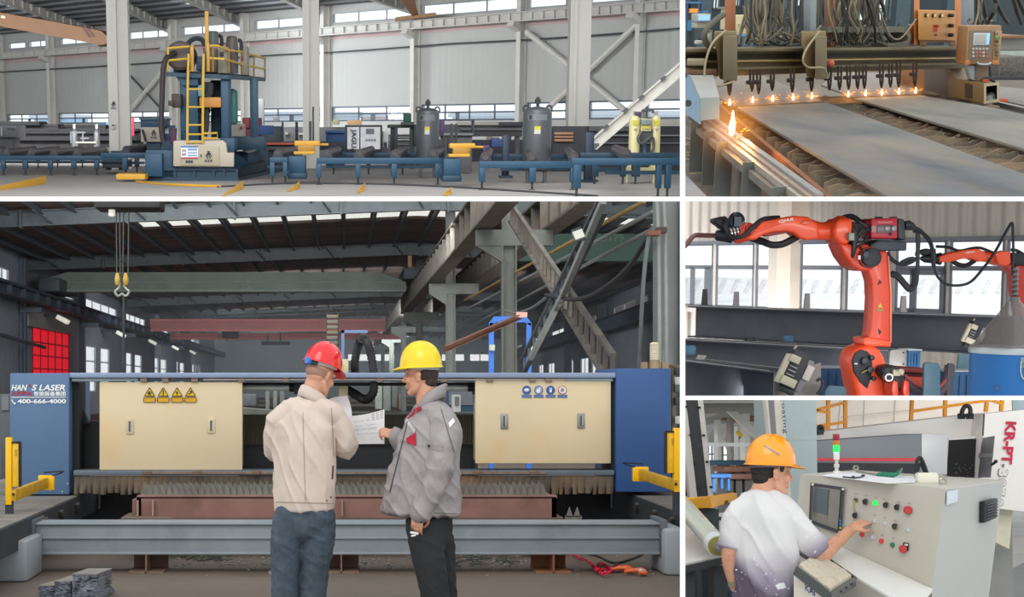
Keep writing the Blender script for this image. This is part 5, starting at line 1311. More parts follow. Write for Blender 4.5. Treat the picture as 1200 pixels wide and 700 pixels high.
# reel, motors, cabinets on the platform
m = MB(); c = P.at(213,66,Y+1); m.cyl(c-V((0,.5,0)),c+V((0,.5,0)),.46,seg=28); r = m.build('hose_reel',M('reel_brown','40332c',.6,0,.15,6),t,bevel=.02)
m = MB(); m.cyl(c-V((0,.56,0)),c-V((0,.5,0)),.38,seg=28); m.build('reel_rim',M('reel_dark','4c3f3a',.5),r)
dbox('reel_stand',blB,203,72,214,84,.8,1); dbox('valve_block',blD,230,66,238,83,.7,.6,.02)
mg = M('motor_grey','4c5656',.5,.1,.06,2)
for x0,y0,x1,y1,d in ((242.5,36.5,256,53,1),(265.5,42.5,279,86,2)):
    m = MB(); c = P.at((x0+x1)/2,y1,Y+d); r = (x1-x0)/2/1800*(Y+d); h = P.at(x0,y0,Y+d).z-c.z; m.rev([(r,0),(r,.86),(r*.9,.96),(r*.7,1)],c,c+V((0,0,h)),20); m.build('motor',mg if y1 < 60 else M('motor_brown','58524e',.5,.1),t)
m = MB()
for x,y in ((257,44),(280,49)): m.tube([P.at(x-1,y-2,Y+1.5),P.at(x+2,y-1,Y+1.5),P.at(x+3,y+6,Y+1.5),P.at(x+2,y+10,Y+1.5)],.06,8,3)
m.build('motor_pipe',M('cable_black','2a2c2e',.7),t)
dbox('motor_cabinet',M('cab_olive','7c7868',.5),255,55,268,86,.6,1,.02); dbox('motor_cabinet',M('cab_olive','7c7868',.5),282,54,290,88,2,1,.02); dbox('motor_cabinet',M('cab_darkolive','5c5244',.5),238,56,255,85,.9,1,.02)
dbox('gauge',M('ink_black','161616',.5),258,61,261.5,66,.5,.15,.01); dbox('gauge',M('gauge_red','8c4030',.5),282.5,66,285,70,1.9,.12,.01)
m = MB(); m.tube([P.at(220,52,Y+.6),P.at(223,48,Y+.6),P.at(230,45,Y+.6),P.at(237,47,Y+.6),P.at(240.5,54,Y+.6)],.075,8,5); m.build('pipe_arch',M('pipe_dark','1f2c34',.5),t)
m = MB(); m.tube([P.at(205,62,Y+.3),P.at(196,67,Y),P.at(191.5,80,Y-.1),P.at(190,110,Y-.1),P.at(189,150,Y-.1),P.at(192,168,Y-.1)],.085,10,5); m.build('supply_hose',M('hose_maroon','30262a',.6),t)
m = MB(); m.tube([P.at(204,150,Y-.1),P.at(203,165,Y-.1),P.at(208,168,Y-.1)],.1,8,3); m.build('supply_hose',M('hose_plum','4c2c44',.6),t)
ry = M('rail_yellow','c9a43a',.5,0,.05,2)
dbox('mast',M('mast_yellow','b88c34',.5),240,13,244.5,60,.2,.12); dbox('gate_post',M('mast_yellow','b88c34',.5),223,53,227,84,-.1,.12); dbox('gate_post',M('mast_yellow','b88c34',.5),242,50,245.5,84,-.1,.12)
def rails(name,lines,r,mat):
    for pts in lines: m = MB(); m.tube([P.at(*p) if len(p) == 3 else P.at(p[0],p[1],Y) for p in pts],r,8); m.build(name,mat,t)
rails('handrail',[[(197,56.5),(222,54.5)],[(196,71),(222,68.5)],[(197,56),(196,83)],[(243,53.5),(249.5,53.5),(255,53.5,Y),(268,59,Y+.5),(284,61,Y+2),(311,68.5,Y+5)],[(244,68),(262,69,Y),(284,75.5,Y+2),(311,81,Y+5)]],.035,ry)
rails('baluster',[[(249.5,53.5),(249.5,84)],[(268,59,Y+.5),(268,84,Y+.5)],[(283,61,Y+2),(283,87,Y+2)],[(297.5,65,Y+3.5),(297.5,91,Y+3.5)],[(310.5,68,Y+5),(310.5,93,Y+5)]],.03,M('rail_dark_yellow','8c6c38',.5))
rails('ladder_stile',[[(221,63,Y-.3),(220,100,Y-.3),(219.5,168,Y-.3)],[(238.5,63,Y-.3),(238,100,Y-.3),(237.5,168,Y-.3)]],.04,ry)
for y in (104.5,125.5,146.5,157.5,167): rails('ladder_rung',[[(220,y,Y-.3),(238,y,Y-.3)]],.03,ry)
rails('ladder_loop',[[(238,156.5,Y-.3),(254.5,156,Y-.3),(255,162,Y-.3),(238,162.5,Y-.3)]],.035,ry)
quick('red_cabinet','beige cabinet with a red lamp behind the drilling machine columns','cabinet',(277,176),58,[('body',M('cab_beige','a09c90',.5),[(268,145,286,176,0,1)],.03),('switch_lamp',M('lamp_red_dk','902830',.4),[(281.5,148,283.5,152,-.1,.15)])])
# ---- conveyors
def conveyor(label,rail,yr,far,legs,flegs,rollers,Yn,Yf,rh=6,roll_r=.14):
    # near rail along (x0,x1) whose top edge is at py yr(x); far rail at depth Yf
    x0,x1 = rail; t = thing('roller_conveyor',label,'conveyor',V((P.at((x0+x1)/2,190,Yn).x,Yn,0)))
    pa,pb = P.at(x0,yr(x0),Yn),P.at(x1,yr(x1),Yn); zt = (pa.z+pb.z)/2; hh = rh/1800*Yn
    m = MB(); m.box(pa.x,pb.x,Yn,Yn+.15,zt-hh,zt); m.build('side_rail',blB,t,bevel=.01)
    fa,fb = P.at(far[0],180,Yf).x,P.at(far[1],180,Yf).x
    m = MB(); m.box(fa,fb,Yf,Yf+.15,zt-hh,zt); m.build('side_rail',blD,t,bevel=.01)
    for lx,w in legs:
        a,b = P.at(lx-w/2,195,Yn).x,P.at(lx+w/2,195,Yn).x; m = MB(); m.box(a,b,Yn,Yn+.2,.22,zt-hh+.01); l = m.build('leg',blB,t,bevel=.01)
        m = MB(); c = (a+b)/2; m.cyl((c,Yn+.1,0),(c,Yn+.1,.25),.03); m.cyl((c,Yn+.1,0),(c,Yn+.1,.02),.09); m.build('levelling_foot',M('foot_dark','2c3034',.5),l)
    for lx,w in flegs:
        a,b = P.at(lx-w/2,190,Yf).x,P.at(lx+w/2,190,Yf).x; m = MB(); m.box(a,b,Yf,Yf+.2,.22,zt-hh+.01); l = m.build('leg',blD,t,bevel=.01)
        m = MB(); c = (a+b)/2; m.cyl((c,Yf+.1,0),(c,Yf+.1,.25),.03); m.build('levelling_foot',M('foot_dark','2c3034',.5),l)
    m = MB(); m.box(fa,fb,(Yn+Yf)/2,(Yn+Yf)/2+.12,zt*.45,zt*.45+.1); m.build('tie_bar',blD,t)
    for (ax,ay),(bx,by) in rollers:
        a,b = P.at(ax,ay,Yn+.3),P.at(bx,by,Yf-.3); r = roll_r; a.z = b.z = zt+r*.7
        m = MB(); m.rev([(r*.6,-.02),(r*.6,0),(r,0),(r,1),(r*.6,1),(r*.6,1.02)],a,b,18); ro = m.build('roller',M('roller_brown','4c4446',.45,.3,.12,3),t)
        d = (b-a).normalized(); m = MB(); m.cyl(a-d*.16,a-d*.06,r*.75); m.obox(a-d*.1-V((0,0,r*.6)),(.3,.2,r)); m.build('roller_bearing',M('bearing_dark','24303a',.5),ro)
    return t
conveyor('long blue roller conveyor on the left leading to the drilling machine',(-6,148),lambda x: 182.5,(-6,170),[(3,5.5),(29,6),(58.5,5.5),(86,5.5),(113,5.5),(147,6)],[(44,5),(67,5),(96,5),(122,5)],
    [((-2,178),(3,174)),((8,178),(40,174)),((37,178.5),(68,174)),((64,179),(95,174)),((91,179),(122,175))],55,65,5.5)
c = conveyor('short blue roller section between the long left conveyor and the drilling machine',(118,172),lambda x: 179,(130,178),[(146,6)],[(160,5)],[((148,178),(176,175))],53.5,58,6)
pt = quick('dark_trolley','dark grey low trolley under the left conveyor beside the column','trolley',(132,200),57,[('body',M('trolley_grey','3e444a',.6),[(120,188,146,197,0,2)],.03),('wheel_box',M('bearing_dark','24303a',.5),[(124,197,129,199.5,.2,.4),(139,197,144,199.5,.2,.4)])])
conveyor('short blue conveyor end section right of the drilling machine',(316,337),lambda x: 184.5,(320,344),[(319,5.5),(334,5)],[(342,4)],[((326,181),(344,175.5))],46,55,6)
conveyor('blue roller conveyor with four rollers in front of the signboard',(371,517),lambda x: 185,(384,520),[(373.5,6.5),(419.5,6),(462,6.5),(513.5,6.5)],[(391,5),(432,5),(472,5)],
    [((383,180),(396,175.5)),((421,181),(435,175.5)),((463,182),(474,176)),((508,182),(517,178))],45.5,56,7)
conveyor('blue roller conveyor in front of the right dark tank',(562,676),lambda x: 189,(566,690),[(565.5,7),(624.5,8),(672,6)],[(596,8),(641,5)],
    [((569,184),(573,179)),((623,187),(618,178)),((672,188),(666,177))],41.5,54,8)
conveyor('nearest blue conveyor table at the right end of the line',(670,812),lambda x: 185.5,(680,815),[(677,9),(773,6),(784,6.5)],[(698,8),(746,9),(731,6)],[((733,185),(721,178))],36.9,46,8)
# scissor lift clamps
oy = M('clamp_yellow','cc9a30',.5,0,.07,2)
for x0,Yc,l in ((343,46.5,'left yellow clamping unit on a blue pedestal beside the conveyor'),(525,43.5,'right yellow clamping unit on a blue pedestal between the two tanks')):
    s = x0-343; dy = 3 if s else 0
    quick('clamp_station',l,'clamp',(x0+12,207+dy),Yc,[('pedestal',blB,[(x0-5,183+dy,x0+15,204+dy,0,1)],.02),('pedestal_base',blD,[(x0-6,203+dy,x0+16,210+dy,-.1,1.2)],.02),('upper_arm',oy,[(x0+2,165+dy,x0+32,171+dy,.3,.5),(x0+18,168+dy,x0+42,171+dy,1,.4)],.03),('lower_arm',oy,[(x0+1,177.5+dy,x0+26,181+dy,0,.6)],.02),('clamp_link',M('link_ochre','a07828',.5),[(x0+6,170+dy,x0+26,178+dy,.2,.5)],.02),('guide_post',M('post_black','20262c',.5),[(x0+5-(2 if s else -14),142+dy,x0+8-(2 if s else -14),167+dy,.6,.2),(x0+9+(0 if s else 14),(142 if s else 125)+dy,x0+11+(0 if s else 14),167+dy,.8,.2)])])
# floor stops and yellow guards
yg = M('guard_yellow','d2a032',.55,0,.05,2)
def wedge(pts,label,hgt):
    m = MB(); q = [P.fl(*p) for p in pts]; a,b = q[0],q[1]; n = V((0,.15,0)); m.prism([a,b,b+V((0,0,hgt[1])),a+V((0,0,hgt[0]))],n); m.prism([a,b,b-V((0,.5,0)),a-V((0,.5,0))],(0,0,.03))
    tag(m.build('floor_guard',yg,bevel=.01),label,'guard')
wedge([(-4,224),(53,215.5)],'yellow floor guard rail at the lower left corner',(.12,.24))
wedge([(262,230),(285,221)],'yellow floor guard tip in front of the drilling machine',(.05,.22))
wedge([(337,224.5),(351,221)],'small yellow floor wedge below the left clamping unit',(.03,.2))
wedge([(418,226.5),(428,222.5)],'small yellow floor wedge below the signboard conveyor',(.03,.2)); wedge([(520,229),(529,226.5)],'small yellow floor wedge between the two conveyors',(.03,.16))
quick('yellow_step','low yellow step plate on the floor left of the drilling machine','step',(152,211),48,[('plate',yg,[(136,204,170,210.5,0,1)],.02),('edge',M('guard_dark','8c7030',.6),[(138,203,166,204.5,.1,1)])])
m = MB(); m.tube([P.fl(160,213,.03),P.fl(200,216.5,.03),P.fl(258,218.5,.03)],.04,6,4); tag(m.build('yellow_pipe',yg),'thin yellow pipe lying on the floor along the drilling machine base','pipe')
m = MB(); m.tube([P.fl(255,219,.02),P.fl(350,215,.02),P.fl(480,217,.02),P.fl(640,226,.02),P.fl(700,230,.02)],.03,6,5); tag(m.build('floor_cable',M('cable_dark','3c4044',.6)),'dark cable lying along the floor before the right conveyors','cable')
# ---- right-hand background
t = quick('compressor','black-framed compressor with white lettered panels behind the conveyor','compressor',(431,184),60,[('housing',M('comp_black','2c2a2e',.5),[(404.5,146.5,448,184,0,2)],.02),('lettered_panel',M('panel_white','dddde2',.5),[(407,149,421,175,-.06,.1)]),('door_panel',M('panel_white','dddde2',.5),[(422.5,149,445.5,175,-.06,.1)]),('side_panel',M('panel_pale','c8ccca',.5),[(448.5,154,455,174,.5,.6)],.02)])
text('JAGUAR',M('ink_navy','2a2838',.6),t,P.at(410.3,151.5,59.9),(0,0,-1),(1,0,0),33*59.9/1800,7.3*59.9/1800,bold=.02,ext=.01)
m = MB(); m.pbox(429,151,438.5,157,59.9,.03); m.build('panel_picture',M('pict_grey','707078',.6,0,.3,3),t)
m = MB(); 
for i in range(4): m.pbox(428.5+3.2*i,163,430.8+3.2*i,165.3,59.9,.03)
m.build('panel_lettering',M('ink_grey2','8a8a94',.6),t)
m = MB(); m.pbox(450,167,453.5,173,60.3,.1); m.build('side_mark',inkB,t)
tg = M('tank_grey','55595d',.45,.2,.06,1.5)
def tank(x0,x1,ytop,ybot,Yt,label,yl):
    c = V((P.at((x0+x1)/2,160,Yt).x,Yt,0)); r = (x1-x0)/2/1800*Yt; t = thing('air_tank',label,'tank',c); zt = P.at((x0+x1)/2,ytop,Yt).z; zb = P.at((x0+x1)/2,ybot,Yt).z
    zb = .35
    m = MB(); m.rev([(r*.6,0),(r*.96,.04),(r,.07),(r,.9),(r*.93,.95),(r*.6,.985),(r*.2,1)],c+V((0,0,zb)),c+V((0,0,zt)),28); m.build('vessel',tg,t)
    m = MB(); m.cyl(c+V((0,0,zt-.02)),c+V((0,0,zt+.28)),.05); m.cyl(c+V((0,0,zt+.1)),c+V((0,0,zt+.22)),.09); m.build('valve',M('valve_dark','2c3034',.5),t)
    for s in (-1,1):
        m = MB(); q = c+V((s*r*.82,0,zt-.15)); m.tube([q+V((.08*math.cos(a),0,.08+.1*math.sin(a))) for a in [2*PI*k/12 for k in range(13)]],.025,6); m.build('lifting_lug',M('valve_dark','2c3034',.5),t)
    for s in (-1,1): m = MB(); m.box(c.x+s*r*.6-.05,c.x+s*r*.6+.05,Yt-.1,Yt+.1,0,zb+.15); m.build('leg',tg,t)
    k = r*1.003; pl = []
    def wrap(a0,a1,y0,y1,mat,nm,kk=1.004):
        z0,z1 = P.at((x0+x1)/2,y1,Yt-r).z,P.at((x0+x1)/2,y0,Yt-r).z; m = MB()
        m.sheet([[c+V((math.sin(a0+(a1-a0)*i/8)*r*kk,-math.cos(a0+(a1-a0)*i/8)*r*kk,z)) for i in range(9)] for z in (z0,z1)]); return m.build(nm,mat,t)
    wrap(-.85,.6,yl,yl+7,M('tank_label','70767c',.5,0,.1,6),'name_plate'); wrap(-.75,-.5,yl+1,yl+6,M('mark_dark','30363a',.5),'plate_mark',1.008)
    wrap(-.33,.1,yl+14,yl+18.5,M('tank_yellow','c8c040',.5),'warning_label',1.006); wrap(-.33,.1,yl+18.5,yl+23,M('tank_label_white','c8c8c4',.5),'white_label',1.006)
    return t
tank(488,514.5,126.5,183,52,'left dark grey air tank beside the black-framed compressor',134.5); tank(613,646,125,186,47,'right dark grey air tank left of the thick white column',134)
# twin-tower dryer
cr = M('dryer_cream','d8cf9c',.45,0,.04,1)
t = thing('air_dryer','cream twin-tower air dryer with gauges beside the big diagonal strut','dryer',V((P.at(757,185,47).x,47,0)))
for x0,x1,l in ((737,749.5,0),(763,773.5,0)):
    c = V((P.at((x0+x1)/2,160,47).x,47,0)); r = (x1-x0)/2/1800*47; zt = P.at(755,135,47).z
    m = MB(); m.rev([(r*1.3,0),(r*1.3,.02),(r,.05),(r,.93),(r*.75,.98),(r*.3,1)],c+V((0,0,.45)),c+V((0,0,zt)),20); to = m.build('tower',cr,t)
    m = MB(); m.cyl(c+V((0,0,zt-.02)),c+V((0,0,zt+.12)),.05); m.build('valve',M('valve_pale','a8a498',.4,.4),to)
    z = P.at(755,143,47).z; m = MB(); m.box(c.x-.08,c.x+.08,47-r-.02,47-r+.06,z-.1,z+.05); m.build('warning_label',M('tank_yellow','c8c040',.5),to)
    m = MB(); m.cyl(c+V((0,-r-.03,z-.22)),c+V((0,-r+.05,z-.22)),.04); m.build('gauge',M('valve_pale','a8a498',.4,.4),to)
m = MB(); m.pbox(752,140,763,146.5,46.7,.3); m.build('control_box',M('ctl_grey','7c8c8c',.5),t,bevel=.02)
m = MB(); m.pbox(751.5,139,763.5,154,46.8,.3); m.build('control_cabinet',M('cab_cream2','c4bc94',.5),t,bevel=.02)
m = MB(); m.pbox(753,147.5,761,151,46.75,.08); m.build('label_plate',M('tank_yellow','c8c040',.5),t)
m = MB(); m.pbox(744,131,752,138,46.9,.3); m.build('silencer',M('silencer_plum','4a3450',.5),t,bevel=.03)
m = MB(); m.tube([P.at(765,133,46.9),P.at(764,129,46.9),P.at(752,130,46.9)],.04,6,3); m.pbox(749,152,766,164,46.9,.25); m.tube([P.at(752,154,46.7),P.at(748,162,46.7),P.at(752,168,46.7),P.at(764,160,46.7),P.at(766,172,46.7),P.at(763,180,46.7)],.05,6,3); m.build('pipework',M('pipe_steel_dark','55585a',.5,.3,.2,4),t)
m = MB(); m.box(P.at(736,0,47).x,P.at(777,0,47).x,46.8,47.4,.3,.46); m.box(P.at(739,0,47).x,P.at(741,0,47).x,46.9,47,0,.35); m.box(P.at(771,0,47).x,P.at(773,0,47).x,46.9,47,0,.35); m.build('skid_base',cr,t)
m = MB(); m.pbox(754,164,757,186,47.1,.1); m.build('blue_pipe',M('pipe_blue','3c6c94',.5),t)
# large diagonal strut
t = thing('diagonal_strut','large white diagonal strut rising right beside the cream dryer','strut',P.at(697,172,49))
m = MB(); m.ibeam(P.at(694,170.5,49),P.at(803,76,49),.35,.3,.035,.03,up=(-.6,0,1)); m.build('strut_beam',M('column_white','d9d7d0',.5,.02,.03,1.5),t)
for x,y in ((710,154),(733,134.5),(751.5,119),(777,97)): m = MB(); m.obox(P.at(x,y-5,48.9),(.16,.3,.07),Mx.Rotation(-.7,3,'Y')); m.build('cleat',M('cleat_dark','5c5e60',.5),t)
m = MB(); m.pbox(692,168,702,176,48.9,.3); m.build('foot_plate',M('cleat_dark','5c5e60',.5),t)
quick('steel_post','short dark blue steel post between thick column and strut foot','post',(691,213),47.5,[('post',M('post_navy','27364a',.5,.1),[(686,155,696,212,0,.3)],.02),('base_plate',M('post_navy','27364a',.5,.1),[(683,211,701,213.5,-.1,.5)])])
quick('steel_post','short dark blue steel post left of the right air tank','post',(594,209),48,[('post',M('post_navy','27364a',.5,.1),[(589,158,597,207,0,.3)],.02),('base_plate',M('post_navy','27364a',.5,.1),[(586,206,601,209,-.1,.5)])])
bgs = [('machine_bench','dark machine bench with red top behind the left clamping unit',(302,166,345,188),62,'33383e',[('red_table','c86050',(312,167,345,170)),('bench_shelf','50555a',(304,172,340,176))]),
    ('welding_set','red and blue welding equipment behind the machine rear column',(284,138,305,166),66,'7a3040',[('coil','a03844',(286,139,292,150)),('blue_part','30548c',(298,147,320,158))]),
    ('equipment_rack','grey equipment rack with tall uprights left of the second white column',(306,148,330,170),70,'4c545c',[('screen','a8aeb0',(320,136,327,143)),('upright','3c4248',(330,143,332,170)),('upright','30363c',(346,143,349,170)),('tool_panel','c8ccd0',(303,116,309,146))]),
    ('blue_crate','bright blue crate stack behind the second white column',(382,155,404,166),68,'2c5488',[('lid','3c68a0',(381,153,405,156)),('crate_base','34404c',(375,166,404,176))]),
    ('dark_rack','long dark storage rack under the windows behind the blue crates',(328,149,406,168),76,'4a4d50',[('shelf_goods','8a8a86',(334,155,338,158)),('shelf_goods','a09c94',(350,156,355,158)),('wood_box','b48c60',(407,141,424,146)),('olive_box','8c8c70',(390,140,398,146))]),
    ('green_machine','small green machine on a dark frame left of the left air tank',(455,146,489,150),64,'3e4a48',[('green_head','2e5a50',(473,133,482,143)),('frame_leg','3a444a',(462,150,466,176)),('frame_leg','3a444a',(485,146,488,170)),('neck','4a5450',(470,143,485,147))]),
    ('bar_rack','rack of long pale steel bars behind the left air tank',(456,158,490,176),70,'6c6e70',[('bar','b8b4ac',(456,157,489,158.5)),('bar','c8c6c0',(456,163,489,164.5)),('bar','9a9690',(456,169,489,170)),('bar','d0ccc6',(456,160.5,480,161.5))]),
    ('steel_pile','dark pile of long steel sections behind the right clamping unit',(514,146,612,160),72,'5c5a5c',[('pale_section','b8b2ac',(536,143,585,147)),('dark_section','44444a',(584,143,614,148)),('section','6c6a6e',(540,150,612,153))]),
    ('tool_cart','grey tool cart with boxes left of the right clamping unit',(522,157,553,186),57,'6a6c6e',[('cart_top','84868a',(520,156,555,159)),('dark_box','34383c',(524,160,530,180)),('pump','6a4c80',(566,170,574,178)),('pump','57406c',(516,140,521,156)),('pipe','4a5058',(522,140,556,141.5)),('pipe','4a5058',(554,140,556,160)),('blue_box','34508c',(576,163,590,172))]),
    ('steel_racking','dark racking full of steel behind the cream dryer',(648,148,800,186),60,'3a3c42',[('pale_shelf','b4b0a8',(735,142,800,147)),('timber_layer','b89070',(650,155,672,158)),('timber_layer','a88064',(650,159,672,162)),('timber_layer','b08868',(650,163,672,166)),('shelf_edge','8c9094',(700,158,800,159.5)),('shelf_edge','6c7278',(700,167,800,168.5)),('dark_plate','55575c',(690,148,740,154))])]
for nm,l,bx,Yb,c_,ps in bgs:
    t = thing(nm,l,nm.split('_')[-1],V((P.at((bx[0]+bx[2])/2,bx[3],Yb).x,Yb,0)))
    a,b = P.at(bx[0],bx[1],Yb),P.at(bx[2],bx[3],Yb); m = MB()
    if bx[3] >= 166: m.box(a.x,b.x,Yb,Yb+1.5,0,a.z)
    else: m.box(a.x,b.x,Yb,Yb+1.5,b.z,a.z); m.box(a.x+.1,a.x+.3,Yb+.2,Yb+.5,0,b.z); m.box(b.x-.3,b.x-.1,Yb+.2,Yb+.5,0,b.z)
    m.build('body',M('bg_'+c_,c_,.6,.1,.2,1.5),t,bevel=.03)
    for pn,pc,q in ps: m = MB(); m.pbox(*q,Yb-.25,.6); m.build(pn,M('bg_'+pc,pc,.6,0,.12,2),t,bevel=.02)
random.seed(4)
mm = ['3a3e44','70747a','a8aaa8','44587a','8a8478','54605c']
cl = thing('parts_rack','long low rack of mixed machine parts in front of the lower windows','rack',V((P.at(450,160,78).x,78,0)))
m = MB(); a,b = P.at(300,164,78),P.at(800,164,78); m.box(a.x,b.x,78,79,0,a.z); m.build('rack_body',M('bg_3a3e44','3a3e44',.6,.1,.2,1.5),cl)
for k in range(60):
    x = random.uniform(300,795); w = random.uniform(2,9); h = random.uniform(2,12)
    m = MB(); m.pbox(x,164-h,x+w,165,78+random.uniform(0,.6),.4); c_ = random.choice(mm); m.build('machine_part',M('bg_'+c_,c_,.6,0,.12,2),cl,bevel=.03)
# ================================================================== BAY C: the flame cutting table (upper right)
P = Bay(0,1.7,{'B': 233,'L': 800})
zp = .62
def fl(x,y,z=0): return P.fl(x,y,z)
floorC = M('sooty_floor','5e564a',.85,0,.18,3,col2='453e34',amt=.42,bump=.2,bscale=25)
m = MB(); m.prism([fl(770,236),fl(1260,236),(34,64,0),(8,64,0)],(0,0,-.15)); struct('floor',m,floorC)
# back wall with tall windows
wC = lambda x,z: V((x,60,z)); cw = []
for x0,x1,y0,y1 in ((836,843,-20,11),(862,868,-20,8),(917,921.5,-20,11),(937,948.5,12,23),(935,948,-20,8),(968,973,-10,25),(989,1000,4,25),(1003,1013,-20,25),(1031,1038.5,-20,25),(1044.5,1053,-20,24),(1160,1167,14,26),(1108,1116,-20,8)):
    a,b = P.at(x0,y0,60),P.at(x1,y1,60); cw.append((a.x,b.x,b.z,a.z))
struct('wall_back',holes(wC,(11,36),(0,3),cw,(0,.3,0)),M('dim_wall','3c484c',.8,0,.15,.4,col2='2a3438',amt=.42,scale2=.3))
for w in cw: window(wC,*w,2,3 if w[3]-w[2] > 1 else 2,M('window_frame_dark','5a6a6c',.6),.06,(0,-1,0))
for x in (950,1059,1118,826,880): a = P.at(x,10,57); struct('wall_back_column',MB().box(a.x-.25,a.x+.25,57,57.6,0,3),M('column_slate','44545c',.7))
# ---- cutting bed: side beam, trough, slats
rdir = (fl(953,229,.66)-fl(827,142,.66)).normalized(); cdir = V((.79,.62,0)).normalized()
t = thing('side_track','long rusty track beam with gussets running along the left of the cutting bed','track',fl(880,190))
bm_ = M('track_brown_grey','70675a',.65,.1,.15,4,col2='574d40',amt=.42,scale2=3)
L1,L2 = fl(806,142,.58),fl(916,231,.58); L1 -= (L2-L1)*.1; L2 += (L2-L1)*.12
R1,R2 = fl(829,141,.58),fl(944,231,.58); R1 -= (R2-R1)*.08; R2 += (R2-R1)*.08
m = MB(); m.prism([L1,R1,R2,L2],(0,0,-.05)); m.build('top_flange',bm_,t)
for k,hgt,w,c_ in ((.42,.05,.05,'a49a8c'),(.66,.07,.06,'9a8270'),(.86,.09,.05,'8c8a84')):
    m = MB(); a,b = L1.lerp(R1,k),L2.lerp(R2,k); m.bar(a+V((0,0,hgt/2)),b+V((0,0,hgt/2)),w,hgt); m.build('rail',M('rail_'+c_,c_,.45,.5,.12,8),t,bevel=.008)
off = V((.16,.05,0)); m = MB(); m.prism([L1+off,L2+off,L2+off-V((0,0,.5)),L1+off-V((0,0,.5))],(.02,0,0)); m.build('web',bm_,t)
m = MB(); lo = V((0,0,-.5)); m.prism([L1+lo-off*.3,L1+lo+off*1.4,L2+lo+off*1.4,L2+lo-off*.3],(0,0,.04)); m.build('bottom_flange',bm_,t)
for x,y in ((808,143),(823,154),(837,166),(868,190),(902,219)):
    a = fl(x,y,.63)+off*.1; m = MB(); m.prism([a,a+off*.9,a+off*.9-V((0,0,.45)),a-V((0,0,.45))],rdir*.03); m.build('gusset',M('gusset_grey','6e706a',.7,.2,.12,4),t)
t = thing('cutting_bed','rusty cutting bed trough full of upright support slats','bed',fl(1000,200))
m = MB(); T1,T2 = fl(862,140,.56),fl(985,245,.56); T1 -= (T2-T1)*.35
m.prism([T1,T2,T2-V((0,0,.45)),T1-V((0,0,.45))],(.04,0,0)); m.build('trough_wall',M('trough_orange_rust','7c4a28',.8,0,.2,3,col2='5c3820',amt=.4),t)
m = MB(); m.prism([T1-V((0,0,.5)),T2-V((0,0,.5)),fl(1330,245,.1),fl(1100,95,.1)],(0,0,-.04)); m.build('trough_floor',M('trough_soot','4a3c30',.9,0,.2,3),t)
random.seed(21)
A0,A1 = fl(872,139,.59),fl(1010,252,.59); n = 26
sm = [M('slat_rust_%d' % i,c,.75,.1,.2,7,col2=c2,amt=.4,scale2=6) for i,(c,c2) in enumerate((('8c7a64','966a4c'),('786e5e','5e5040'),('948068','9a6e50')))]
for k in range(-9,n):
    u = k/(n-1); a = A0.lerp(A1,u)+cdir*random.uniform(-.06,.08); b = a+cdir*(3.4 if k > 2 else 4.4); pts = []; q = 30
    for i in range(q+1):
        p = a.lerp(b,i/q); pts.append(p+V((0,0,random.uniform(-.022,.012))))
    pts += [b-V((0,0,.16)),a.lerp(b,.05)-V((0,0,.16)),a+V((0,0,-.1-random.uniform(0,.04)))]
    m = MB(); m.prism(pts,rdir*.012); m.build('support_slat',random.choice(sm),t)
# sparkling dross on the slats
m = MB()
for k in range(520):
    px,py = random.uniform(975,1200),random.uniform(112,232)
    e1 = 120+(px-969)*.36; e2 = 115+(px-1001)*.295
    if not (e2+3 < py < e1-1): continue
    c = fl(px,py,.6); s = random.uniform(.003,.008); m.obox(c,(s,s,s),Mx.Rotation(random.random()*3,3,'Z'))
tag(m.build('slag_grains',M('slag_bright','b0a890',.35,.5,.3,9),kind='stuff'),'glinting slag grains on the slats between the two steel plates','slag')
pl = M('mill_plate','596066',.68,.0,.4,1.7,stretch=(1,.35,1),col2='8a7c64',amt=.5,scale2=1.3,soft=.3,spec=.25)
pl2 = M('mill_plate_warm','72726c',.68,.0,.34,1.2,stretch=(1,.35,1),col2='8e8470',amt=.45,scale2=1.1,soft=.3,spec=.25)
def plate(pix,z,name,label,mat=pl,th=.025):
    m = MB(); q = [fl(x,y,z) for x,y in pix]; m.prism(q,(0,0,-th)); return tag(m.build(name,mat,bevel=.004),label,'plate')
plate([(863,125.5),(969,120),(1200,203.5),(1300,240),(1062,243)],.635,'steel_plate','large bluish grey steel plate in the foreground of the cutting bed')
plate([(1001,115),(1079,111.5),(1157,125),(1260,147),(1260,192)],.63,'steel_plate','right steel plate beside the cutting machine carriage',pl2)
plate([(826,106),(846,85),(885,85),(966,118.5),(862,124)],.615,'steel_plate','sooty steel plate lying behind the row of torches on the left',M('plate_sooty','665d50',.6,0,.12,2,col2='4c443a',amt=.4))
plate([(962,99),(985,85),(1050,85),(1077,110),(1000,113.5)],.61,'steel_plate','far steel plate under the gantry beam on the right',M('plate_sooty2','6c665a',.6,0,.1,2))
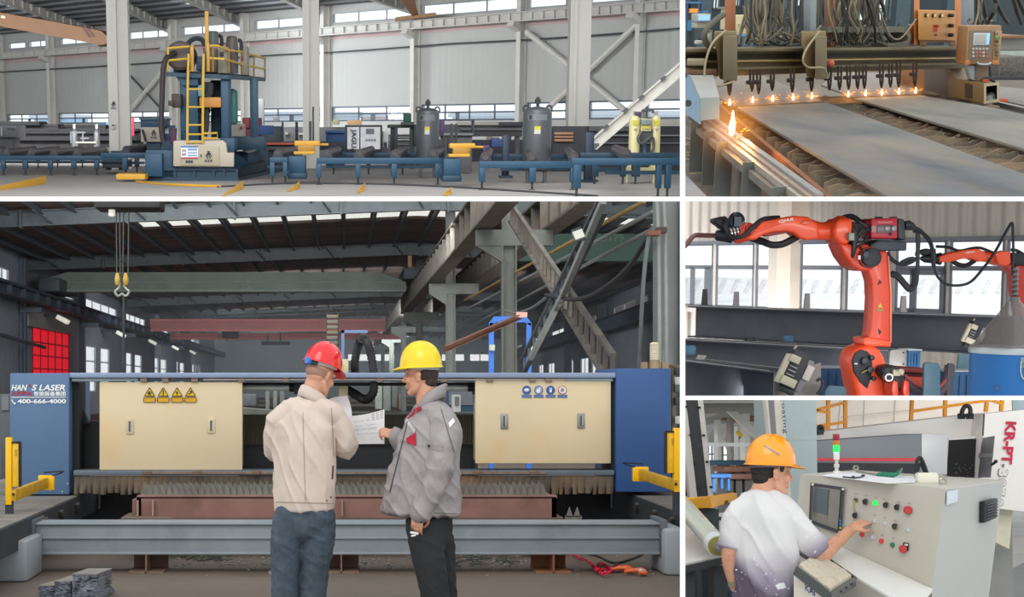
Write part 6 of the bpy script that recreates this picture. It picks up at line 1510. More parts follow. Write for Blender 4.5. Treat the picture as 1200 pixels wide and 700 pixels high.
# ---- gantry
t = thing('cutting_gantry','brown flame cutting gantry with torches spanning the steel plates','machine',P.at(970,118,16))
brn = M('gantry_brown','71674e',.6,.15,.12,3,col2='5c523e',amt=.42); brd = M('gantry_dark','352f24',.7,.1,.15,3)
GA,GB_ = V((P.at(800,70,15.6).x,15.6,0)),V((P.at(1132,70,18.6).x,18.6,0))
gd = (GB_-GA).normalized(); gn = V((gd.y,-gd.x,0))
if gn.y > 0: gn = -gn
def g(px,py,o=0):                                # on the gantry's front plane, moved o towards the camera
    p = onplane(px,py,GA+gn*o,gn); return p
def gpoly(name,mat,pix,o,d,par=None,bevel=.008): m = MB(); r_ = P.ray(sum(q[0] for q in pix)/len(pix),70); m.prism([g(x,y,o) for x,y in pix],V((r_.x/r_.y,1,0))*d); return m.build(name,mat,par or t,bevel=bevel)
gpoly('gantry_beam',brn,[(800,57),(1132,55),(1132,80),(800,91)],0,.5)
gpoly('beam_top_rail',brn,[(800,57),(1132,55),(1132,58.5),(800,61.5)],.12,.3); gpoly('beam_groove',brd,[(800,64),(1132,60.5),(1132,65.5),(800,70)],.01,.05,bevel=0)
gpoly('guide_rail',M('guide_brass','a08a58',.35,.5,.1,4),[(826,71),(1132,67),(1132,69),(826,74)],.1,.15); gpoly('beam_lower_rail',brn,[(800,80),(1132,73),(1132,75.5),(800,83)],.08,.1)
gpoly('end_block',M('block_tan','9a8a70',.6),[(805,69.5),(826,69.5),(826,77),(805,77)],.3,.3); gpoly('end_plate',M('end_rust','8a6a50',.7),[(803,81),(840,82),(840,88),(803,87)],.25,.25)
for (x0,x1,y0,y1,tx) in ((847,864,42,92,837),(955,969,42.5,90,939)):
    c = gpoly('torch_carriage',M('carriage_olive','776c50',.6,.1,.1,3),[(x0,y0),(x1,y0),(x1,y1+3),(x0,y1+3)],.42,.42,bevel=.015)
    gpoly('carriage_mount',M('mount_bronze','85734f',.55,.15,.1,3),[(tx,37),(x1-1,36.5),(x1-1,y0+1),(x0,y0+1),(x0,y1+2),(tx+6,y1),(tx+3,60),(tx,52)],.3,.3,bevel=.01)
    m = MB(); m.tube([g(tx+13,36,.35),g(tx-3,52,.5),g(tx-11,78,.5),g(tx-9,98,.5),g(tx+3,101,.45),g(tx+22,96,.45)] if tx < 900 else [g(tx+22,36,.5),g(tx+7,56,.5),g(tx+2,70,.5),g(tx+8,79,.5),g(tx+26,80,.5),g(tx+31,92,.5)],.011,8,5); m.build('gas_hose',M('hose_khaki','9c9070',.6),c)
m = MB(); c = g(973,74.5,.3); m.ball(c,(.045,.045,.045)); m.build('red_knob',M('knob_red','b8584c',.5),t)
# torches
td = M('torch_dark','3c322a',.6,.3,.15,8); tips = []
flames = [(855,121),(882,118),(905.5,116.5),(929.5,115),(951.5,113.5),(994,111.5),(1014.5,110),(1033.5,109.5),(1053.5,108),(1073,107)]
for i,x in enumerate((855,881,889,905,928.5,951,972,984,994.5,1005,1013,1033,1043.5,1053,1072)):
    yb = 92-(x-855)*.05; yt = yb+20 if i not in (1,3) else yb+17
    m = MB()
    for dx in (-2,2): m.tube([g(x+dx,yb-8,.22),g(x+dx*.9,yb+6,.22),g(x+dx*.5,yt-4,.22)],.012,8)
    m.cyl(g(x,yt-6,.22),g(x,yt,.22),.022,.01,8); to = m.build('cutting_torch',td,t)
    m = MB(); p = g(x-1.5,yb+6,.24); m.obox(p,(.06,.06,.04)); m.cyl(p-V((.045,0,0)),p+V((.02,0,0)),.022,seg=10); m.build('torch_clamp',M('clamp_soot','2e2822',.7),to,bevel=.008)
fireo = emitM('flame_orange','ff7a10',2.2); firew = emitM('flame_white','fff0c0',9); spk = emitM('spark','ff9c30',2.5)
def glow(f,c,r,s=30):  # emissive ball standing in for the fire-lit smoke around a flame
    g_ = MATS.get('flame_halo%d' % s)
    if not g_:
        g_ = bpy.data.materials.new('flame_halo'); g_.use_nodes = True; MATS['flame_halo%d' % s] = g_; nt = g_.node_tree; N = nt.nodes; L = nt.links; N.remove(N['Principled BSDF'])
        tc = N.new('ShaderNodeTexCoord'); a = N.new('ShaderNodeVectorMath'); a.operation = 'SUBTRACT'; a.inputs[1].default_value = (.5,.5,.5); L.new(tc.outputs['Generated'],a.inputs[0])
        b = N.new('ShaderNodeVectorMath'); b.operation = 'LENGTH'; L.new(a.outputs[0],b.inputs[0]); d = N.new('ShaderNodeMapRange'); L.new(b.outputs['Value'],d.inputs[0]); d.inputs[1].default_value = .5; d.inputs[2].default_value = 0
        e = N.new('ShaderNodeMath'); e.operation = 'POWER'; L.new(d.outputs[0],e.inputs[0]); e.inputs[1].default_value = 3; h = N.new('ShaderNodeMath'); h.operation = 'MULTIPLY'; L.new(e.outputs[0],h.inputs[0]); h.inputs[1].default_value = s/5
        v = N.new('ShaderNodeEmission'); v.inputs[0].default_value = (1,.36,.06,1); L.new(h.outputs[0],v.inputs[1]); L.new(v.outputs[0],N['Material Output'].inputs['Volume'])
    m = MB(); m.ball(c,(r,r,r),seg=16,rings=10); m.build('flame_glow',g_,f)
random.seed(9)
for i,(x,y) in enumerate(flames):
    f = thing('cutting_flame',('leftmost cutting flame under the first torch','second cutting flame from the left','third cutting flame from the left','fourth cutting flame from the left','fifth cutting flame, left of the pale carriage post','cutting flame just right of the second carriage post','fourth cutting flame from the right','third cutting flame from the right','second cutting flame from the right','rightmost cutting flame beside the orange-lit carriage')[i],'flame',fl(x,y+1,.64),'cutting flames along the gantry')
    c = fl(x,y,.66); m = MB(); m.limb([c+V((0,0,.04)),c,c-V((0,0,.01))],[.004,.011,.012],10,3); m.build('flame_core',firew,f)
    m = MB()
    for k in range(14):
        a = random.uniform(0,2*PI); r = random.uniform(.02,.09); e = c+V((math.cos(a)*r,math.sin(a)*r*.4,random.uniform(-.02,.45)*r)); s = c.lerp(e,random.uniform(.3,.8)); m.tube([s,e],.0016,4)
    m.build('sparks',spk,f,kind='stuff')
    m = MB()
    for k in range(22): a = random.uniform(0,2*PI); r = random.gauss(0,.05); m.ball(c+V((math.cos(a)*r,math.sin(a)*r*.5,abs(r)*random.uniform(-.1,.7))),random.uniform(.002,.005),seg=6,rings=4)  # tiny glowing balls added to make up the halo of the flame
    m.build('halo_sparks',fireo,f,kind='stuff'); glow(f,c,.17)
    l = bpy.data.lights.new('flame_light','POINT'); l.energy = 1.5 if i else 4; l.color = (1,.5,.16); l.shadow_soft_size = .03
    lo_ = bpy.data.objects.new('flame_light',l); C.objects.link(lo_); lo_.matrix_world = P.M @ Mx.Translation(c+V((0,-.12,.1)))
f = thing('cutting_flame','large white-hot flame jet dropping beside the blue box','flame',fl(857.5,157,.5),'cutting flames along the gantry')
Yf = 11.6; c0,c1,c2 = P.at(859,130,Yf),P.at(858,148,Yf),P.at(857,157,Yf)
m = MB(); m.limb([c0,P.at(858.8,138,Yf),c1,c2],[.004,.012,.024,.016],12,5); m.build('flame_core',emitM('flame_yellow','ffe090',7),f); glow(f,c1,.42,20)
m = MB()
for k in range(14): a = random.uniform(-.9,.9); r = random.uniform(.04,.2); e = c2+V((math.sin(a)*r,-.1,math.cos(a)*r*.8-.05)); m.tube([c2.lerp(e,.8),e],.0016,4)
m.build('sparks',spk,f,kind='stuff')
for e,q,s in ((9,c1+V((.02,-.15,.02)),.03),(9,c2+V((.16,.15,-.02)),.05)):
    l = bpy.data.lights.new('flame_light','POINT'); l.energy = e; l.color = (1,.48,.12); l.shadow_soft_size = s
    lo_ = bpy.data.objects.new('flame_light',l); C.objects.link(lo_); lo_.matrix_world = P.M @ Mx.Translation(q)
# light blue carriage box at the left
t = thing('carriage_box','pale blue sheet metal box on the left track below the gantry beam','box',P.at(825,142,13.4))
bl = M('pale_blue_paint','8fb6d2',.5,.05,.05,3); bt = M('pale_teal_paint','8aa0a0',.5,.05,.06,3)
q = lambda x,y,Y: P.at(x,y,Y)
bp0 = q(820.7,115,13.4); bn = (q(820.7,146,13.4)-bp0).cross(q(808.7,88,15)-bp0).normalized(); m = MB(); m.prism([onplane(x,y,bp0,bn) for x,y in ((797,84),(808.7,88),(820.7,115),(820.7,146),(797,128))],(.01,.02,0)); m.build('side_panel',bl,t)
m = MB(); m.prism([q(820.7,115,13.4),q(843.3,113.7,13.4),q(843.3,139,13.4),q(820.7,141.5,13.4)],(0,.05,0)); m.build('front_panel',bt,t)
m = MB(); m.prism([q(808.7,88,15),q(836,88,15.2),q(843,113.7,13.4),q(820.7,115,13.4)],(0,.02,-.02)); m.build('sloping_top',M('top_grey_paint','9a9a94',.5,.05,.08,3),t)
m = MB(); m.cyl(q(806,121,14),q(806.5,121,13.9),.03); m.build('bolt',M('bolt_dark','3a4048',.5),t)
# cables, chain and equipment above the beam
random.seed(31)
hk = [M('hose_pale','8a8068',.6),M('hose_grey','5c584a',.6),M('hose_dark','302d26',.6),M('hose_copper','8c6c50',.5)]
def bundle(label,specs):
    t = thing('hose_bundle',label,'hoses',specs[0][0][-1]); 
    for pts,r,mi in specs: m = MB(); m.tube(pts,r,6,4); m.build('gas_hose',hk[mi],t)
def hang(x0,x1,n,spread=4,yb=54):
    out = []
    for k in range(n):
        x = random.uniform(x0,x1); e = x+random.uniform(-14,14); o = random.uniform(-.9,.2)
        out.append(([g(x+random.uniform(-spread,spread),-8,o),g(x+random.uniform(-spread,spread),15,o),g((x+e)/2+random.uniform(-spread,spread),36,o),g(e,yb-random.uniform(0,6),o*.6)],random.uniform(.007,.014),random.choice((0,1,1,2,2))))
    return out
bundle('left bundle of thin hoses hanging down to the gantry beam',hang(876,914,46)+hang(915,980,22)); bundle('right dense bundle of hoses fanning down to the gantry beam',hang(980,1036,74,6))
loops = []
for k in range(40):
    x = random.uniform(868,1030); w = random.uniform(20,55); y = random.uniform(40,54); o = random.uniform(-.6,.1); loops.append(([g(x,y-random.uniform(5,40),o),g(x+w*.3,y-4,o),g(x+w*.6,y+1,o),g(x+w,y-random.uniform(0,22),o)],random.uniform(.007,.013),random.choice((0,1,1,2))))
bundle('tangle of looping hoses lying along the top of the gantry beam',loops)
bundle('few hoses and loops hanging right of the control box',[([g(x,-8,-2),g(x+dx,14,-2),g(x+dx*1.8,27,-2.2)],.03,2) for x,dx in ((1150,4),(1163,10),(1172,-8),(1186,6),(1190,10))]+hang(1144,1152,8,2,27))
for x0,x1,y1,c_,l,o in ((857.5,863,40,'a86c48','copper-coloured upright pipe behind the left torch carriage',-.1),(974,980,56,'9c6a48','copper-coloured upright pipe right of the second carriage',-.1),(950,957.5,40,'8c9498','grey upright post over the second carriage',.1),(1131,1142,78,'8e9296','pale grey square post behind the control box',-.5)):
    m = MB(); m.prism([g(x0,-8,o),g(x1,-8,o),g(x1,y1,o),g(x0,y1,o)],gn*-.1); tag(m.build('upright_post',M('post_'+c_,c_,.5,.1,.1,3),bevel=.02),l,'post')
t = thing('cable_chain','grey cable carrier chain lying in a long loop on the gantry beam','cable chain',g(1010,55))
top = [g(x,34.5,-.05) for x in (960,975,990,1005,1020,1035,1046)]+[g(1053,37,-.05),g(1056,44,-.05),g(1053,50.5,-.05),g(1044,53,-.05),g(1030,53.5,-.05)]
sp = spline(top,5); m = MB()
for a,b in zip(sp,sp[1:]): m.bar(a,a.lerp(b,.86),.22,.06,up=gn.cross((b-a).normalized()))
m.build('chain_links',M('chain_olive','6c6a5c',.6,.1,.1,6),t)
quick('computer_monitor','beige computer monitor with blue screen on the left behind the beam','monitor',(826,34),19,[('casing',M('pc_beige','b4b4a4',.5),[(816.5,16,833,25.5,0,.3),(816.5,26.5,834,33,.05,.3)],.01),('screen',emitM('screen_blue','8ab4e0',.8),[(818.5,17.5,832,24,-.01,.02)])])
quick('electrical_box','tilted white electrical box right of the copper pipe','box',(870,44),18.5,[('casing',M('box_cream','d4d2c4',.5),[(862.5,17.5,877,41,0,.25)],.01),('base_strip',M('strip_blue','70a8d0',.5),[(867,39.5,875,42.5,-.03,.2)]),('terminal',M('terminal_grey','a8a89c',.5),[(865,28,867,29.2,-.02,.03),(869,28,871,29.2,-.02,.03),(873,28,875,29.2,-.02,.03)])])
quick('electrical_box','narrow pale box left of the copper pipe','box',(851,36),18.7,[('casing',M('box_cream','d4d2c4',.5),[(850,10,858,35,0,.25)],.01),('lid',M('lid_grey','8c8c80',.5),[(848.5,8,858,10.5,-.03,.3)])])
quick('blue_shelving','blue shelving with orange tubs in the far left background','shelving',(815,45),26,[('shelf',M('shelf_blue','2c5c84',.6),[(802,2,822,4,0,.5),(802,13,830,14.5,0,.5),(802,24,822,36,0,.6)]),('orange_tub',M('tub_orange','c08030',.6),[(809,10,818,15,-.1,.4)]),('dark_bin',M('bin_dark','2c3438',.6),[(814,33,825,45,-.2,.5),(803,0,809,12,.3,.2)]),('upright',M('shelf_navy','28405c',.6),[(804,0,805.5,52,0,.1),(821,0,823,52,0,.1)])])
m = MB(); m.tube([g(848,17,.1),g(836,26,.1),g(826,38,.1),g(827,49,.1),g(833,56,.1)],.03,10,5); tag(m.build('corrugated_hose',M('hose_olive','5c5a4c',.6)),'thick olive corrugated hose curving left of the first carriage','hose')
quick('white_pot','small white box on the gantry beam at the left','box',(833,52),15.8,[('pot',M('box_white2','c8c8bc',.5),[(828,37,834.5,52,0,.12),(816,47.5,823.5,52,-.05,.1)],.01),('lid',M('lid_grey','8c8c80',.5),[(827.5,35.5,835,37.5,-.01,.14)])])
# orange gauge panel
t = thing('gauge_panel','orange steel frame with a panel of three gauges and three black knobs','panel',g(1098,55))
og = M('panel_orange','c08a48',.5,.05,.1,2.5,col2='a87038',amt=.42,scale2=2)
gpoly('panel_box',og,[(1075.5,11.5),(1120,12.5),(1119.5,48),(1076,47.5)],.0,.25,bevel=.015)
bb = C.objects[-1] if False else None
for x0,x1,y1 in ((1071,1077.5,53),(1119,1126,56)): gpoly('frame_upright',M('upright_orange','c87c3c',.5,.05,.08,3),[(x0,-8),(x1,-8),(x1,y1),(x0,y1)],-.05,.12)
gpoly('side_box',M('side_orange','b0704a',.5),[(1064,29),(1072,29),(1072,51),(1064,51)],-.15,.3); gpoly('stand',M('stand_brown','7c5838',.6),[(1078,47),(1118,48),(1118,54),(1112,56),(1112,50),(1086,50),(1086,55),(1078,54)],-.02,.2)
for x,y in ((1085.3,17.8),(1093.8,18),(1102.4,18.3)):
    c = g(x,y,.01); m = MB(); m.cyl(c-gn*.02,c+gn*.02,.024,seg=18); gg = m.build('gauge',M('gauge_rim','5c4428',.4,.4),t); m = MB(); m.cyl(c+gn*.02,c+gn*.023,.018,seg=18); m.build('gauge_dial',M('dial_cream','e0d4a8',.5),gg)
for y in (18,30,41):
    c = g(1112,y,.01); m = MB(); m.cyl(c,c+gn*.06,.024,.02,14); m.build('knob',M('knob_black','221e1a',.4),t,bevel=.004)
m = MB(); c = g(1095,33,.006); m.obox(c,(.07,.012,.08)); m.obox(c+V((.01,0,.02)),(.09,.012,.02)); m.build('red_mark',M('mark_red','b4482c',.6),t)
m = MB(); c = g(1097,41,.01); m.cyl(c-gn*.01,c+gn*.01,.01); m.build('bolt',M('bolt_brown','5c4428',.5),t)
# cutting machine carriage with the control box
t = thing('drive_carriage','tan wedge-shaped drive carriage with open square end on the right track','carriage',P.at(1150,123,19))
tan = M('carriage_tan_paint','7a6c4a',.55,.05,.08,2.5); Yc = 17.2
K = lambda x,y,d=0: P.at(x,y,Yc+d)
side_ = [K(1083,81,2.6),K(1115,80,1.4),K(1120.5,92,1.1),K(1153,98,0),K(1153,122,0),K(1083,106,2.6)]
m = MB(); m.add(side_,[(0,1,2,3,4,5)]); m.add([K(1115,80,1.4),K(1140,80,2.0),K(1144,92,1.6),K(1171,96,.5),K(1153,98,0),K(1120.5,92,1.1)],[(0,1,2,5),(2,3,4,5)]); m.build('side_cover',tan,t)
m = MB(); m.prism([K(1083,81,2.5),K(1110,80.5,1.5),K(1115,83,1.35),K(1108,112,1.55),K(1083,106,2.5)],(0,-.03,0)); m.build('dark_cover',M('cover_brown_grey','6c5c50',.6,0,.1,2),t)
fr = [K(1153,98,-.02),K(1171,96,.5),K(1171,119.5,.5),K(1153,122,-.02)]; cen = sum(fr,V())/4
m = MB(); inn = [p+(cen-p)*.3 for p in fr]; m.add(fr+inn,[(0,1,5,4),(1,2,6,5),(2,3,7,6),(3,0,4,7)]); m.build('end_frame',M('end_tan','a8966c',.55),t)
m = MB(); bk = [p+V((0,.6,0)) for p in inn]; m.add(inn+bk,[(0,1,5,4),(1,2,6,5),(2,3,7,6),(3,0,4,7),(4,5,6,7)]); m.build('end_cavity',M('cavity_dark','38352c',.8),t)
m = MB(); c = K(1160,113,.4); m.cyl(c-V((.08,0,.05)),c+V((.06,.1,0)),.05,seg=12); m.bar(K(1155,118,.2),K(1169,116,.6),.04); m.build('drive_wheel',M('wheel_grey','8a8a84',.4,.5),t)
m = MB(); m.prism([K(1062,80,3.2),K(1083,80,2.6),K(1083,106,2.6),K(1062,101,3.2)],(0,.3,0)); m.build('heat_shield',M('shield_orange','a06a40',.6,0,.15,3),t)
m = MB(); m.box(K(1150,124,.5).x,K(1168,124,.5).x,Yc+.6,Yc+2.2,.0,P.at(1160,122,Yc+.6).z); m.build('wheel_base',M('base_dark','3a3630',.7),t)
t = thing('control_box','brown control box with lit blue screen and buttons above the drive carriage','control panel',P.at(1153,95,17.8))
cb = M('control_brown','9c7a58',.5,.05,.08,3); Yk = 17.7
kb = lambda x0,y0,x1,y1,d,D,nm,mat,bev=.006: MB().pbox(x0,y0,x1,y1,Yk+d,D).build(nm,mat,t,bevel=bev)
m = MB(); m.prism([P.at(x,y,Yk) for x,y in ((1134,30),(1174.5,29.5),(1172,76.5),(1131,75.5))],(0,.3,0)); m.build('housing',cb,t,bevel=.02)
m = MB(); m.prism([P.at(x,y,Yk-.01) for x,y in ((1136.5,36),(1163,35.5),(1161,69.5),(1136,70))],(0,.02,0)); m.build('bezel',M('bezel_brown','7c6c5c',.5),t)
kb(1141,38.8,1160,53,-.025,.02,'screen_frame',M('screen_frame','c0d4e0',.4)); kb(1142,40,1156,51.5,-.03,.008,'screen',emitM('screen_taupe','8e8a80',.6)); kb(1156.5,40,1159.5,52,-.03,.008,'screen_menu',emitM('screen_menu','78b4f0',.9))
for i in range(5):
    for j in range(3): kb(1139.5+4*i,56+4.3*j,1142.3+4*i,58.6+4.3*j,-.025,.02,'key',M('key_%d' % ((i*j) % 3),('b8b0a4','8c7c68','c0604c')[(i*j) % 3],.5),.002)
kb(1165,36,1173,69,-.015,.02,'button_strip',M('strip_tan','a88a64',.5))
for y,c_ in ((38.5,'8a8278'),(44,'40b060'),(48.5,'3a3430'),(53,'6c6458'),(57.5,'6c6458'),(61,'5a5248'),(65,'5a5248')): kb(1166.5,y-1.2,1170.5,y+1.2,-.035,.03,'button',M('btn_'+c_,c_,.5),.003)
kb(1170.6,42.8,1172,45.2,-.035,.03,'button',M('btn_red','c04838',.5),.003)
m = MB(); m.tube([P.at(x,y,Yk-.08) for x,y in ((1144.5,73),(1148,75.3),(1157,75.5),(1161.5,73.5))],.016,8,3); m.build('handle',M('handle_silver','b8bcc0',.3,.7),t)
for x0,x1 in ((1132,1137),(1163,1171)): kb(x0,70.5,x1,76,-.02,.05,'corner_block',M('corner_orange','b87c44',.5))
m = MB(); m.pbox(1142,76,1158.5,95,Yk+.1,.2); m.build('pedestal',M('pedestal_tan','8c7860',.6),t,bevel=.01)
m = MB(); m.prism([P.at(x,y,Yk+.05) for x,y in ((1133,77),(1142,77),(1142,94),(1138,93))],(0,.1,0)); m.build('bracket_plate',M('plate_blue_grey','8c9aa0',.5),t)
m = MB(); m.tube([P.at(1160,78,Yk),P.at(1160.5,90,Yk),P.at(1157,95,Yk),P.at(1152,95,Yk-.1)],.014,6,3); m.tube([P.at(1150,95.5,Yk-.2),P.at(1155,92,Yk-.2),P.at(1163,94,Yk-.2),P.at(1165,97,Yk-.1)],.02,6,3); m.build('cable',M('cable_black','2a2c2e',.7),t)
m = MB(); c = P.at(1155,94.5,Yk-.25); m.obox(c,(.06,.04,.03)); m.build('red_connector',M('mark_red','b4482c',.6),t)
# right-hand stock and track
quick('plate_stock','grey stack of plates lying at the right edge behind the control box','plates',(1188,60),24,[('upper_plates',M('stock_grey','84827c',.6,.1,.15,4),[(1172,44,1205,59,0,1.5)],.01),('brown_sheet',M('stock_brown','7c5c40',.7),[(1172,41.5,1205,44.5,-.1,1.6)]),('pale_rail',M('stock_pale','9aa49c',.5),[(1172,60,1205,66,-.2,.8)])])
quick('slag_heap_box','dark bin of speckled metal scrap at the right edge below the plate stack','bin',(1188,90),22.5,[('scrap_fill',M('scrap_speckle','5c5850',.6,.2,.45,26),[(1170,66,1205,91,0,.8)],.03),('bin_edge',M('bin_dark2','32343a',.6),[(1160,90,1205,94,-.3,.6)])])
t = thing('side_track','dark track rail running towards the camera at the right edge','track',fl(1180,118))
m = MB(); m.prism([fl(1098,108.5,.5),fl(1160,119,.5),fl(1260,142,.5),fl(1260,149,.5),fl(1157,125.5,.5),fl(1080,109.5,.5)],(0,0,-.1)); m.build('rail_base',M('rail_dark','3c3c38',.6,.2,.15,5),t)
m = MB(); m.bar(fl(1160,120,.52),fl(1260,143,.52),.07,.06); m.build('rail',M('rail_8c8a84','8c8a84',.45,.5,.12,8),t)
m = MB()
for k in range(7): x = 1104+8*k; m.obox(fl(x,111+1.7*k,.55),(.07,.1,.06),Mx.Rotation(.5,3,'Z'))
m.build('rack_tooth',M('rack_dark','2e2c28',.7),t)
m = MB(); m.prism([fl(1162,101,.15),fl(1260,108,.15),fl(1260,136,.15),fl(1172,117,.15)],(0,0,-.1)); m.build('walk_plate',M('walk_grey','6c6862',.7,.1,.12,3),t)
m = MB(); c = fl(1173,119,.2); m.limb([c-V((.08,0,0)),c+V((.1,.02,0))],[(.05,.02),(.04,.02)],10,3); tag(m.build('red_glove',M('mark_red','b4482c',.6)),'small red rag lying beside the end of the drive carriage','rag')
# floor clutter at the lower left
m = MB(); m.prism([fl(795,196,.32),fl(829,231,.32),fl(840,246,.32),fl(790,246,.32)],(0,0,-.03)); tag(m.build('floor_sheet',M('sheet_blue_grey','7c8288',.5,.2,.1,3)),'blue-grey steel sheet corner at the bottom left of the cutting bed','sheet')
m = MB(); m.tube([fl(808,170,.06),fl(828,216,.06)],.03,8); tag(m.build('floor_pipe',M('pipe_umber','5c5044',.7)),'brown pipe lying on the floor left of the track beam','pipe')
random.seed(15); m = MB()
for k in range(120):
    px,py = random.choice(((random.uniform(825,862),random.uniform(212,231)),(random.uniform(818,832),random.uniform(180,196)),(random.uniform(803,830),random.uniform(160,200)))); c = fl(px,py,.02); a = random.uniform(0,3); L = random.uniform(.03,.12)
    m.bar(c-V((math.cos(a),math.sin(a),0))*L/2,c+V((math.cos(a),math.sin(a),.02))*L/2,.02,.008)
tag(m.build('wood_chips',M('wood_chips','b09a6c',.8,0,.3,3),kind='stuff'),'pale wood chips and offcuts scattered on the floor left of the track','chips')
m = MB(); c = fl(812,206,.1); m.obox(c,(.07,.05,.05)); m.obox(c+V((0,0,-.04)),(.05,.04,.04)); tag(m.build('yellow_block',M('block_yellow','a8943c',.6),bevel=.01),'small yellow block on the floor by the brown pipe','block')
# ================================================================== BAY D: the welding robots (middle right)
P = Bay(307,1.9,{'T': 233,'L': 800,'B': 466})
m = MB(); m.prism([P.fl(780,470),P.fl(1280,470),(16,30,0),(3,30,0)],(0,0,-.1)); struct('floor',m,M('plank_floor','a08c78',.7,0,.1,2))
dA = P.at(796,300,24.2); dB = P.at(1206,300,18.5); wd4 = V((dB.x-dA.x,dB.y-dA.y,0)); L4 = wd4.length; wd4.normalize(); n4 = V((wd4.y,-wd4.x,0)); n4 = n4 if n4.y < 0 else -n4
o4 = V((dA.x,dA.y,0)); W4 = lambda u,z: o4+wd4*u+V((0,0,z))
def uz4(px,py): p = onplane(px,py,o4,n4); return (p-o4).dot(wd4),p.z
zt,zb = uz4(1000,284)[1],uz4(1000,365)[1]
ops = [(uz4(a,300)[0],uz4(b,300)[0],zb,zt) for a,b in ((780,836),(840,884),(887,908.5),(939,988),(992.5,1043),(1051,1109),(1114.5,1177),(1181.5,1230))]
struct('wall_back',holes(W4,(-1,L4+2),(0,zt,3.2),ops,n4*-.03),M('ribbed_cladding_beige','d6cdc3',.6,0,.04,1,ribs=('X',3.2,.9)))
fr4 = M('window_frame_slate','7c7f88',.5,.2,.05)
for i,o in enumerate(ops):
    w = o[1]-o[0]; zm = uz4(1000,314)[1]; ex = [(o[0],o[1],zm-.03,zm+.03)]
    if i == 0: ex += [(o[0]+w*.55,o[0]+w*.62,zb,zm),(o[0]+w*.84,o[0]+w*.95,zb,zm)]
    if i == 5: ex += [(o[0]+w*.3,o[0]+w*.42,zb,zm),(o[0]+w*.9,o[1],zb,zm),(o[0],o[1],zb,zb+.07),(o[0],o[1],zm-.09,zm)]
    window(W4,*o,1,1,fr4,.02,n4,extra=ex,back=.03)
m = MB(); m.prism([W4(-1,zb-.04),W4(L4+2,zb-.04),W4(L4+2,zb-.1),W4(-1,zb-.1)],n4*.12); struct('trim_2',m,M('sill_pale','d4cec8',.5))
m = MB(); m.prism([W4(-1,zt+.0),W4(L4+2,zt+.0),W4(L4+2,zt+.05),W4(-1,zt+.05)],n4*.05); struct('trim_3',m,fr4)
ua,ub,uc = uz4(908,300)[0],uz4(939,300)[0],uz4(923,300)[0]
for a,b,c_,d in ((ua,uc,'d8d0c6',.12),(uc,ub,'f0e0d0',.2)): struct('wall_column',MB().prism([W4(a,0),W4(b,0),W4(b,3.2),W4(a,3.2)],n4*d),M('pilaster_'+c_,c_,.6,0,.03))
t = thing('distant_building','pale striped-roof building seen outside the windows behind the robots','building',V((P.at(1000,345,110).x,110,-3)))
m = MB(); a,b = P.at(780,345,110),P.at(1300,326,110); m.box(a.x,b.x,110,116,-3,a.z); m.build('facade',M('facade_white','f8f8f8',.8),t)
m = MB(); m.box(a.x,b.x,110.5,116,a.z,b.z); r = m.build('roof_band',M('roof_band','f4f4f4',.8),t)
m = MB(); x = a.x
while x < b.x: m.prism([(x,110.4,a.z+.1),(x+.3,110.4,a.z+.1),(x+.75,110.4,b.z-.1),(x+.45,110.4,b.z-.1)],(0,.08,0)); x += .95
m.build('roof_stripe',M('stripe_grey','e2e0e0',.8),r)
# steel beams in front of the windows
sb4 = M('beam_slate','45474f',.45,.25,.12,2,col2='3a3e48',amt=.45,scale2=1.5)
def wbeam4(label,Ya,xa,ya,Yb,xb,hgt,w=.28,ext=0):
    a,b = P.at(xa,ya,Ya),P.at(xb,ya,Yb); b.z = a.z; a.z -= hgt/2; b.z -= hgt/2; b += (b-a)*ext
    t = thing('steel_beam',label,'beam',(a+b)/2-V((0,0,hgt/2))); m = MB(); m.ibeam(a,b,hgt,w,.018,.015); m.build('profile',sb4,t,bevel=.003)
    d = (b-a).normalized(); s = d.cross(V((0,0,1))); m = MB(); p,q = a+V((0,0,hgt/2+.001)),b+V((0,0,hgt/2+.001))
    m.bar(p+s*w/2*.98,q+s*w/2*.98,.012,.006); m.bar(p-s*w/2*.98,q-s*w/2*.98,.012,.006); m.build('flange_edge',M('edge_bright','a4a4a8',.35,.6),t)
    return t,a,b,d,s
t,a,b,d,s = wbeam4('large dark steel beam lying under the windows behind the robots',19,816,358.5,15,1212,.385)
m = MB()
for px,py in ((826,339),(863,342),(946,344),(1059,347)):
    u = (px-816)/396; p = a.lerp(b,u*.93+.0); Yp = p.y; w0_,w1_ = (6,0) if px == 826 else (6,1)
    q = [P.at(px-3.5,py+19,Yp),P.at(px+3.5,py+19,Yp),P.at(px+3.2,py,Yp),P.at(px-1.5,py,Yp)]
    k = MB(); k.prism(q,(0,.05,0)); tag(k.build('beam_stand',M('stand_grey','a8a4a2',.5) if px != 826 else M('stand_dark','3c3c42',.5)),{826: 'dark upright plate on the left end of the large beam',863: 'grey upright plate on the large beam left of the cream pilaster',946: 'grey upright plate on the large beam right of the cream pilaster',1059: 'grey upright plate on the large beam right of the main robot'}[px],'plate')
m.v = []
t2,a,b,d,s = wbeam4('middle dark steel beam with a drilled grey end plate near the main robot',17.1,800,397,14.9,1050,.34,.26)
m = MB(); m.prism([P.at(x,y,14.85) for x,y in ((1043,411),(1065,408),(1065,430),(1042,432))],(0,.03,0)); ep = m.build('end_plate',M('end_plate_grey','8a8886',.45,.3),t2)
m = MB()
for x,y in ((1059,413.5),(1063.5,412.5),(1059,427),(1063.5,426)): c = P.at(x,y,14.84); m.cyl(c,c+V((0,.01,0)),.007,seg=8)
m.build('bolt_hole',M('hole_black','18181a',.8),ep)
t3,a,b,d,s = wbeam4('front dark steel beam at the lower left corner of the robot cell',15.6,800,420,13.9,912,.42,.3,.05)
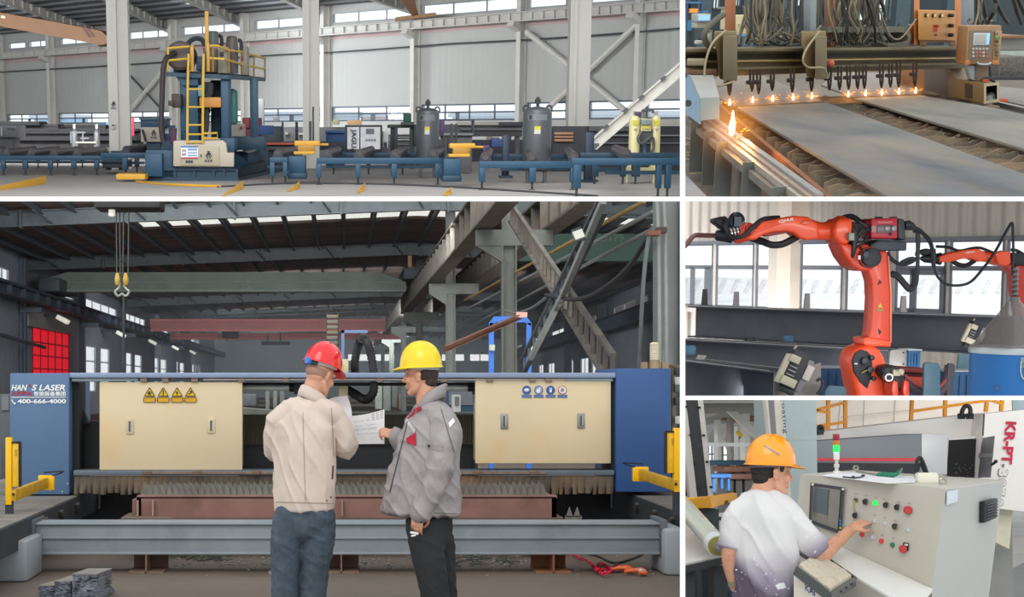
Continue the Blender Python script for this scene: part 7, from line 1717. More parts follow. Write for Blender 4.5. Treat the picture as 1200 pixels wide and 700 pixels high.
m = MB(); m.prism([P.at(x,y,15.4) for x,y in ((814,425),(824,425),(828,417),(818,416))],(0,.01,0)); m.build('splice_plate',M('end_plate_grey','8a8886',.45,.3),t3)
m = MB(); 
for x in (876,880,884): c = P.at(x,397.5,16.6); m.cyl(c-V((0,.05,0)),c+V((0,.05,0)),.02,seg=10)
m.pbox(873,396,887,402,16.6,.08); m.build('clamp_block',M('clamp_black','2a2c30',.5,.3),t2)
tb = M('tab_blue','28607c',.5,.05,.06,3)
def tab(pix,Y,label,col=tb): m = MB(); m.prism([P.at(x,y,Y) for x,y in pix],(0,.04,0)); tag(m.build('support_tab',col,bevel=.006),label,'support')
tab([(801,416),(815,416),(816,407),(814,405),(801,405)],16.4,'blue support tab at the far left edge between the beams'); tab([(919,400.5),(930,401),(930,393),(919,393)],17.2,'small blue support tab in front of the large beam')
tab([(1082,468),(1102,468),(1102,430),(1100,426),(1085,425),(1083,428)],12.5,'rounded teal support tab right of the main robot base',M('tab_teal','3a5c6e',.5))
tab([(1122,434),(1140,434),(1140,416),(1124,415)],14,'pale teal support tab left of the blue wire drum',M('tab_pale_teal','507480',.5)); tab([(966,470),(992,470),(992,456),(989,453),(972,452),(967,458)],12.6,'rounded teal support tab at the bottom left of the main robot',M('tab_teal','3a5c6e',.5))
bs = M('blue_support','174a74',.5,.05,.1,2)
for x0,x1,y0,Y,l in ((962,1000,432,13.9,'blue box support under the middle beam left of the main robot'),(1065,1079,411,14.8,'blue box support post behind the drilled end plate'),(1108,1142,436,12.9,'blue box support with a pale top edge left of the wire drum')):
    t = thing('box_support',l,'support',P.fl((x0+x1)/2,560)); a,b = P.at(x0,y0,Y),P.at(x1,y0,Y); BASE[t.name] = V(((a.x+b.x)/2,Y,0)); t.matrix_world = P.M @ Mx.Translation(BASE[t.name])
    m = MB(); m.box(a.x,b.x,Y,Y+.25,0,a.z); m.build('post',bs,t,bevel=.006); m = MB(); m.box(a.x-.01,b.x+.01,Y-.01,Y+.26,a.z,a.z+.012); m.build('top_plate',M('top_plate_pale','9aa4a8',.5,.2),t)
    m = MB(); w = (b.x-a.x)/4
    for i in (1,2,3): m.box(a.x+w*i-.006,a.x+w*i+.006,Y-.015,Y,0,a.z-.03)
    m.build('stiffener',M('blue_support_dark','164468',.5),t)
# ---- main robot
ro = M('robot_orange','f25226',.38,.0,.04,3,coat=.2); rr_ = M('robot_red_orange','dc4424',.4,0,.04,3,coat=.15); rb = M('robot_black','23262c',.5,.2,.12,10)
Yr = 13.0
t = robot = thing('welding_robot','large orange six-axis welding robot with its arm stretched to the left','robot',V((P.at(1028,480,Yr).x,Yr,0)))
R4 = lambda x,y,d=0: P.at(x,y,Yr+d)
def rp4(name,mat,pix,d,D,par=None,bev=.015,label=None): m = MB(); m.prism([R4(x,y,d) for x,y in pix],(0,D,0)); return m.build(name,mat,par or t,bevel=bev,label=label,bseg=3)
def disc(name,mat,x,y,r,d0,d1,par=None,bev=.006):
    c = R4(x,y); k = r*Yr/1800; m = MB(); m.cyl(c+V((0,d0,0)),c+V((0,d1,0)),k,seg=28); return m.build(name,mat,par or t,bevel=bev)
m = MB(); c = R4(1030,470); m.rev([(.26,0),(.26,.08),(.19,.12),(.17,1)],V((c.x,Yr+.15,0)),V((c.x,Yr+.15,R4(1030,462).z)),28); m.build('pedestal',ro,t)
rp4('lower_arm',rr_,[(1013,404.5),(1013,397),(1018,395.5),(1020,383),(1022,350),(1021,330),(1017,317),(1015,300),(1026,293),(1040,294),(1042,318),(1044.3,345),(1044,404.5)],-.05,.2,bev=.03)
rp4('arm_side_rib',M('robot_pale_orange','e08a78',.4),[(1040.5,300),(1042,300),(1045.3,345),(1045,402),(1043.3,402),(1043.3,345)],-.06,.2,bev=.003)
sh = rp4('shoulder_housing',ro,[(996.8,425),(999,414.5),(1005,408),(1014,405),(1024,405.5),(1032,410),(1037,419),(1041,433),(1046,447),(1058,460),(1062,480),(1008,480),(1002,455)],-.12,.34,bev=.04)
rc = rp4('shoulder_recess',rb,[(998.8,423),(1002.5,414),(1009,410),(1016,411.5),(1021.5,418),(1022.8,432),(1020,446),(1016.5,455.5),(1008,448),(1001,436)],-.135,.03,par=sh,bev=.004)
for x,y,r in ((1006,422,4.5),(1014,418,3),(1012,432,4),(1016,442,2.5)): disc('motor_part',M('motor_dark_%d' % int(r),'303640',.4,.4),x,y,r,-.18,-.13,rc)
m = MB(); m.obox(R4(1003,426.5,-.17),(.025,.01,.012)); m.build('motor_plug',M('plug_pale','c8d0d4',.4),rc); m = MB(); m.tube([R4(1010,437,-.17),R4(1018,433,-.17),R4(1022,430,-.17)],.005,6,3); m.build('motor_wire',M('wire_yellow','b8a440',.5),rc)
rp4('arm_foot_block',ro,[(1012,403.5),(1012,396.5),(1018,395.5),(1043,400),(1044.5,402),(1044,407),(1016,406)],-.1,.28)
for pts in (((1029,385),(1033,389),(1030.5,393)),((1028.5,334),(1033.5,331.5),(1031,328))): rp4('direction_mark',M('mark_black','181414',.5),pts,-.056,.01,bev=0)
rp4('warning_triangle',M('tank_yellow','c8c040',.5),[(1028.5,360.5),(1034.5,360.5),(1031.5,355)],-.056,.01,bev=0); rp4('warning_caption',M('caption_olive','a08850',.5),[(1027.5,362),(1035.3,362),(1035.3,364.8),(1027.5,364.8)],-.056,.01,bev=0)
rp4('elbow_casting',rr_,[(983.5,285),(998,286),(1002,292),(1006,287),(1017,286),(1026,292),(1031,302),(1027,312),(1018,318.5),(1008,317),(998,311),(990,300)],-.1,.34,bev=.03)
e = disc('elbow_ring',M('ring_dark_red','8c2c20',.5),1013,302,12.5,-.14,-.08); disc('elbow_motor',rb,1013,302,10.8,-.2,-.1,e)
m = MB(); m.obox(R4(1007,302,-.205),(.02,.01,.035)); m.build('motor_label',M('plug_pale','c8d0d4',.4),e); m = MB(); m.obox(R4(1015,299,-.2),(.06,.05,.07)); m.build('motor_block',M('motor_dark_4','303640',.4,.4),e,bevel=.008)
rp4('arm_motor_block',rb,[(999,259),(1006,262),(1009,270),(1006,284),(1003,296),(1001,303),(998,302),(999,288)],-.12,.3); rp4('connector_box',M('connector_grey','98a090',.5),[(995,273),(1001.5,273),(1001.5,282),(995,282)],-.2,.08,bev=.006)
hb = rp4('arm_rear_housing',ro,[(977,270),(980,259),(985,255.8),(1000.5,256),(999.5,270),(998,280),(995,286.5),(985,286),(978.5,279)],-.14,.34,bev=.03)
m = MB(); m.limb([R4(950,269,.03),R4(962,271,.03),R4(972,270,.03),R4(984,268,.03)],[.085,.075,.08,.11],20,4); m.build('forearm_tube',ro,t)
fa = rp4('forearm',ro,[(871.5,281.3),(880,274),(887,265.5),(893,259.8),(913,256),(932,252.8),(948,254.3),(954,259),(959,262),(960,279.5),(946,281.5),(937,278.5),(930,273),(923,271.3),(908,272),(896,275),(886,281)],-.1,.24,bev=.02)
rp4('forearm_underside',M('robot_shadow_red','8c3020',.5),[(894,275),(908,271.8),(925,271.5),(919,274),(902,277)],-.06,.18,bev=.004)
text('QJAR',M('robot_lettering','f0dcd4',.5),fa,R4(912.5,262.5,-.104),(1,0,.18),(-.1,0,1),17.5*Yr/1800,4.3*Yr/1800,bold=.03,shear=.2,ext=.002)
rp4('forearm_pocket',rr_,[(938,262),(943,257.5),(950,259),(952,262),(944,264)],-.11,.02,bev=.004)
m = MB(); m.limb([R4(866,276),R4(874,272),R4(882,272)],[.07,.08,.07],16,3); m.build('wrist',rr_,t); disc('wrist_cover',M('wrist_red','b02820',.4),875.5,269.5,5.5,-.1,.1)
m = MB(); m.cyl(R4(855,274),R4(867,271.5),.06,seg=16); 
m.build('wrist_flange',M('steel_bright','b0b2b4',.3,.8),t); m = MB(); 
for k in range(3): m.cyl(R4(857+3.6*k,273.6-.8*k),R4(858.4+3.6*k,273.3-.8*k),.068,seg=16)
m.build('flange_ring',rb,t)
m = MB(); m.rev([(.035,0),(.045,.1),(.05,.6),(.06,1)],R4(838.5,276),R4(857,277),16); m.build('torch_body',rb,t)
m = MB(); m.tube([R4(840,276.3),R4(824,276),R4(815,276),R4(810.5,279),R4(806,285),R4(801,290)],.02,8,3); m.build('torch_neck',M('torch_copper','6c4a44',.4,.5),t)
rp4('sensor_box',rb,[(836.5,258.5),(838,256),(850.5,253),(855,258),(854,268),(850,270),(838,261)],-.08,.16,bev=.01)
m = MB(); c = R4(863,260); m.tube([c+V((.05*math.cos(a),0,.06*math.sin(a))) for a in [2*PI*k/20 for k in range(21)]],.024,8); m.obox(c,(.06,.1,.08)); m.build('sensor_ring',M('ring_gunmetal','2c3440',.35,.4),t)
m = MB(); m.tube([R4(*q) for q in ((853,257,-.12),(851,266,-.14),(854,275,-.14),(863,278.5,-.13),(873,275,-.13),(883,265.5,-.12),(893,257.5,-.08),(904,255.5,-.03),(913,255,0))],.019,8,5); m.build('cable_hose',rb,t)
m = MB(); m.tube([R4(*q) for q in ((880,279,.1),(893,283,.05),(904,287,0),(916,286.5,0),(927,281.5,0),(935,277,.04))],.03,10,5); m.build('dress_hose',rb,t)
m = MB(); m.tube([R4(*q) for q in ((988,255.5,.1),(998,254,.1),(1008,260,.1),(1019,268,.1))],.024,8,5); m.tube([R4(*q) for q in ((1003,264,-.1),(1012,270,-.12),(1019,268,-.1))],.018,8,4); m.build('feed_hose',rb,t)
random.seed(44); m = MB()
for k in range(9): x,y = random.uniform(1002,1018),random.uniform(262,286); m.tube([R4(x,y,-.1),R4(x+random.uniform(-6,6),y+random.uniform(-6,6),-.14),R4(x+random.uniform(-8,8),y+random.uniform(2,12),-.1)],.01,6,3)
m.build('wiring',M('wiring_dark','34302c',.5),t)
fd = rp4('wire_feeder',M('feeder_red','b01c30',.45,0,.05,4),[(1021,256),(1052,255.5),(1052,280),(1020.5,279.5)],-.12,.25)
rp4('feeder_side',M('feeder_black','2c2c34',.5),[(1052,255.5),(1060,257),(1062,282),(1052,280)],-.1,.22,par=fd); rp4('feeder_window',M('feeder_panel','5c4a50',.3),[(1028,263.5),(1046,263.5),(1046,273.5),(1028,273.5)],-.128,.01,par=fd,bev=.003)
for x in (1033.5,1041): disc('feed_roller',M('roller_grey','8c8a90',.4,.4),x,268,3.2,-.14,-.12,fd)
rp4('feeder_vent',M('vent_tan','a08078',.5),[(1021.5,265),(1027,265),(1027,272),(1021.5,272)],-.128,.01,par=fd,bev=0); rp4('feeder_lettering',M('lettering_rose','c06068',.5),[(1029,259.5),(1046,259.5),(1046,261.8),(1029,261.8)],-.124,.006,par=fd,bev=0); disc('feeder_knob',rb,1037.5,275,1.8,-.14,-.12,fd)
for x in (1032,1049): rp4('feeder_lug',rb,[(x-2.5,254),(x+2.5,254),(x+2.5,256),(x-2.5,256)],-.05,.1,par=fd,bev=.004)
rp4('feeder_bracket',M('bracket_navy','2a3440',.5),[(1019.5,287),(1030,281),(1063,283),(1063,294),(1020,294.5)],-.12,.3)
m = MB()
for pts in (((1060,263),(1067,262),(1072,267),(1076,277),(1076,290),(1074,300)),((1060,268),(1070,268),(1075,274),(1075.5,300),(1075,322)),((1060,266),(1074,268),(1084,276),(1091,287),(1093,300),(1094,314)),((1039,296),(1046,305),(1056,310),(1066,308),(1072,304),(1066,303.5),(1056,308)),((1044,321),(1052,324),(1060,333),(1066,339),(1071,335),(1073,326),(1072,316))): m.tube([R4(x,y,.05) for x,y in pts],.017 if pts[0][0] != 1044 else .028,8,5)
m.build('supply_cables',rb,t)
m = MB(); m.cyl(R4(1060,264),R4(1067,263),.035,seg=12); m.build('cable_connector',rb,t,bevel=.005)
rp4('base_motor',rb,[(1035,430),(1049,428),(1056,434),(1064,448),(1068,462),(1052,458),(1040,445),(1033,438)],-.3,.3,bev=.03)
m = MB(); c = R4(1041,442.5,-.34); m.cyl(c-V((0,.02,0)),c+V((0,.04,0)),.034,seg=20); m.build('motor_collar',M('steel_bright','b0b2b4',.3,.8),t); m = MB(); m.cyl(c-V((0,.03,0)),c-V((0,.019,0)),.022,seg=16); m.build('collar_bore',rb,t)
m = MB(); m.cyl(R4(1056,436,-.3),R4(1056,436,-.36),.025,seg=14); m.obox(R4(1050,437,-.33),(.06,.04,.05)); m.tube([R4(1046,440,-.33),R4(1052,434,-.35),R4(1058,440,-.33)],.008,6,3); m.build('fittings',M('fitting_tan','a89c88',.4,.4),t)
m = MB(); m.tube([R4(*q) for q in ((1058,444,-.25),(1070,454,-.25),(1085,461,-.25),(1098,461,-.25),(1107,452,-.2),(1112,440,-.2),(1113,428,-.2))],.042,10,6); m.build('umbilical_hose',M('hose_plum_grey','453c48',.6),t)
m = MB(); m.tube([R4(*q) for q in ((1060,440,-.28),(1072,450,-.3),(1086,456.5,-.3),(1098,456,-.3),(1108,446,-.25))],.012,8,6); m.build('umbilical_stripe',M('hose_red_stripe','8c3c3c',.6),t)
m = MB(); c0,c1 = R4(1114,426,-.22),R4(1111,470,-.22); m.bar(c0,c1,.05,.04,up=(0,1,0)); m.build('cable_track',M('track_slate','3c3c48',.6),t,bevel=.008)
for x in (1047,1060): rp4('base_bolt_boss',rr_,[(x,446),(x+5,448),(x+6,462),(x+1,470),(x-2,458)],-.35,.2)
t5 = thing('linear_track','red linear track slide behind the main robot base','track',V((P.at(1074,450,13.6).x,13.6,0)))
for y0,y1,c_,d in ((432,437,'7c2828',0),(437,442,'4c1c20',.06),(442,456,'c0402c',-.02)):
    m = MB(); m.prism([P.at(x,y,13.6+d) for x,y in ((1056,y0-1),(1090,y0+1),(1090,y1+1),(1056,y1-1))],(0,.3,0)); m.build('track_profile',M('track_'+c_,c_,.5,0,.06,3),t5,bevel=.005)
m = MB(); m.box(P.at(1058,450,13.6).x,P.at(1088,450,13.6).x,13.65,13.9,0,P.at(1060,450,13.6).z); m.build('track_base',bs,t5)
# welding positioner grippers
def gripper(c,k,label,Y):
    t = thing('positioner_head',label,'clamp',P.at(c[0],c[1]+22*k,Y)); R = Mx.Rotation(.42,3,'Y'); o = P.at(*c,Y); s = k*Y/1800
    def bx(nm,mat,x,y,d,w,h,D): m = MB(); m.obox(o+R @ V((x*s,d*s,-y*s)),(w*s,D*s,h*s),R); m.build(nm,mat,t,bevel=.6*s)
    bx('head_box',rb,0,0,0,20,46,22); bx('side_cover',M('cover_mauve_grey','77737a',.5),14,2,4,9,40,18); bx('cover_plate',M('cover_pale','b4aca8',.5),16,-3,-6,9,18,6)
    g_ = M('grip_beige','a8a490',.5,0,.06,6); bx('grip_jaw',g_,-7,-11,-12,12,9,10); bx('grip_jaw',g_,-3,16,-12,18,10,12); bx('side_rail',g_,-14,4,-10,6,36,8)
    for y in (-2,3,8): bx('spring_clip',M('clip_steel','8a8c90',.35,.6),-4,y,-12,10,1.6,3)
    bx('foot',rb,2,26,-4,18,6,14); bx('peg',M('peg_tan','a08c74',.5),-10,-24,-6,2.5,6,3)
gripper((929,433),1.0,'tilted black positioner head with beige jaws in front of the front beam',12.6); gripper((1139,391),.62,'small tilted black positioner head left of the clear cone',15)
m = MB(); m.prism([P.at(x,y,12.9) for x,y in ((946,430),(962,425),(962,452),(958,470),(940,470),(940,445))],(0,.03,0)); tag(m.build('bracket_plate',M('plate_mauve','78726e',.5,.2,.06,5)),'grey mounting plate behind the tilted positioner head','plate')
m = MB(); m.prism([P.at(x,y,12.75) for x,y in ((908,437),(922,437),(940,458),(945,470),(907,470))],(0,.03,0)); tag(m.build('bracket_plate',M('plate_mauve','78726e',.5,.2,.06,5)),'grey mounting plate below and left of the tilted positioner head','plate')
m = MB(); m.tube([P.at(x,y,12.6) for x,y in ((957,447),(961,444),(964,449),(961,458),(957,462))],.012,6,4); tag(m.build('cable_loop',rb),'small black cable loop on the plate right of the positioner head','cable')
# ---- second robot
Y2 = 17; t = thing('welding_robot','smaller-looking orange welding robot in the background at the right edge','robot',V((P.at(1194,420,Y2).x,Y2,0)))
S4 = lambda x,y,d=0: P.at(x,y,Y2+d)
def sp4(name,mat,pix,d,D,bev=.012): m = MB(); m.prism([S4(x,y,d) for x,y in pix],(0,D,0)); return m.build(name,mat,t,bevel=bev,bseg=3)
f2 = sp4('forearm',ro,[(1101,301),(1110,297.5),(1130,293),(1145,291.5),(1153,294.5),(1156,299),(1157,305.5),(1147,307),(1140,303.5),(1130,303),(1113,307.5),(1102,307.5)],-.08,.2)
text('QJAR',M('robot_lettering','f0dcd4',.5),f2,S4(1131,297.8,-.083),(1,0,.1),(0,0,1),11*Y2/1800,2.6*Y2/1800,bold=.03,shear=.2)
m = MB(); m.limb([S4(1152,300.5,.02),S4(1164,302,.02),S4(1172,302,.02)],[.06,.06,.08],16,3); m.build('forearm_tube',ro,t)
sp4('arm_rear_housing',ro,[(1166,297),(1172,294.5),(1184.5,295),(1185,309),(1178,312),(1170,309.5)],-.12,.28); sp4('lower_arm',M('robot_deep_red','b83020',.4),[(1190,312),(1210,305),(1212,420),(1196,420),(1198,372),(1192,340)],-.1,.25)
sp4('elbow_casting',M('robot_deep_red','b83020',.4),[(1175,309),(1188,310),(1194,318),(1194,326),(1184,318)],-.08,.2); sp4('elbow_motor',rb,[(1186,297),(1196,296),(1206,300),(1206,312),(1190,311)],-.14,.3)
m = MB(); m.rev([(.22,0),(.2,.15),(.15,1)],(S4(1204,420).x,Y2+.05,0),(S4(1204,420).x,Y2+.05,S4(1204,415).z),20); m.build('pedestal',ro,t)
m = MB(); m.rev([(.02,0),(.045,.2),(.055,.7),(.07,1)],S4(1079,303),S4(1102,303.5),14); m.build('torch_body',rb,t); m = MB(); m.tube([S4(1079,303),S4(1071,303.3)],.012,6); m.build('torch_neck',M('torch_copper','6c4a44',.4,.5),t)
sp4('sensor_box',rb,[(1079,294),(1088,291),(1092,297),(1084,300)],-.06,.12); sp4('wrist_ring',rb,[(1093,292),(1097,291),(1098,306),(1093,306)],-.06,.14)
m = MB(); m.tube([S4(*q) for q in ((1097,289,0),(1112,290,0),(1124,294,0),(1140,291,0),(1150,291,0),(1163,296,0))],.016,8,5); m.tube([S4(*q) for q in ((1116,306,0),(1124,310.5,0),(1133,311,0),(1143,305,0))],.026,8,5); m.tube([S4(*q) for q in ((1185,293,0),(1192,294,0),(1202,300,0))],.018,8,4); m.build('dress_hose',rb,t)
# ---- wire drum with clear cone
Yd = 10; c = V((P.at(1186,430,Yd).x,Yd,0)); rd_ = 47*Yd/1800; zd = P.at(1186,410,Yd).z
t = thing('wire_drum','bright blue welding wire drum with a clear grey cone lid','drum',c)
m = MB(); m.rev([(rd_*.98,0),(rd_,.01),(rd_,.3),(rd_*1.012,.305),(rd_,.31),(rd_,.985),(rd_*.98,1)],c,c+V((0,0,zd)),48); m.build('drum_body',M('drum_blue','0a68b0',.45,0,.05,3,col2='1c74b4',amt=.3),t)
m = MB(); m.rev([(rd_*1.03,0),(rd_*1.03,.5),(rd_*1.0,1)],c+V((0,0,zd-.02)),c+V((0,0,zd+.02)),48); m.build('drum_rim',M('rim_pale','b4bcc0',.35,.5),t)
cm = bpy.data.materials.new('clear_cone'); cm.use_nodes = True; nt = cm.node_tree; b_ = nt.nodes['Principled BSDF']; b_.inputs['Base Color'].default_value = lin('8a8480')+(1,); b_.inputs['Roughness'].default_value = .18; b_.inputs['Alpha'].default_value = .62
zc = P.at(1186,351,Yd).z
m = MB(); m.rev([(rd_*.99,0),(rd_*.97,.05),(rd_*.9,.09),(.03,1)],c+V((0,0,zd+.015)),c+V((0,0,zc)),48,caps=False); m.build('cone_lid',cm,t)
m = MB(); m.cyl(c+V((0,0,zc-.01)),c+V((0,0,zc+.015)),.032); 
for k in range(6): a = zc+.02+.032*k; m.rev([(.014,0),(.022,.3),(.022,.7),(.014,1)],c+V((0,0,a)),c+V((0,0,a+.03)),10)
m.build('wire_conduit',M('conduit_steel','6c6c70',.35,.6),t)
m = MB(); f_ = lambda x,y,o=1.02: V((c.x+(x-1186)*Yd/1800,c.y-math.sqrt(max(0,(rd_*o)**2-((x-1186)*Yd/1800)**2)),P.at(1186,y,Yd).z))
m.tube([f_(*q) for q in ((1176,420),(1175.5,433),(1179,441),(1186,443),(1190,438),(1190.5,420))],.006,8,4); m.build('drum_handle',M('handle_wire','a8b4b8',.3,.7),t)
m = MB(); m.sheet([[f_(1175+4*i,y) for i in range(5)] for y in (428,421,416)]); m.build('handle_plate',M('handle_plate','7c98a4',.4,.3),t)
for x,y in ((1180,424),(1187,424)): m = MB(); m.obox(f_(x,y,1.04),(.026,.02,.026)); m.build('handle_block',M('handle_block','a4aeb0',.4,.4),t,bevel=.004)
m = MB()
for i in range(4): x = 1192+3*i; m.tube([f_(x,452,1.005),f_(x+3,444,1.005),f_(x+7,449,1.005)],.004,4)
m.obox(f_(1154.5,452),(.035,.01,.03)); m.build('drum_print',M('drum_print','2f5c80',.5),t)
# hanging torch cable
m = MB(); m.tube([P.at(x,y,10) for x,y in ((1186,322),(1187.5,300),(1187,275),(1186,261.5),(1180,270),(1165,297),(1151,316),(1138,330),(1125,334.5),(1109,333),(1098,323),(1094.5,308),(1093,291),(1089,280),(1081,273.5),(1070,271))],.009,8,6); tag(m.build('wire_cable',rb),'long thin black cable looping from the drum cone towards the main robot','cable')
# ================================================================== BAY E: the operator at the punching machine console (lower right)
P = Bay(520,1.6,{'T': 467,'L': 800})
A = P.at
def poly(name,mat,pix,d=(0,.03,0),par=None,bev=.004,**k): m = MB(); m.prism([A(*q) for q in pix],d); return m.build(name,mat,par,bevel=bev,**k)
m = MB(); m.box(1,40,7,75,-.15,0); struct('floor',m,M('pale_workshop_floor','b8b6b2',.5,0,.08,1,col2='a09e9a',amt=.42,scale2=.6))
# hall behind on the left: back wall, columns, trusses, stock
wE = lambda x,z: V((x,62,z)); we = [(A(a,500,62).x,A(b,500,62).x,A(850,y1,62).z,A(850,y0,62).z) for a,b,y0,y1 in ((826,838,520,545),(846,870,522,545),(874,894,520,545),(830,850,486,492))]
struct('wall_back',holes(wE,(12,20),(0,5),we,(0,.3,0)),M('hall_grey_wall','a8a8a4',.7,0,.12,.5))
for w in we: window(wE,*w,3,2,M('window_frame_slate','7c7f88',.5,.2,.05),.05,(0,-1,0))
hw = M('hall_white_steel','c8c6be',.5,.05,.06,1)
m = MB(); m.prism([A(800,466,26),A(915,466,26),A(915,492,60),A(800,500,60)],(0,0,.1)); struct('ceiling',m,M('hall_roof_grey','85857f',.7,0,.15,1)); ce = [o for o in C.objects if o.name.startswith('ceiling')][-1]
for k in range(9): y = 28+k*3.6; a = A(800,466+k*3.6,y); b = A(915,466+k*2.9,y); m = MB(); m.bar(a,b,.14,.2); m.build('purlin',hw,ce)
for i,(x,y0,Y,w) in enumerate(((875.5,468,40,6),(843,484,48,4),(829,505,55,3),(858,480,44,3.5),(866,500,52,3))): a = A(x,y0,Y); k = w/1800*Y/2; struct('hall_column',MB().box(a.x-k,a.x+k,Y,Y+.5,0,a.z),hw if i != 3 else M('column_mauve','8c827e',.6))
for p0,p1,w,l,c in (((837,463,36),(888,512,36),.1,'white diagonal brace crossing the hall behind the orange helmet',hw),((823,486,38),(870,470,38),.14,'white sloping roof truss chord at the upper left of the hall',hw),((826,521,30),(882,521.5,30),.045,'thin white horizontal rail behind the orange helmet',M('rail_white','dcdee0',.4)),((846,488,45),(900,490,45),.16,'brown crane girder across the far hall',M('girder_brown','8c6434',.5)),((847,515,47),(856,488,47),.06,'lean white ladder-like strut in the far hall',hw),((847,515,47),(855,530,47),.06,'lower white strut in the far hall',hw)):
    m = MB(); m.bar(A(*p0),A(*p1),w,w*1.6); tag(m.build('hall_beam',c),l,'beam')
t = thing('crane_hook','small yellow crane hook block hanging in the far hall','hook',A(866,515,34)); m = MB(); c = A(866.5,509,34); m.limb([c+V((-.03,0,.03)),c+V((.03,0,-.02))],[.05,.05],12,3); m.build('hook_block',M('hook_block_yellow','d8b820',.5),t); m = MB(); m.tube([c-V((0,0,.04)),c-V((-.01,0,.1))],.015,6); m.build('hook',M('hook_dark','303030',.5),t)
for x0,y0,x1,y1,Y,c_,l in ((825,540,882,545.5,30,'2c5068','dark blue bench line far behind the operator'),(849,547,886,553.5,26,'6a4434','upper brown steel profile stack behind the operator'),(850,556,886,562,24,'5c3c30','lower brown steel profile stack behind the operator'),(803,545,812,578,20,'6c4038','rust-red rack end behind the dark track column')):
    t = thing('steel_stock',l,'stock',A((x0+x1)/2,y1,Y)); m = MB(); a,b = A(x0,y0,Y),A(x1,y1,Y); m.box(a.x,b.x,Y,Y+.8,b.z,a.z); m.build('profile',M('stock_'+c_,c_,.6,0,.15,2),t,bevel=.01)
    m = MB()
    for x in (a.x+.1,(a.x+b.x)/2,b.x-.1): m.box(x-.05,x+.05,Y+.1,Y+.7,0,b.z)
    m.build('stand',M('stand_dark2','3c3a38',.6),t)
t = thing('work_trestle','small bright blue steel trestle standing on the hall floor','trestle',P.fl(848,605)); bp = M('trestle_blue','2468b0',.5); Yt = 23
for x0,y0,x1,y1 in ((835.5,558,838,577),(845,558,847.5,573),(853,558,855.5,575)): m = MB(); m.pbox(x0,y0,x1,y1,Yt,.1); m.build('leg',bp,t)
m = MB(); m.pbox(834,556,857,560,Yt-.05,.4); m.build('top',bp,t)
# dark track column with bolts, yellow beam, film roll, roller table
t = thing('track_column','dark vertical track between two pale bolted strips at the left edge','column',A(822,612,11.5)); Yc = 11.5
ps = M('strip_pale','c4c0ba',.45,.1,.04,4)
poly('track_band',M('track_charcoal','2e3032',.6,0,.12,6),[(802,462,Yc),(817,462,Yc),(833.5,606,Yc),(821,606,Yc)],(0,.06,0),t)
for q in ([(795,462,Yc),(803,462,Yc),(818,590,Yc),(810,590,Yc)],[(817,462,Yc),(823.5,462,Yc),(838,603,Yc),(831.5,603,Yc)]): poly('side_strip',ps,q,(0,.1,0),t)
m = MB()
for x,y in ((803.6,477),(819.5,478),(809,510),(824.3,510.5),(814,542),(828.5,541.5),(819,572),(833,571),(824,601),(837.5,600)): c = A(x,y,Yc-.01); m.cyl(c-V((0,.02,0)),c+V((0,.02,0)),.009,seg=10)
m.build('bolts',M('bolt_black','161616',.5),t)
m = MB(); a = A(830,606,Yc); m.obox(a+V((0,.05,-.03)),(.2,.3,.06)); m.obox(V((a.x,Yc+.05,a.z/2)),(.14,.2,a.z)); m.build('foot',M('bin_dark','2c3438',.6),t)
ye = M('beam_yellow','d8981c',.45,0,.04,3)
t = thing('yellow_beam','thick yellow box beam between the dark track column and the operator','beam',A(832,596,10.4)); poly('beam',ye,[(796,585,10.4),(833,582.5,10.4),(864,578,11),(864,588,11),(833,595.5,10.4),(796,597.5,10.4)],(0,.12,0),t,.01)
poly('beam_slot',M('slot_brown','5c4020',.6),[(849,587,10.6),(853,586.5,10.6),(853,591,10.6),(849,592,10.6)],(0,-.01,0),t,0)
m = MB(); c = A(832,597,10.45); m.box(c.x-.06,c.x+.06,10.45,10.6,0,c.z); m.build('beam_post',M('bin_dark','2c3438',.6),t)
t = thing('roller_table','pale roller table with a dark steel frame left of the operator','table',P.fl(830,700)); zt_ = A(805,662,9.6).z
poly('table_top',M('table_pale','c4beb8',.35,.1,.06,3,col2='a89c94',amt=.36,scale2=5),[(796,662,9.4),(856,648,9.4),(856,600,12),(796,606,12)],(0,0,-.02),t)
poly('table_frame',M('frame_charcoal','35383a',.5,.1),[(796,663,9.4),(857,648,9.4),(857,659,9.4),(796,675,9.4)],(0,.1,0),t)
m = MB(); a = A(848,665,9.45); m.box(a.x-.06,a.x+.06,9.45,9.6,0,a.z); a = A(803,670,9.45); m.box(a.x-.06,a.x+.06,9.45,9.6,0,a.z); m.build('table_leg',M('frame_charcoal','35383a',.5,.1),t)
m = MB(); m.tube([P.fl(815,740,.03),A(845,690,9.8),A(870,680,9.9)],.04,8); tag(m.build('floor_bar',M('frame_charcoal','35383a',.5,.1),clip=False),'dark bar lying on the floor beside the operator\'s gloved hand','bar')
t = thing('film_roll','translucent plastic film roll with yellowish stripe lying on the roller table','roll',A(820,640,9.6)); a,b = A(798,590,10.6),A(841,640,9.2)
m = MB(); m.cyl(a,b,.062,seg=28); m.build('film',M('film_clear','ccd2c6',.2,0,.06,5,col2='d8d888',amt=.4,scale2=3,stretch=(8,8,.6),coat=.4),t)
d = (b-a).normalized(); m = MB(); m.cyl(b-d*.11,b+d*.004,.0645,seg=28); m.build('end_band',M('film_white','d8dcdc',.3),t); m = MB(); m.rev([(.058,0),(.058,1)],b+d*.004,b+d*.012,28); m.build('roll_end',M('roll_olive','8c8440',.4),t)
m = MB(); m.cyl(b+d*.01,b+d*.06,.028,seg=20); m.cyl(b+d*.06,b+d*.1,.014,seg=12); m.build('core_shaft',M('steel_bright','b0b2b4',.3,.8),t)
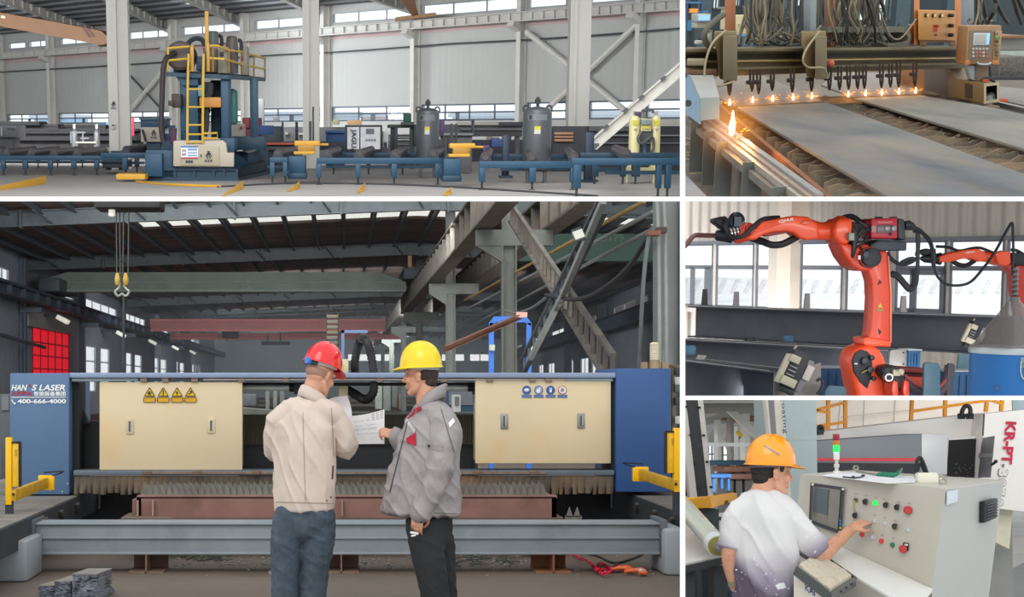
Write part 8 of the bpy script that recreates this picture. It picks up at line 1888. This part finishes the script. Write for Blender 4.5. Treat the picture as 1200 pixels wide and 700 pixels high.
# pillar with vertical lettering and blue-grey column
t = thing('lettered_panel','white upright machine panel with vertical blue lettering behind the helmet','panel',A(910,600,11)); pb = poly('panel',M('panel_ivory','d8d2c8',.5),[(897,462,11),(917,462,11),(929,600,11),(911,600,11)],(0,.1,0),t)
poly('grey_band',M('band_grey','7c7a7c',.5),[(900,462,10.99),(906.5,462,10.99),(917,600,10.99),(912,600,10.99)],(0,.02,0),t)
text('coating',M('ink_slate','4c5a6c',.5),pb,A(913.6,466.5,10.98),(.07,0,-1),(1,0,.07),42*11/1800,6*11/1800,spacing=1.1,bold=.01); text('ma',M('ink_slate','4c5a6c',.5),pb,A(922.5,583,10.98),(.07,0,-1),(1,0,.07),10*11/1800,4*11/1800)
m = MB(); c = A(920,600,11); m.box(c.x-.1,c.x+.1,11,11.2,0,c.z); m.build('panel_foot',M('frame_charcoal','35383a',.5,.1),t)
cg = M('concrete_blue_grey','a0adae',.7,0,.06,2,col2='94a0a4',amt=.4)
m = MB(); a,b = A(916,500,12),A(957,500,12); m.box(a.x,b.x,12,12.8,0,A(930,458,12).z); m.box(a.x-.003,b.x+.003,11.997,12.1,A(930,515.8,12).z,A(930,515.2,12).z); struct('wall_column',m,cg)
# the big white punching machine
mw = M('machine_white','dedbd6',.45,0,.02,2); Ym = 13.5
t = mach = thing('punching_machine','large white punching machine with grey hood, open dark hatch and red and outlined lettering','machine',P.fl(1100,720))
BASE[t.name] = V((5,Ym,0)); t.matrix_world = P.M @ Mx.Translation(BASE[t.name])
B_ = lambda nm,mat,pix,d,D=.03,bev=.004,par=None: poly(nm,mat,[(x,y,Ym+d) for x,y in pix],(0,D,0),par or t,bev)
B_('top_cladding',mw,[(955,508,0),] and [(955,507),(1155,484),(1155,600),(955,600)],.15,.4)
fw_ = B_('front_cladding',mw,[(1153,485),(1215,479),(1215,602),(1135,592),(1149,560)],-.1,.3)
B_('panel_seam',M('seam_dark','4c4a48',.6),[(1153.5,485),(1154.3,485),(1152.8,511),(1152,511)],-.11,.02,0)
hd = B_('grey_hood',M('hood_grey','70757b',.5,.05,.05,2),[(956.5,517),(1080,508.5),(1080,553),(957.5,553)],-.35,.45,.004)
B_('hood_side',M('hood_silver','b8babc',.4,.15,.05,3),[(1080,508.5),(1111,510),(1110,556),(1080,556)],-.3,.4); B_('red_stripe',M('stripe_red','c4303c',.5),[(957,537),(1077,537),(1077,541),(957,540.5)],-.356,.02,.0,hd)
B_('hood_slot',M('slot_black','141c22',.6),[(957,542.5),(1075,543.5),(1075,560),(957,560)],-.36,.02,0,hd)
B_('hatch_frame',mw,[(1111.5,513),(1151,511),(1147,562),(1110.5,561)],.06,.1); B_('hatch_opening',M('hatch_black','0c0c0e',.7),[(1113.5,516),(1148.5,514),(1145,560),(1111.5,559)],.03,.04,0)
m = MB(); c = A(1132,551,Ym); 
for k in range(24): m.obox(c+V((random.uniform(-.1,.1),.02,random.uniform(-.06,.06))),(.014,.008,.006),Mx.Rotation(random.random()*3,3,'Y'))
m.build('hatch_debris',M('debris_grey','4c5052',.6),t)
dr = poly('hatch_door',M('door_grey','7c7c80',.45,.1),[(1148.5,514,Ym),(1166,511,Ym-.5),(1161,560,Ym-.5),(1145,560,Ym)],(0,.02,0),t)
poly('door_rib',M('door_pale','9a9a9c',.45,.1),[(1146.5,531,Ym-.02),(1163.5,531.5,Ym-.52),(1163,536,Ym-.52),(1146,537,Ym-.02)],(0,-.01,0),dr,0)
m = MB(); m.tube([A(1162,545,Ym-.5),A(1165,543,Ym-.6),A(1167,541,Ym-.62)],.012,8); m.ball(A(1167,541,Ym-.62),.016); m.build('door_handle',M('bolt_black','161616',.5),dr)
crm = M('letter_crimson','b8123c',.5)
text('KR-PT',crm,fw_,A(1178.5,494,Ym-.11),(-.13,0,-1),(1,0,-.05),50*Ym/1800,12.5*Ym/1800,bold=.04,ext=.004)
lt = M('letter_outline','7a7878',.5)
text('-',lt,fw_,A(1174,544,Ym-.11),(-.13,0,-1),(1,0,-.05),4*Ym/1800,3*Ym/1800,ext=.004)
for i,ch in enumerate('3070'):
    o = A(1169.5-1.6*i,549.5+11.5*i,Ym-.11); q = text(ch,lt,fw_,o,(-.13,0,-1),(1,0,-.05),9.5*Ym/1800,12*Ym/1800,ext=.003); text(ch,mw,fw_,o+V((.007,0,-.007)),(-.13,0,-1),(1,0,-.05),7.6*Ym/1800,10.2*Ym/1800,ext=.006,name='lettering_fill')
m = MB(); c = A(1143,492,Ym-.02)
for s in (-1,1): m.obox(A(1131.5+5*s,488,Ym),(.05,.06,.05))
m.tube([A(x,y,Ym-.02) for x,y in ((1126.5,487),(1128,481),(1131,476.5),(1135,476.5),(1137,480),(1137,487))],.02,10,4); m.cyl(A(1125,488.5,Ym-.03),A(1140,485.5,Ym-.03),.012); m.build('lifting_shackle',M('shackle_black','1f2022',.45,.3),t,bevel=.004)
m = MB(); m.tube([A(x,y,Ym+.1) for x,y in ((959,508),(959.5,502),(962,500),(964,503),(963,507))],.018,8,3); m.obox(A(961,507,Ym+.1),(.05,.05,.04)); m.build('padlock_shackle',M('shackle_black','1f2022',.45,.3),t)
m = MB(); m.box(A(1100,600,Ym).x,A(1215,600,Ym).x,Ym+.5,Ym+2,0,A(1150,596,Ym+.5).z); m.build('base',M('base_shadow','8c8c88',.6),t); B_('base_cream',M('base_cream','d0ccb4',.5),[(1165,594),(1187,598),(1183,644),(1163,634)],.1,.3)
orr = M('rail_orange','e0941c',.45,0,.03,3); rl = thing('guard_railing','orange guard railing along the top of the white machine','railing',A(1080,490,Ym+.6)); 
for pts in (((970.5,462),(970.5,505)),((990.5,462),(990.5,503.5)),((1069,462),(1067.5,494)),((1108,462),(1107,489)),((1157.5,462),(1155,483)),((1174.5,466),(1173,482))): m = MB(); m.bar(A(*pts[0],Ym+.5),A(*pts[1],Ym+.5),.03,.03,up=(0,1,0)); m.build('post',orr,rl)
for pts in (((955,481),(990,472)),((955,500),(990,495)),((955,481),(970,483.5)),((955,499),(970,501.5)),((1068,482.5),(1157,469.5)),((1157,468),(1175,473.5))): m = MB(); m.bar(A(*pts[0],Ym+.5),A(*pts[1],Ym+.5),.026,.026,up=(0,1,0)); m.build('rail',orr,rl)
struct('wall_right',MB().prism([A(950,455,17),A(1230,455,15.6),A(1230,515,15.6),A(950,515,17)],(0,.2,0)),M('panel_wall_cream','e0d6cc',.6,0,.02,1))
m = MB()
for x,x2 in ((985,982),(1013,1011.5),(1049,1047)): m.bar(A(x,466,16.4),A(x2,503,16.4),.012,.01,up=(0,1,0))
m.bar(A(985,489,16.4),A(1135,474,16),.01,.008); struct('trim_4',m,M('joint_grey','a89e98',.7)); B_('vent_strip',M('vent_blue','9cb0b8',.5),[(1186,462),(1215,462),(1215,479),(1187,481)],.45,.02)
m = MB(); m.prism([P.fl(1150,690,.01),P.fl(1200,660,.01),P.fl(1260,690,.01),P.fl(1180,760,.01)],(0,0,.01)); tag(m.build('floor_mat',M('mat_grey','8a8a8c',.7,0,.1,6)),'dark grey floor mat at the lower right beside the console','mat')
# ---- console
cw_ = M('console_ivory','b9b4a8',.45,0,.03,2,col2='aba598',amt=.35,scale2=3); cs = M('console_side','b4b6b2',.45,0,.03,2)
YL,YR_ = 9.6,8.6
Yk = lambda x: YL+(YR_-YL)*(x-938)/(1108-938)
kp = A(938,556,YL); kn = (A(1108,573,YR_)-kp).cross(V((0,-.12,-1))).normalized(); kn = kn if kn.y < 0 else -kn
K = lambda x,y,d=0: onplane(x,y,kp-kn*d,kn)
t = con = thing('operator_console','beige operator console with screen, rows of buttons and a white ledge','console',P.fl(1050,800)); b0 = K(1020,600); BASE[t.name] = V((b0.x,9.2,0)); t.matrix_world = P.M @ Mx.Translation(BASE[t.name])
def low(p): return V((p.x,p.y,0))
fp = [K(938,556),K(1108,573),K(1092,692),K(930,640)]; bp_ = [A(1176,563,9.4),A(1002,551,10.4),A(1158,705,9.4)]
m = MB(); m.add([fp[0],fp[1],fp[2],fp[3],low(fp[2]),low(fp[3])],[(0,1,2,3),(3,2,4,5)]); fpn = m.build('front_panel',cw_,t)
m = MB(); m.add([fp[1],bp_[0],bp_[2],fp[2],low(bp_[2]),low(fp[2])],[(0,1,2,3),(3,2,4,5)]); sp_ = m.build('side_panel',cs,t)
m = MB(); m.prism([fp[0],fp[1],bp_[0],bp_[1]],(0,0,-.01)); m.build('top_panel',M('console_top','cac6ba',.45,0,.03,2),t,bevel=.004)
def face(nm,mat,pix,d=-.006,D=.006,par=fpn,bev=0): m = MB(); m.prism([K(x,y,d) for x,y in pix],(0,D,0)); return m.build(nm,mat,par,bevel=bev)
sf = face('screen_frame',M('screen_rim','3a3c40',.5),[(950.5,566),(989.5,571.5),(985.5,626.5),(948.5,613.5)],-.015,.015)
face('screen',M('screen_olive','6c675a',.15,0,.1,8,coat=.5),[(953,570),(985,574.5),(981.5,621),(951.2,610)],-.019,.006,sf); face('screen_window',M('screen_slate','4c565c',.2),[(954,571.5),(971,574),(969,604),(952.5,599)],-.022,.004,sf)
for x,y in ((952,568),(987.5,573.5),(949.7,611),(984,624)): c = K(x,y,-.02); m = MB(); m.cyl(c,c-V((0,.008,0)),.008,seg=10); m.build('screen_bolt',M('zinc_white','d0d0cc',.4,.3),sf)
for y,c_ in ((609,'3c78b0'),(613,'3c78b0'),(617.5,'c0a030')): face('screen_button',M('sbtn_'+c_,c_,.5),[(984,y),(986,y+.5),(985.8,y+3),(983.8,y+2.5)],-.02,.006,sf)
bk = M('knob_satin_black','1b1b1d',.4); gy = M('cap_lavender_grey','b0b2bc',.4); fn = Mx.Rotation(-.55,3,'Z') @ V((0,-1,0))
def btn(x,y,r,h,mat,nm,mush=False):
    c = K(x,y); k = r*Yk(x)/1800; m = MB(); m.rev([(k,0),(k,.8),(k*.85,1)],c-V((0,0,0)),c+V((-.25,-1,0)).normalized()*h,18)
    o = m.build(nm,mat,fpn)
    return o
def selector(x,y): 
    o = btn(x,y,3,.012,bk,'selector_switch'); c = K(x,y)+V((-.25,-1,0)).normalized()*.02; m = MB(); m.obox(c,(.012,.03,.035),Mx.Rotation(.25,3,'Y')); m.build('switch_lever',bk,o,bevel=.003)
for q in ((1013.5,588),(1037.5,592),(1050.5,594.5),(1048,617),(1001.5,604)): selector(*q)
o = btn(1002.5,586,2.4,.02,M('lock_bronze','5c5448',.4,.5),'key_switch'); m = MB(); c = K(1000.8,590,-.03); m.obox(c,(.012,.004,.03)); m.tube([c+V((.005*math.cos(a),0,-.03+.012*math.sin(a))) for a in [2*PI*k/12 for k in range(13)]],.002,6); m.build('key',M('key_brass','a89468',.35,.6),o)
btn(1025.5,590,3.2,.014,emitM('lamp_green','10d848',.9),'green_lamp'); rdm = M('button_red','d0222c',.35,0,.02); btn(1063.5,598,4.8,.035,M('mushroom_red','b42c30',.4),'stop_button')
for x,y in ((1024.8,610.6),(1036.8,613.6),(1064.3,621),(1022.5,630)): btn(x,y,2.5,.008,gy,'blank_cap')
for x,y in ((1010,626.8),(1032.8,634.3)): btn(x,y,2.8,.016,rdm,'red_button')
btn(1045.7,638.8,2.8,.016,M('button_green','1c7048',.4),'green_button'); face('stop_plate',bk,[(1059,636),(1065,637),(1064.5,646),(1058.5,645)],-.008,.008); face('stop_lettering',M('ink_white','e0e0e0',.5),[(1060,637.5),(1064,638),(1064,640),(1060,639.5)],-.01,.002); btn(1058,643.5,4.6,.035,M('mushroom_red','b42c30',.4),'stop_button')
for x,y in ((1003,579),(1015,581),(1026,583),(1036,585),(1053,589),(1066,590),(1002,599),(1025,604),(1037,607),(1049,610),(1034,627),(1047,631),(1023,624)): face('button_caption',M('caption_grey','88847c',.7),[(x-1.6,y-.4),(x+1.6,y-.1),(x+1.6,y+.5),(x-1.6,y+.2)],-.002,.002)
SD = lambda x,y: onplane(x,y,fp[1]+V((.006,-.004,0)),(bp_[0]-fp[1]).cross(fp[2]-fp[1]).normalized())
m = MB(); m.prism([SD(1109.5,576),SD(1121.5,574),SD(1121,588),SD(1109,592)],(.004,-.004,0)); lb = m.build('data_label',M('label_pale_blue','d4dae4',.5,0,.05,30),sp_)
m = MB(); m.prism([SD(1148,588),SD(1163,584),SD(1162,607),SD(1147,613)],(.02,-.03,0)); fan = m.build('fan_grille',M('grille_black','26272a',.5),sp_,bevel=.004); m = MB()
for k in range(6): m.bar(SD(1149,591+3.4*k)+V((.024,-.038,0)),SD(1161.5,587.5+3.4*k)+V((.024,-.038,0)),.006,.004)
m.build('grille_bars',M('grille_grey','4a4c50',.5),fan)
lg = M('ledge_white','dcdcd6',.4,0,.03,3)
L0,L1,L2_,L3 = K(986,641,-.004),K(1093,690,-.004),A(1071,716,8.25),A(970,656,8.9); m = MB(); m.prism([L0,L1,L2_,L3],(0,0,-.02)); m.build('ledge',lg,t,bevel=.004)
m = MB(); q = [L3-V((0,0,.02)),L2_-V((0,0,.02))]; m.add([q[0],q[1],low(q[1]),low(q[0])],[(0,1,2,3)]); m.build('lower_front',cw_,t)
# pull-out tray with dusty keyboard cover
t = thing('keyboard_tray','pull-out metal tray with a dusty keyboard cover in front of the console','tray',A(965,680,8.4)); q = [A(932,666,8.2),A(973,698,8.0),A(1002,679,8.6),A(958,648,8.9)]
m = MB(); m.prism([p-V((0,0,.03)) for p in q],(0,0,.01)); m.build('tray_base',M('tray_steel','9ca09c',.4,.3),t)
for a,b in ((q[0],q[1]),(q[1],q[2]),(q[2],q[3])): m = MB(); m.bar(a-V((0,0,.012)),b-V((0,0,.012)),.012,.05); m.build('tray_rail',M('rail_dark_grey','585c5c',.4,.3),t)
m = MB(); cen = sum(q,V())/4; e = [p.lerp(cen,.12) for p in q]; g = [[e[0].lerp(e[1],i/10).lerp(e[3].lerp(e[2],i/10),j/8)+V((0,0,.02+.012*mnoise.noise(V((i*.6,j*.7,3)))+(0 if i in (0,10) or j in (0,8) else .012))) for i in range(11)] for j in range(9)]; m.sheet(g,(0,0,-.03)); m.build('keyboard_cover',M('cover_dusty','c8bda8',.6,0,.06,20,col2='a08c70',amt=.4,scale2=24),t)
m = MB(); 
for k in range(3): m.obox(q[1].lerp(q[2],.35+.22*k)+V((0,-.01,-.01)),(.02,.01,.012))
m.build('rail_slots',M('bolt_black','161616',.5),t)
m = MB(); p0,p1 = A(930,670,8.25),A(974,703,8.05); m.add([p0,p1,low(p1),low(p0)],[(0,1,2,3)]); cf = m.build('cabinet_front',M('cabinet_cream','d8cec0',.45,0,.02),t)
text('KAE',M('ink_blue','344c84',.5),cf,A(943,692,8.15),(1,-.1,-.62),(0,0,1),16*8.1/1800,8*8.1/1800,bold=.03,ext=.012)
# things on the console top
top = lambda x,y,dz=0: onplane(x,y,fp[0]+V((0,0,dz)),(fp[1]-fp[0]).cross(bp_[1]-fp[0]).normalized())
c = top(980.5,555); t = thing('signal_tower','signal tower with red, amber and lit green segments on the console','signal lamp',c); z = 1/1800*c.y
hts = [(0,3,4,'d8d4cc','foot',0),(3,9,2.2,'d4cfc4','stem',0),(7,11,3.2,'d4cfc4','joint',0),(11,16,2,'d4cfc4','stem',0),(16,25,3.6,'e0e0de','white_housing',0),(25,33,3.7,'18e850','green_lens',1.2),(33,38.5,3.7,'c07418','amber_lens',.1),(38.5,46,3.7,'98182c','red_lens',.05)]
for a,b,r,c_,nm,em in hts: m = MB(); m.cyl(c+V((0,0,a*z)),c+V((0,0,b*z)),r*z,seg=20); m.build(nm,M('tower_'+c_,c_,.35,emit=em),t,bevel=.0015)
def eye(x,y,r,l): c = top(x,y); t = thing('eye_bolt',l,'bolt',c); k = c.y/1800; m = MB(); m.tube([c+V((r*k*math.cos(a),0,r*k*1.15+r*k*math.sin(a))) for a in [2*PI*i/20 for i in range(21)]],.0065,8); m.build('eye_ring',M('bolt_silver','a8a498',.3,.7),t); m = MB(); m.cyl(c-V((0,0,.001)),c+V((0,0,.014)),.012,seg=12); m.build('bolt_collar',M('bolt_silver','a8a498',.3,.7),t)
eye(1003,552,2.6,'pale eye bolt on the console left of the green tool'); eye(1105,569,3.8,'silver eye bolt on the near corner of the console top')
m = MB(); m.prism([top(x,y,.003) for x,y in ((963,558),(985,553),(1074,559),(1072,566),(1040,567))],(0,0,.002)); tag(m.build('paper_sheet',M('paper_bright','f0f2f4',.6)),'white paper lying on the console top under the green tool','paper')
c = top(1043,559); t = thing('riveting_tool','green-handled hand tool lying on the papers on the console','tool',c); k = c.y/1800
m = MB(); m.limb([top(1029,557,.012),top(1036,556,.02),top(1046,557,.02),top(1053,554,.035),top(1057,549,.045)],[(.012,.02),(.016,.02),(.014,.016),(.012,.014),(.005,.006)],14,4); m.build('tool_handle',M('tool_green','0c7858',.4,0,.1,20),t); m = MB(); m.tube([top(1028,557,.012),top(1016,555,.01),top(1004,553,.012)],.006,8,3); m.build('tool_shaft',M('bolt_silver','a8a498',.3,.7),t)
m = MB(); m.tube([top(988,559,.01),top(996,560,.01),top(1003,560,.012),top(1010,559,.01),top(1013,557,.01)],.005,6,3); m.ball(top(1000,560,.012),.012); m.ball(top(1011,558,.012),.01); tag(m.build('wire_bits',M('wire_black','2a2a2c',.5)),'short black wire with a clip lying on the console paper','wire')
c = top(1086,566); t = thing('tape_roll','block-like roll of cream tape on the console top','tape',c); m = MB(); m.obox(c+V((0,0,.028)),(.115,.09,.056),Mx.Rotation(-.15,3,'Z')); m.build('tape_body',M('tape_cream','e0dccc',.5,0,.02),t,bevel=.006); m = MB(); m.obox(c+V((0,0,.0575)),(.1,.075,.004),Mx.Rotation(-.15,3,'Z')); m.build('tape_top',M('tape_white','ecead8',.5),t)
c = top(1080,563); t = thing('stapler_clamp','black spring clamp standing behind the cream tape on the console','clamp',c); k = c.y/1800; Z = lambda x,y: c+V(((x-1080)*k,0,(563-y)*k))
m = MB(); m.tube([Z(1074,553),Z(1075,541),Z(1079,537),Z(1083,545),Z(1087,557)],.012,8,4); m.tube([Z(1076,552),Z(1079,543),Z(1083,554)],.008,8,3); m.tube([Z(1074,556),Z(1086,558)],.01,8); m.obox(Z(1079,560),(.06,.04,.04)); m.build('clamp_body',M('shackle_black','1f2022',.45,.3),t)
# ---- operator
Y0 = 8.6; pp = lambda x,y,d=0: A(x,y,Y0+d)
t = thing('person','worker in orange helmet and paint-splashed tie-dyed shirt pressing a console button','person',V((pp(893,850).x,Y0,0)))
fw = V((.8,.6,0)).normalized(); hR = frame((.99,.14,0),.03,0); hc = pp(905,555); hk_ = 1.03
m = MB(); h = head(m,hc,hR,hk_)
m.limb([pp(889,592,.0),pp(893,578),pp(901,560)],[(.08,.075),(.066,.066),(.06,.064)],18,4,fw); m.limb([pp(892,760),pp(892,690),pp(891,630),pp(890,595)],[(.15,.1),(.15,.105),(.16,.105),(.09,.07)],18,4,fw)
for x,d in ((880,-.05),(902,.08)): m.limb([pp(x,720,d),pp(x,785,d),pp(x,842,d)],[.08,.06,.045],14,4)
yb = K(1006,612).y-Y0-.03
m.limb([pp(930,613,-.04),pp(944,636,-.02),pp(959,655,.06),pp(978,638,yb*.55),pp(1000,619,yb-.08)],[.052,.05,.044,.04,.028],16,6)
m.limb([pp(862,610,-.0),pp(856,640,.0),pp(855,660,.02),pp(862,690,.06)],[.05,.046,.042,.03],14,5)
hand(m,pp(1000,619,yb-.1),(.82,.42,.38),(-.35,-.55,.75),1,(.3,.38,.45,.5),.95,.4)
b = m.build('body',skinM,t,clip=False); remesh(b,.0055,2)
m = MB(); s_ = Placed(m,hc,hR,hk_); s_.ball((0,-.036,.02),(.0755,.083,.075)); s_.ball((0,-.062,-.02),(.06,.05,.055))
for s in (-1,1): s_.limb([(s*.066,.026,.04),(s*.069,.024,.014)],[(.008,.016),(.005,.009)])
m.build('hair',hairM,t); face_parts(h,t)
om = M('helmet_orange','f59a0c',.25,0,.02,5,coat=.5); ht = hard_hat(t,hc+hR @ V((0,-.012,.055)),hR,1.06,om,label='shiny orange helmet with small blue lettering',strap='5a5a64')
c = hc+hR @ V((-.0,-.012,.055)); ht_t = bvh(ht)
for i,ch in enumerate('PLANTING'): x0,y0 = 895.5+2.35*i,521.2+1.42*i; patch(ht,((x0,y0),(x0+1.6,y0+.95),(x0+1.2,y0+3.6),(x0-.4,y0+2.6)),3,3,M('helmet_ink','7c8694',.5),'helmet_lettering',.0025,ht_t)
sm_ = bpy.data.materials.new('tie_dyed_shirt'); sm_.use_nodes = True; nt = sm_.node_tree; N = nt.nodes; L = nt.links; bs_ = N['Principled BSDF']; bs_.inputs['Roughness'].default_value = .85
tc = N.new('ShaderNodeTexCoord'); sx = N.new('ShaderNodeSeparateXYZ'); L.new(tc.outputs['Object'],sx.inputs[0]); nz = N.new('ShaderNodeTexNoise'); nz.inputs['Scale'].default_value = 6; L.new(tc.outputs['Object'],nz.inputs['Vector'])
ma = N.new('ShaderNodeMath'); ma.operation = 'MULTIPLY_ADD'; L.new(nz.outputs['Fac'],ma.inputs[0]); ma.inputs[1].default_value = .16; L.new(sx.outputs['Z'],ma.inputs[2]); cr_ = N.new('ShaderNodeValToRGB'); mr = N.new('ShaderNodeMapRange'); L.new(ma.outputs[0],mr.inputs[0])
zA,zB = pp(880,700).z+.08,pp(880,640).z+.08; mr.inputs[1].default_value = zA; mr.inputs[2].default_value = zB; 
lo_ = mr.outputs[0]
for p0,p1,a_,b_ in (((930,613),(958,642),.055,.2),((872,612),(852,630),.09,.18)):
    ax = (pp(*p1)-pp(*p0)).normalized(); o_ = pp(*p0)-BASE[t.name]; dn = N.new('ShaderNodeVectorMath'); dn.operation = 'DOT_PRODUCT'; L.new(tc.outputs['Object'],dn.inputs[0]); dn.inputs[1].default_value = ax
    nn = N.new('ShaderNodeMath'); nn.operation = 'MULTIPLY_ADD'; L.new(nz.outputs['Fac'],nn.inputs[0]); nn.inputs[1].default_value = -.06; L.new(dn.outputs['Value'],nn.inputs[2]); q = N.new('ShaderNodeMapRange'); L.new(nn.outputs[0],q.inputs[0]); q.inputs[1].default_value = o_.dot(ax)+b_; q.inputs[2].default_value = o_.dot(ax)+a_
    mn = N.new('ShaderNodeMath'); mn.operation = 'MINIMUM'; L.new(lo_,mn.inputs[0]); L.new(q.outputs[0],mn.inputs[1]); lo_ = mn.outputs[0]
L.new(lo_,cr_.inputs[0]); cr_.color_ramp.elements[0].color = lin('5c5264')+(1,); cr_.color_ramp.elements[1].color = lin('d4d2d1')+(1,); em_ = cr_.color_ramp.elements.new(.4); em_.color = lin('9c94a4')+(1,)
vo = N.new('ShaderNodeTexNoise'); vo.inputs['Scale'].default_value = 38; vo.inputs['Detail'].default_value = 3; L.new(tc.outputs['Object'],vo.inputs['Vector']); m2 = N.new('ShaderNodeMapRange'); L.new(vo.outputs['Fac'],m2.inputs[0]); m2.inputs[1].default_value = .69; m2.inputs[2].default_value = .71
mx = N.new('ShaderNodeMixRGB'); L.new(m2.outputs[0],mx.inputs[0]); L.new(cr_.outputs[0],mx.inputs[1]); mx.inputs[2].default_value = lin('dcdcde')+(1,); L.new(mx.outputs[0],bs_.inputs['Base Color'])
m = MB(); m.limb([pp(896,722),pp(896,690),pp(894,650),pp(891,618),pp(890,600),pp(892,587),pp(894,578)],[(.195,.14),(.19,.14),(.195,.15),(.195,.14),(.18,.12),(.12,.095),(.075,.075)],28,5,fw,cap=.1)
m.limb([pp(862,606,-.0),pp(875,595),pp(894,588),pp(915,595,-.02),pp(929,608,-.04)],[.07,.075,.08,.08,.075],18,4,fw)
m.limb([pp(927,608,-.04),pp(936,621,-.04),pp(946,633,-.03),pp(955,641,.0)],[.08,.082,.084,.086],18,4,cap=.15)
m.limb([pp(861,605),pp(858,622),pp(855,641)],[.068,.064,.06],18,4,cap=.15)
sh_ = m.build('t_shirt',sm_,t,base=None,clip=False); remesh(sh_,.007,3,fabric(.010,(5,5,3.5),.011,(8,8,5),9))
trs = bvh(sh_); random.seed(6); sw_ = M('splash_white','e4e4e6',.7)
for x,y,r in ((916,687,5.5),(945,629,2.6),(960,620,1.2),(863,668,1.4),(884,655,1),(908,680,1.1),(924,690,1.4),(869,671,1),(898,690,1),(955,630,.9)):
    n = 9; 
    for k in range(3 if r > 2 else 1): x_,y_ = x+random.uniform(-r,r)*.4*(k > 0),y+random.uniform(-r,r)*.3*(k > 0); patch(sh_,((x_-r,y_-r*.3),(x_+r*.5,y_-r*.6),(x_+r,y_+r*.4),(x_-r*.4,y_+r*.7)),4,4,sw_,'paint_splash',.002,trs)
m = MB(); m.limb([pp(895,705),pp(894,740)],[(.185,.135),(.18,.13)],20,3,fw)
for x,d in ((880,-.05),(903,.08)): m.limb([pp(x,725,d),pp(x,785,d),pp(x,843,d)],[.1,.085,.075],16,4)
tp = m.build('trousers',M('trousers_navy','30323c',.9,0,.1,12),t,clip=False); remesh(tp,.009,2)
for x,d in ((880,-.05),(903,.08)): shoe(t,V((pp(x,850).x,Y0+d,0)),fw,M('shoe_black','211f1e',.5))
m = MB(); hand(m,pp(861,686,.05),(.25,.15,-1),(-.6,-.7,-.1),1,(.5,.5,.55,.6),1.12,.5); g_ = m.build('work_glove',M('glove_navy','2c3850',.85,0,.15,30),t,clip=False); remesh(g_,.006,2)
m = MB(); m.cyl(pp(860,679,.04),pp(861.5,685,.05),.036,.04,16); m.build('glove_cuff',M('cuff_tan','8c7c68',.85),g_)
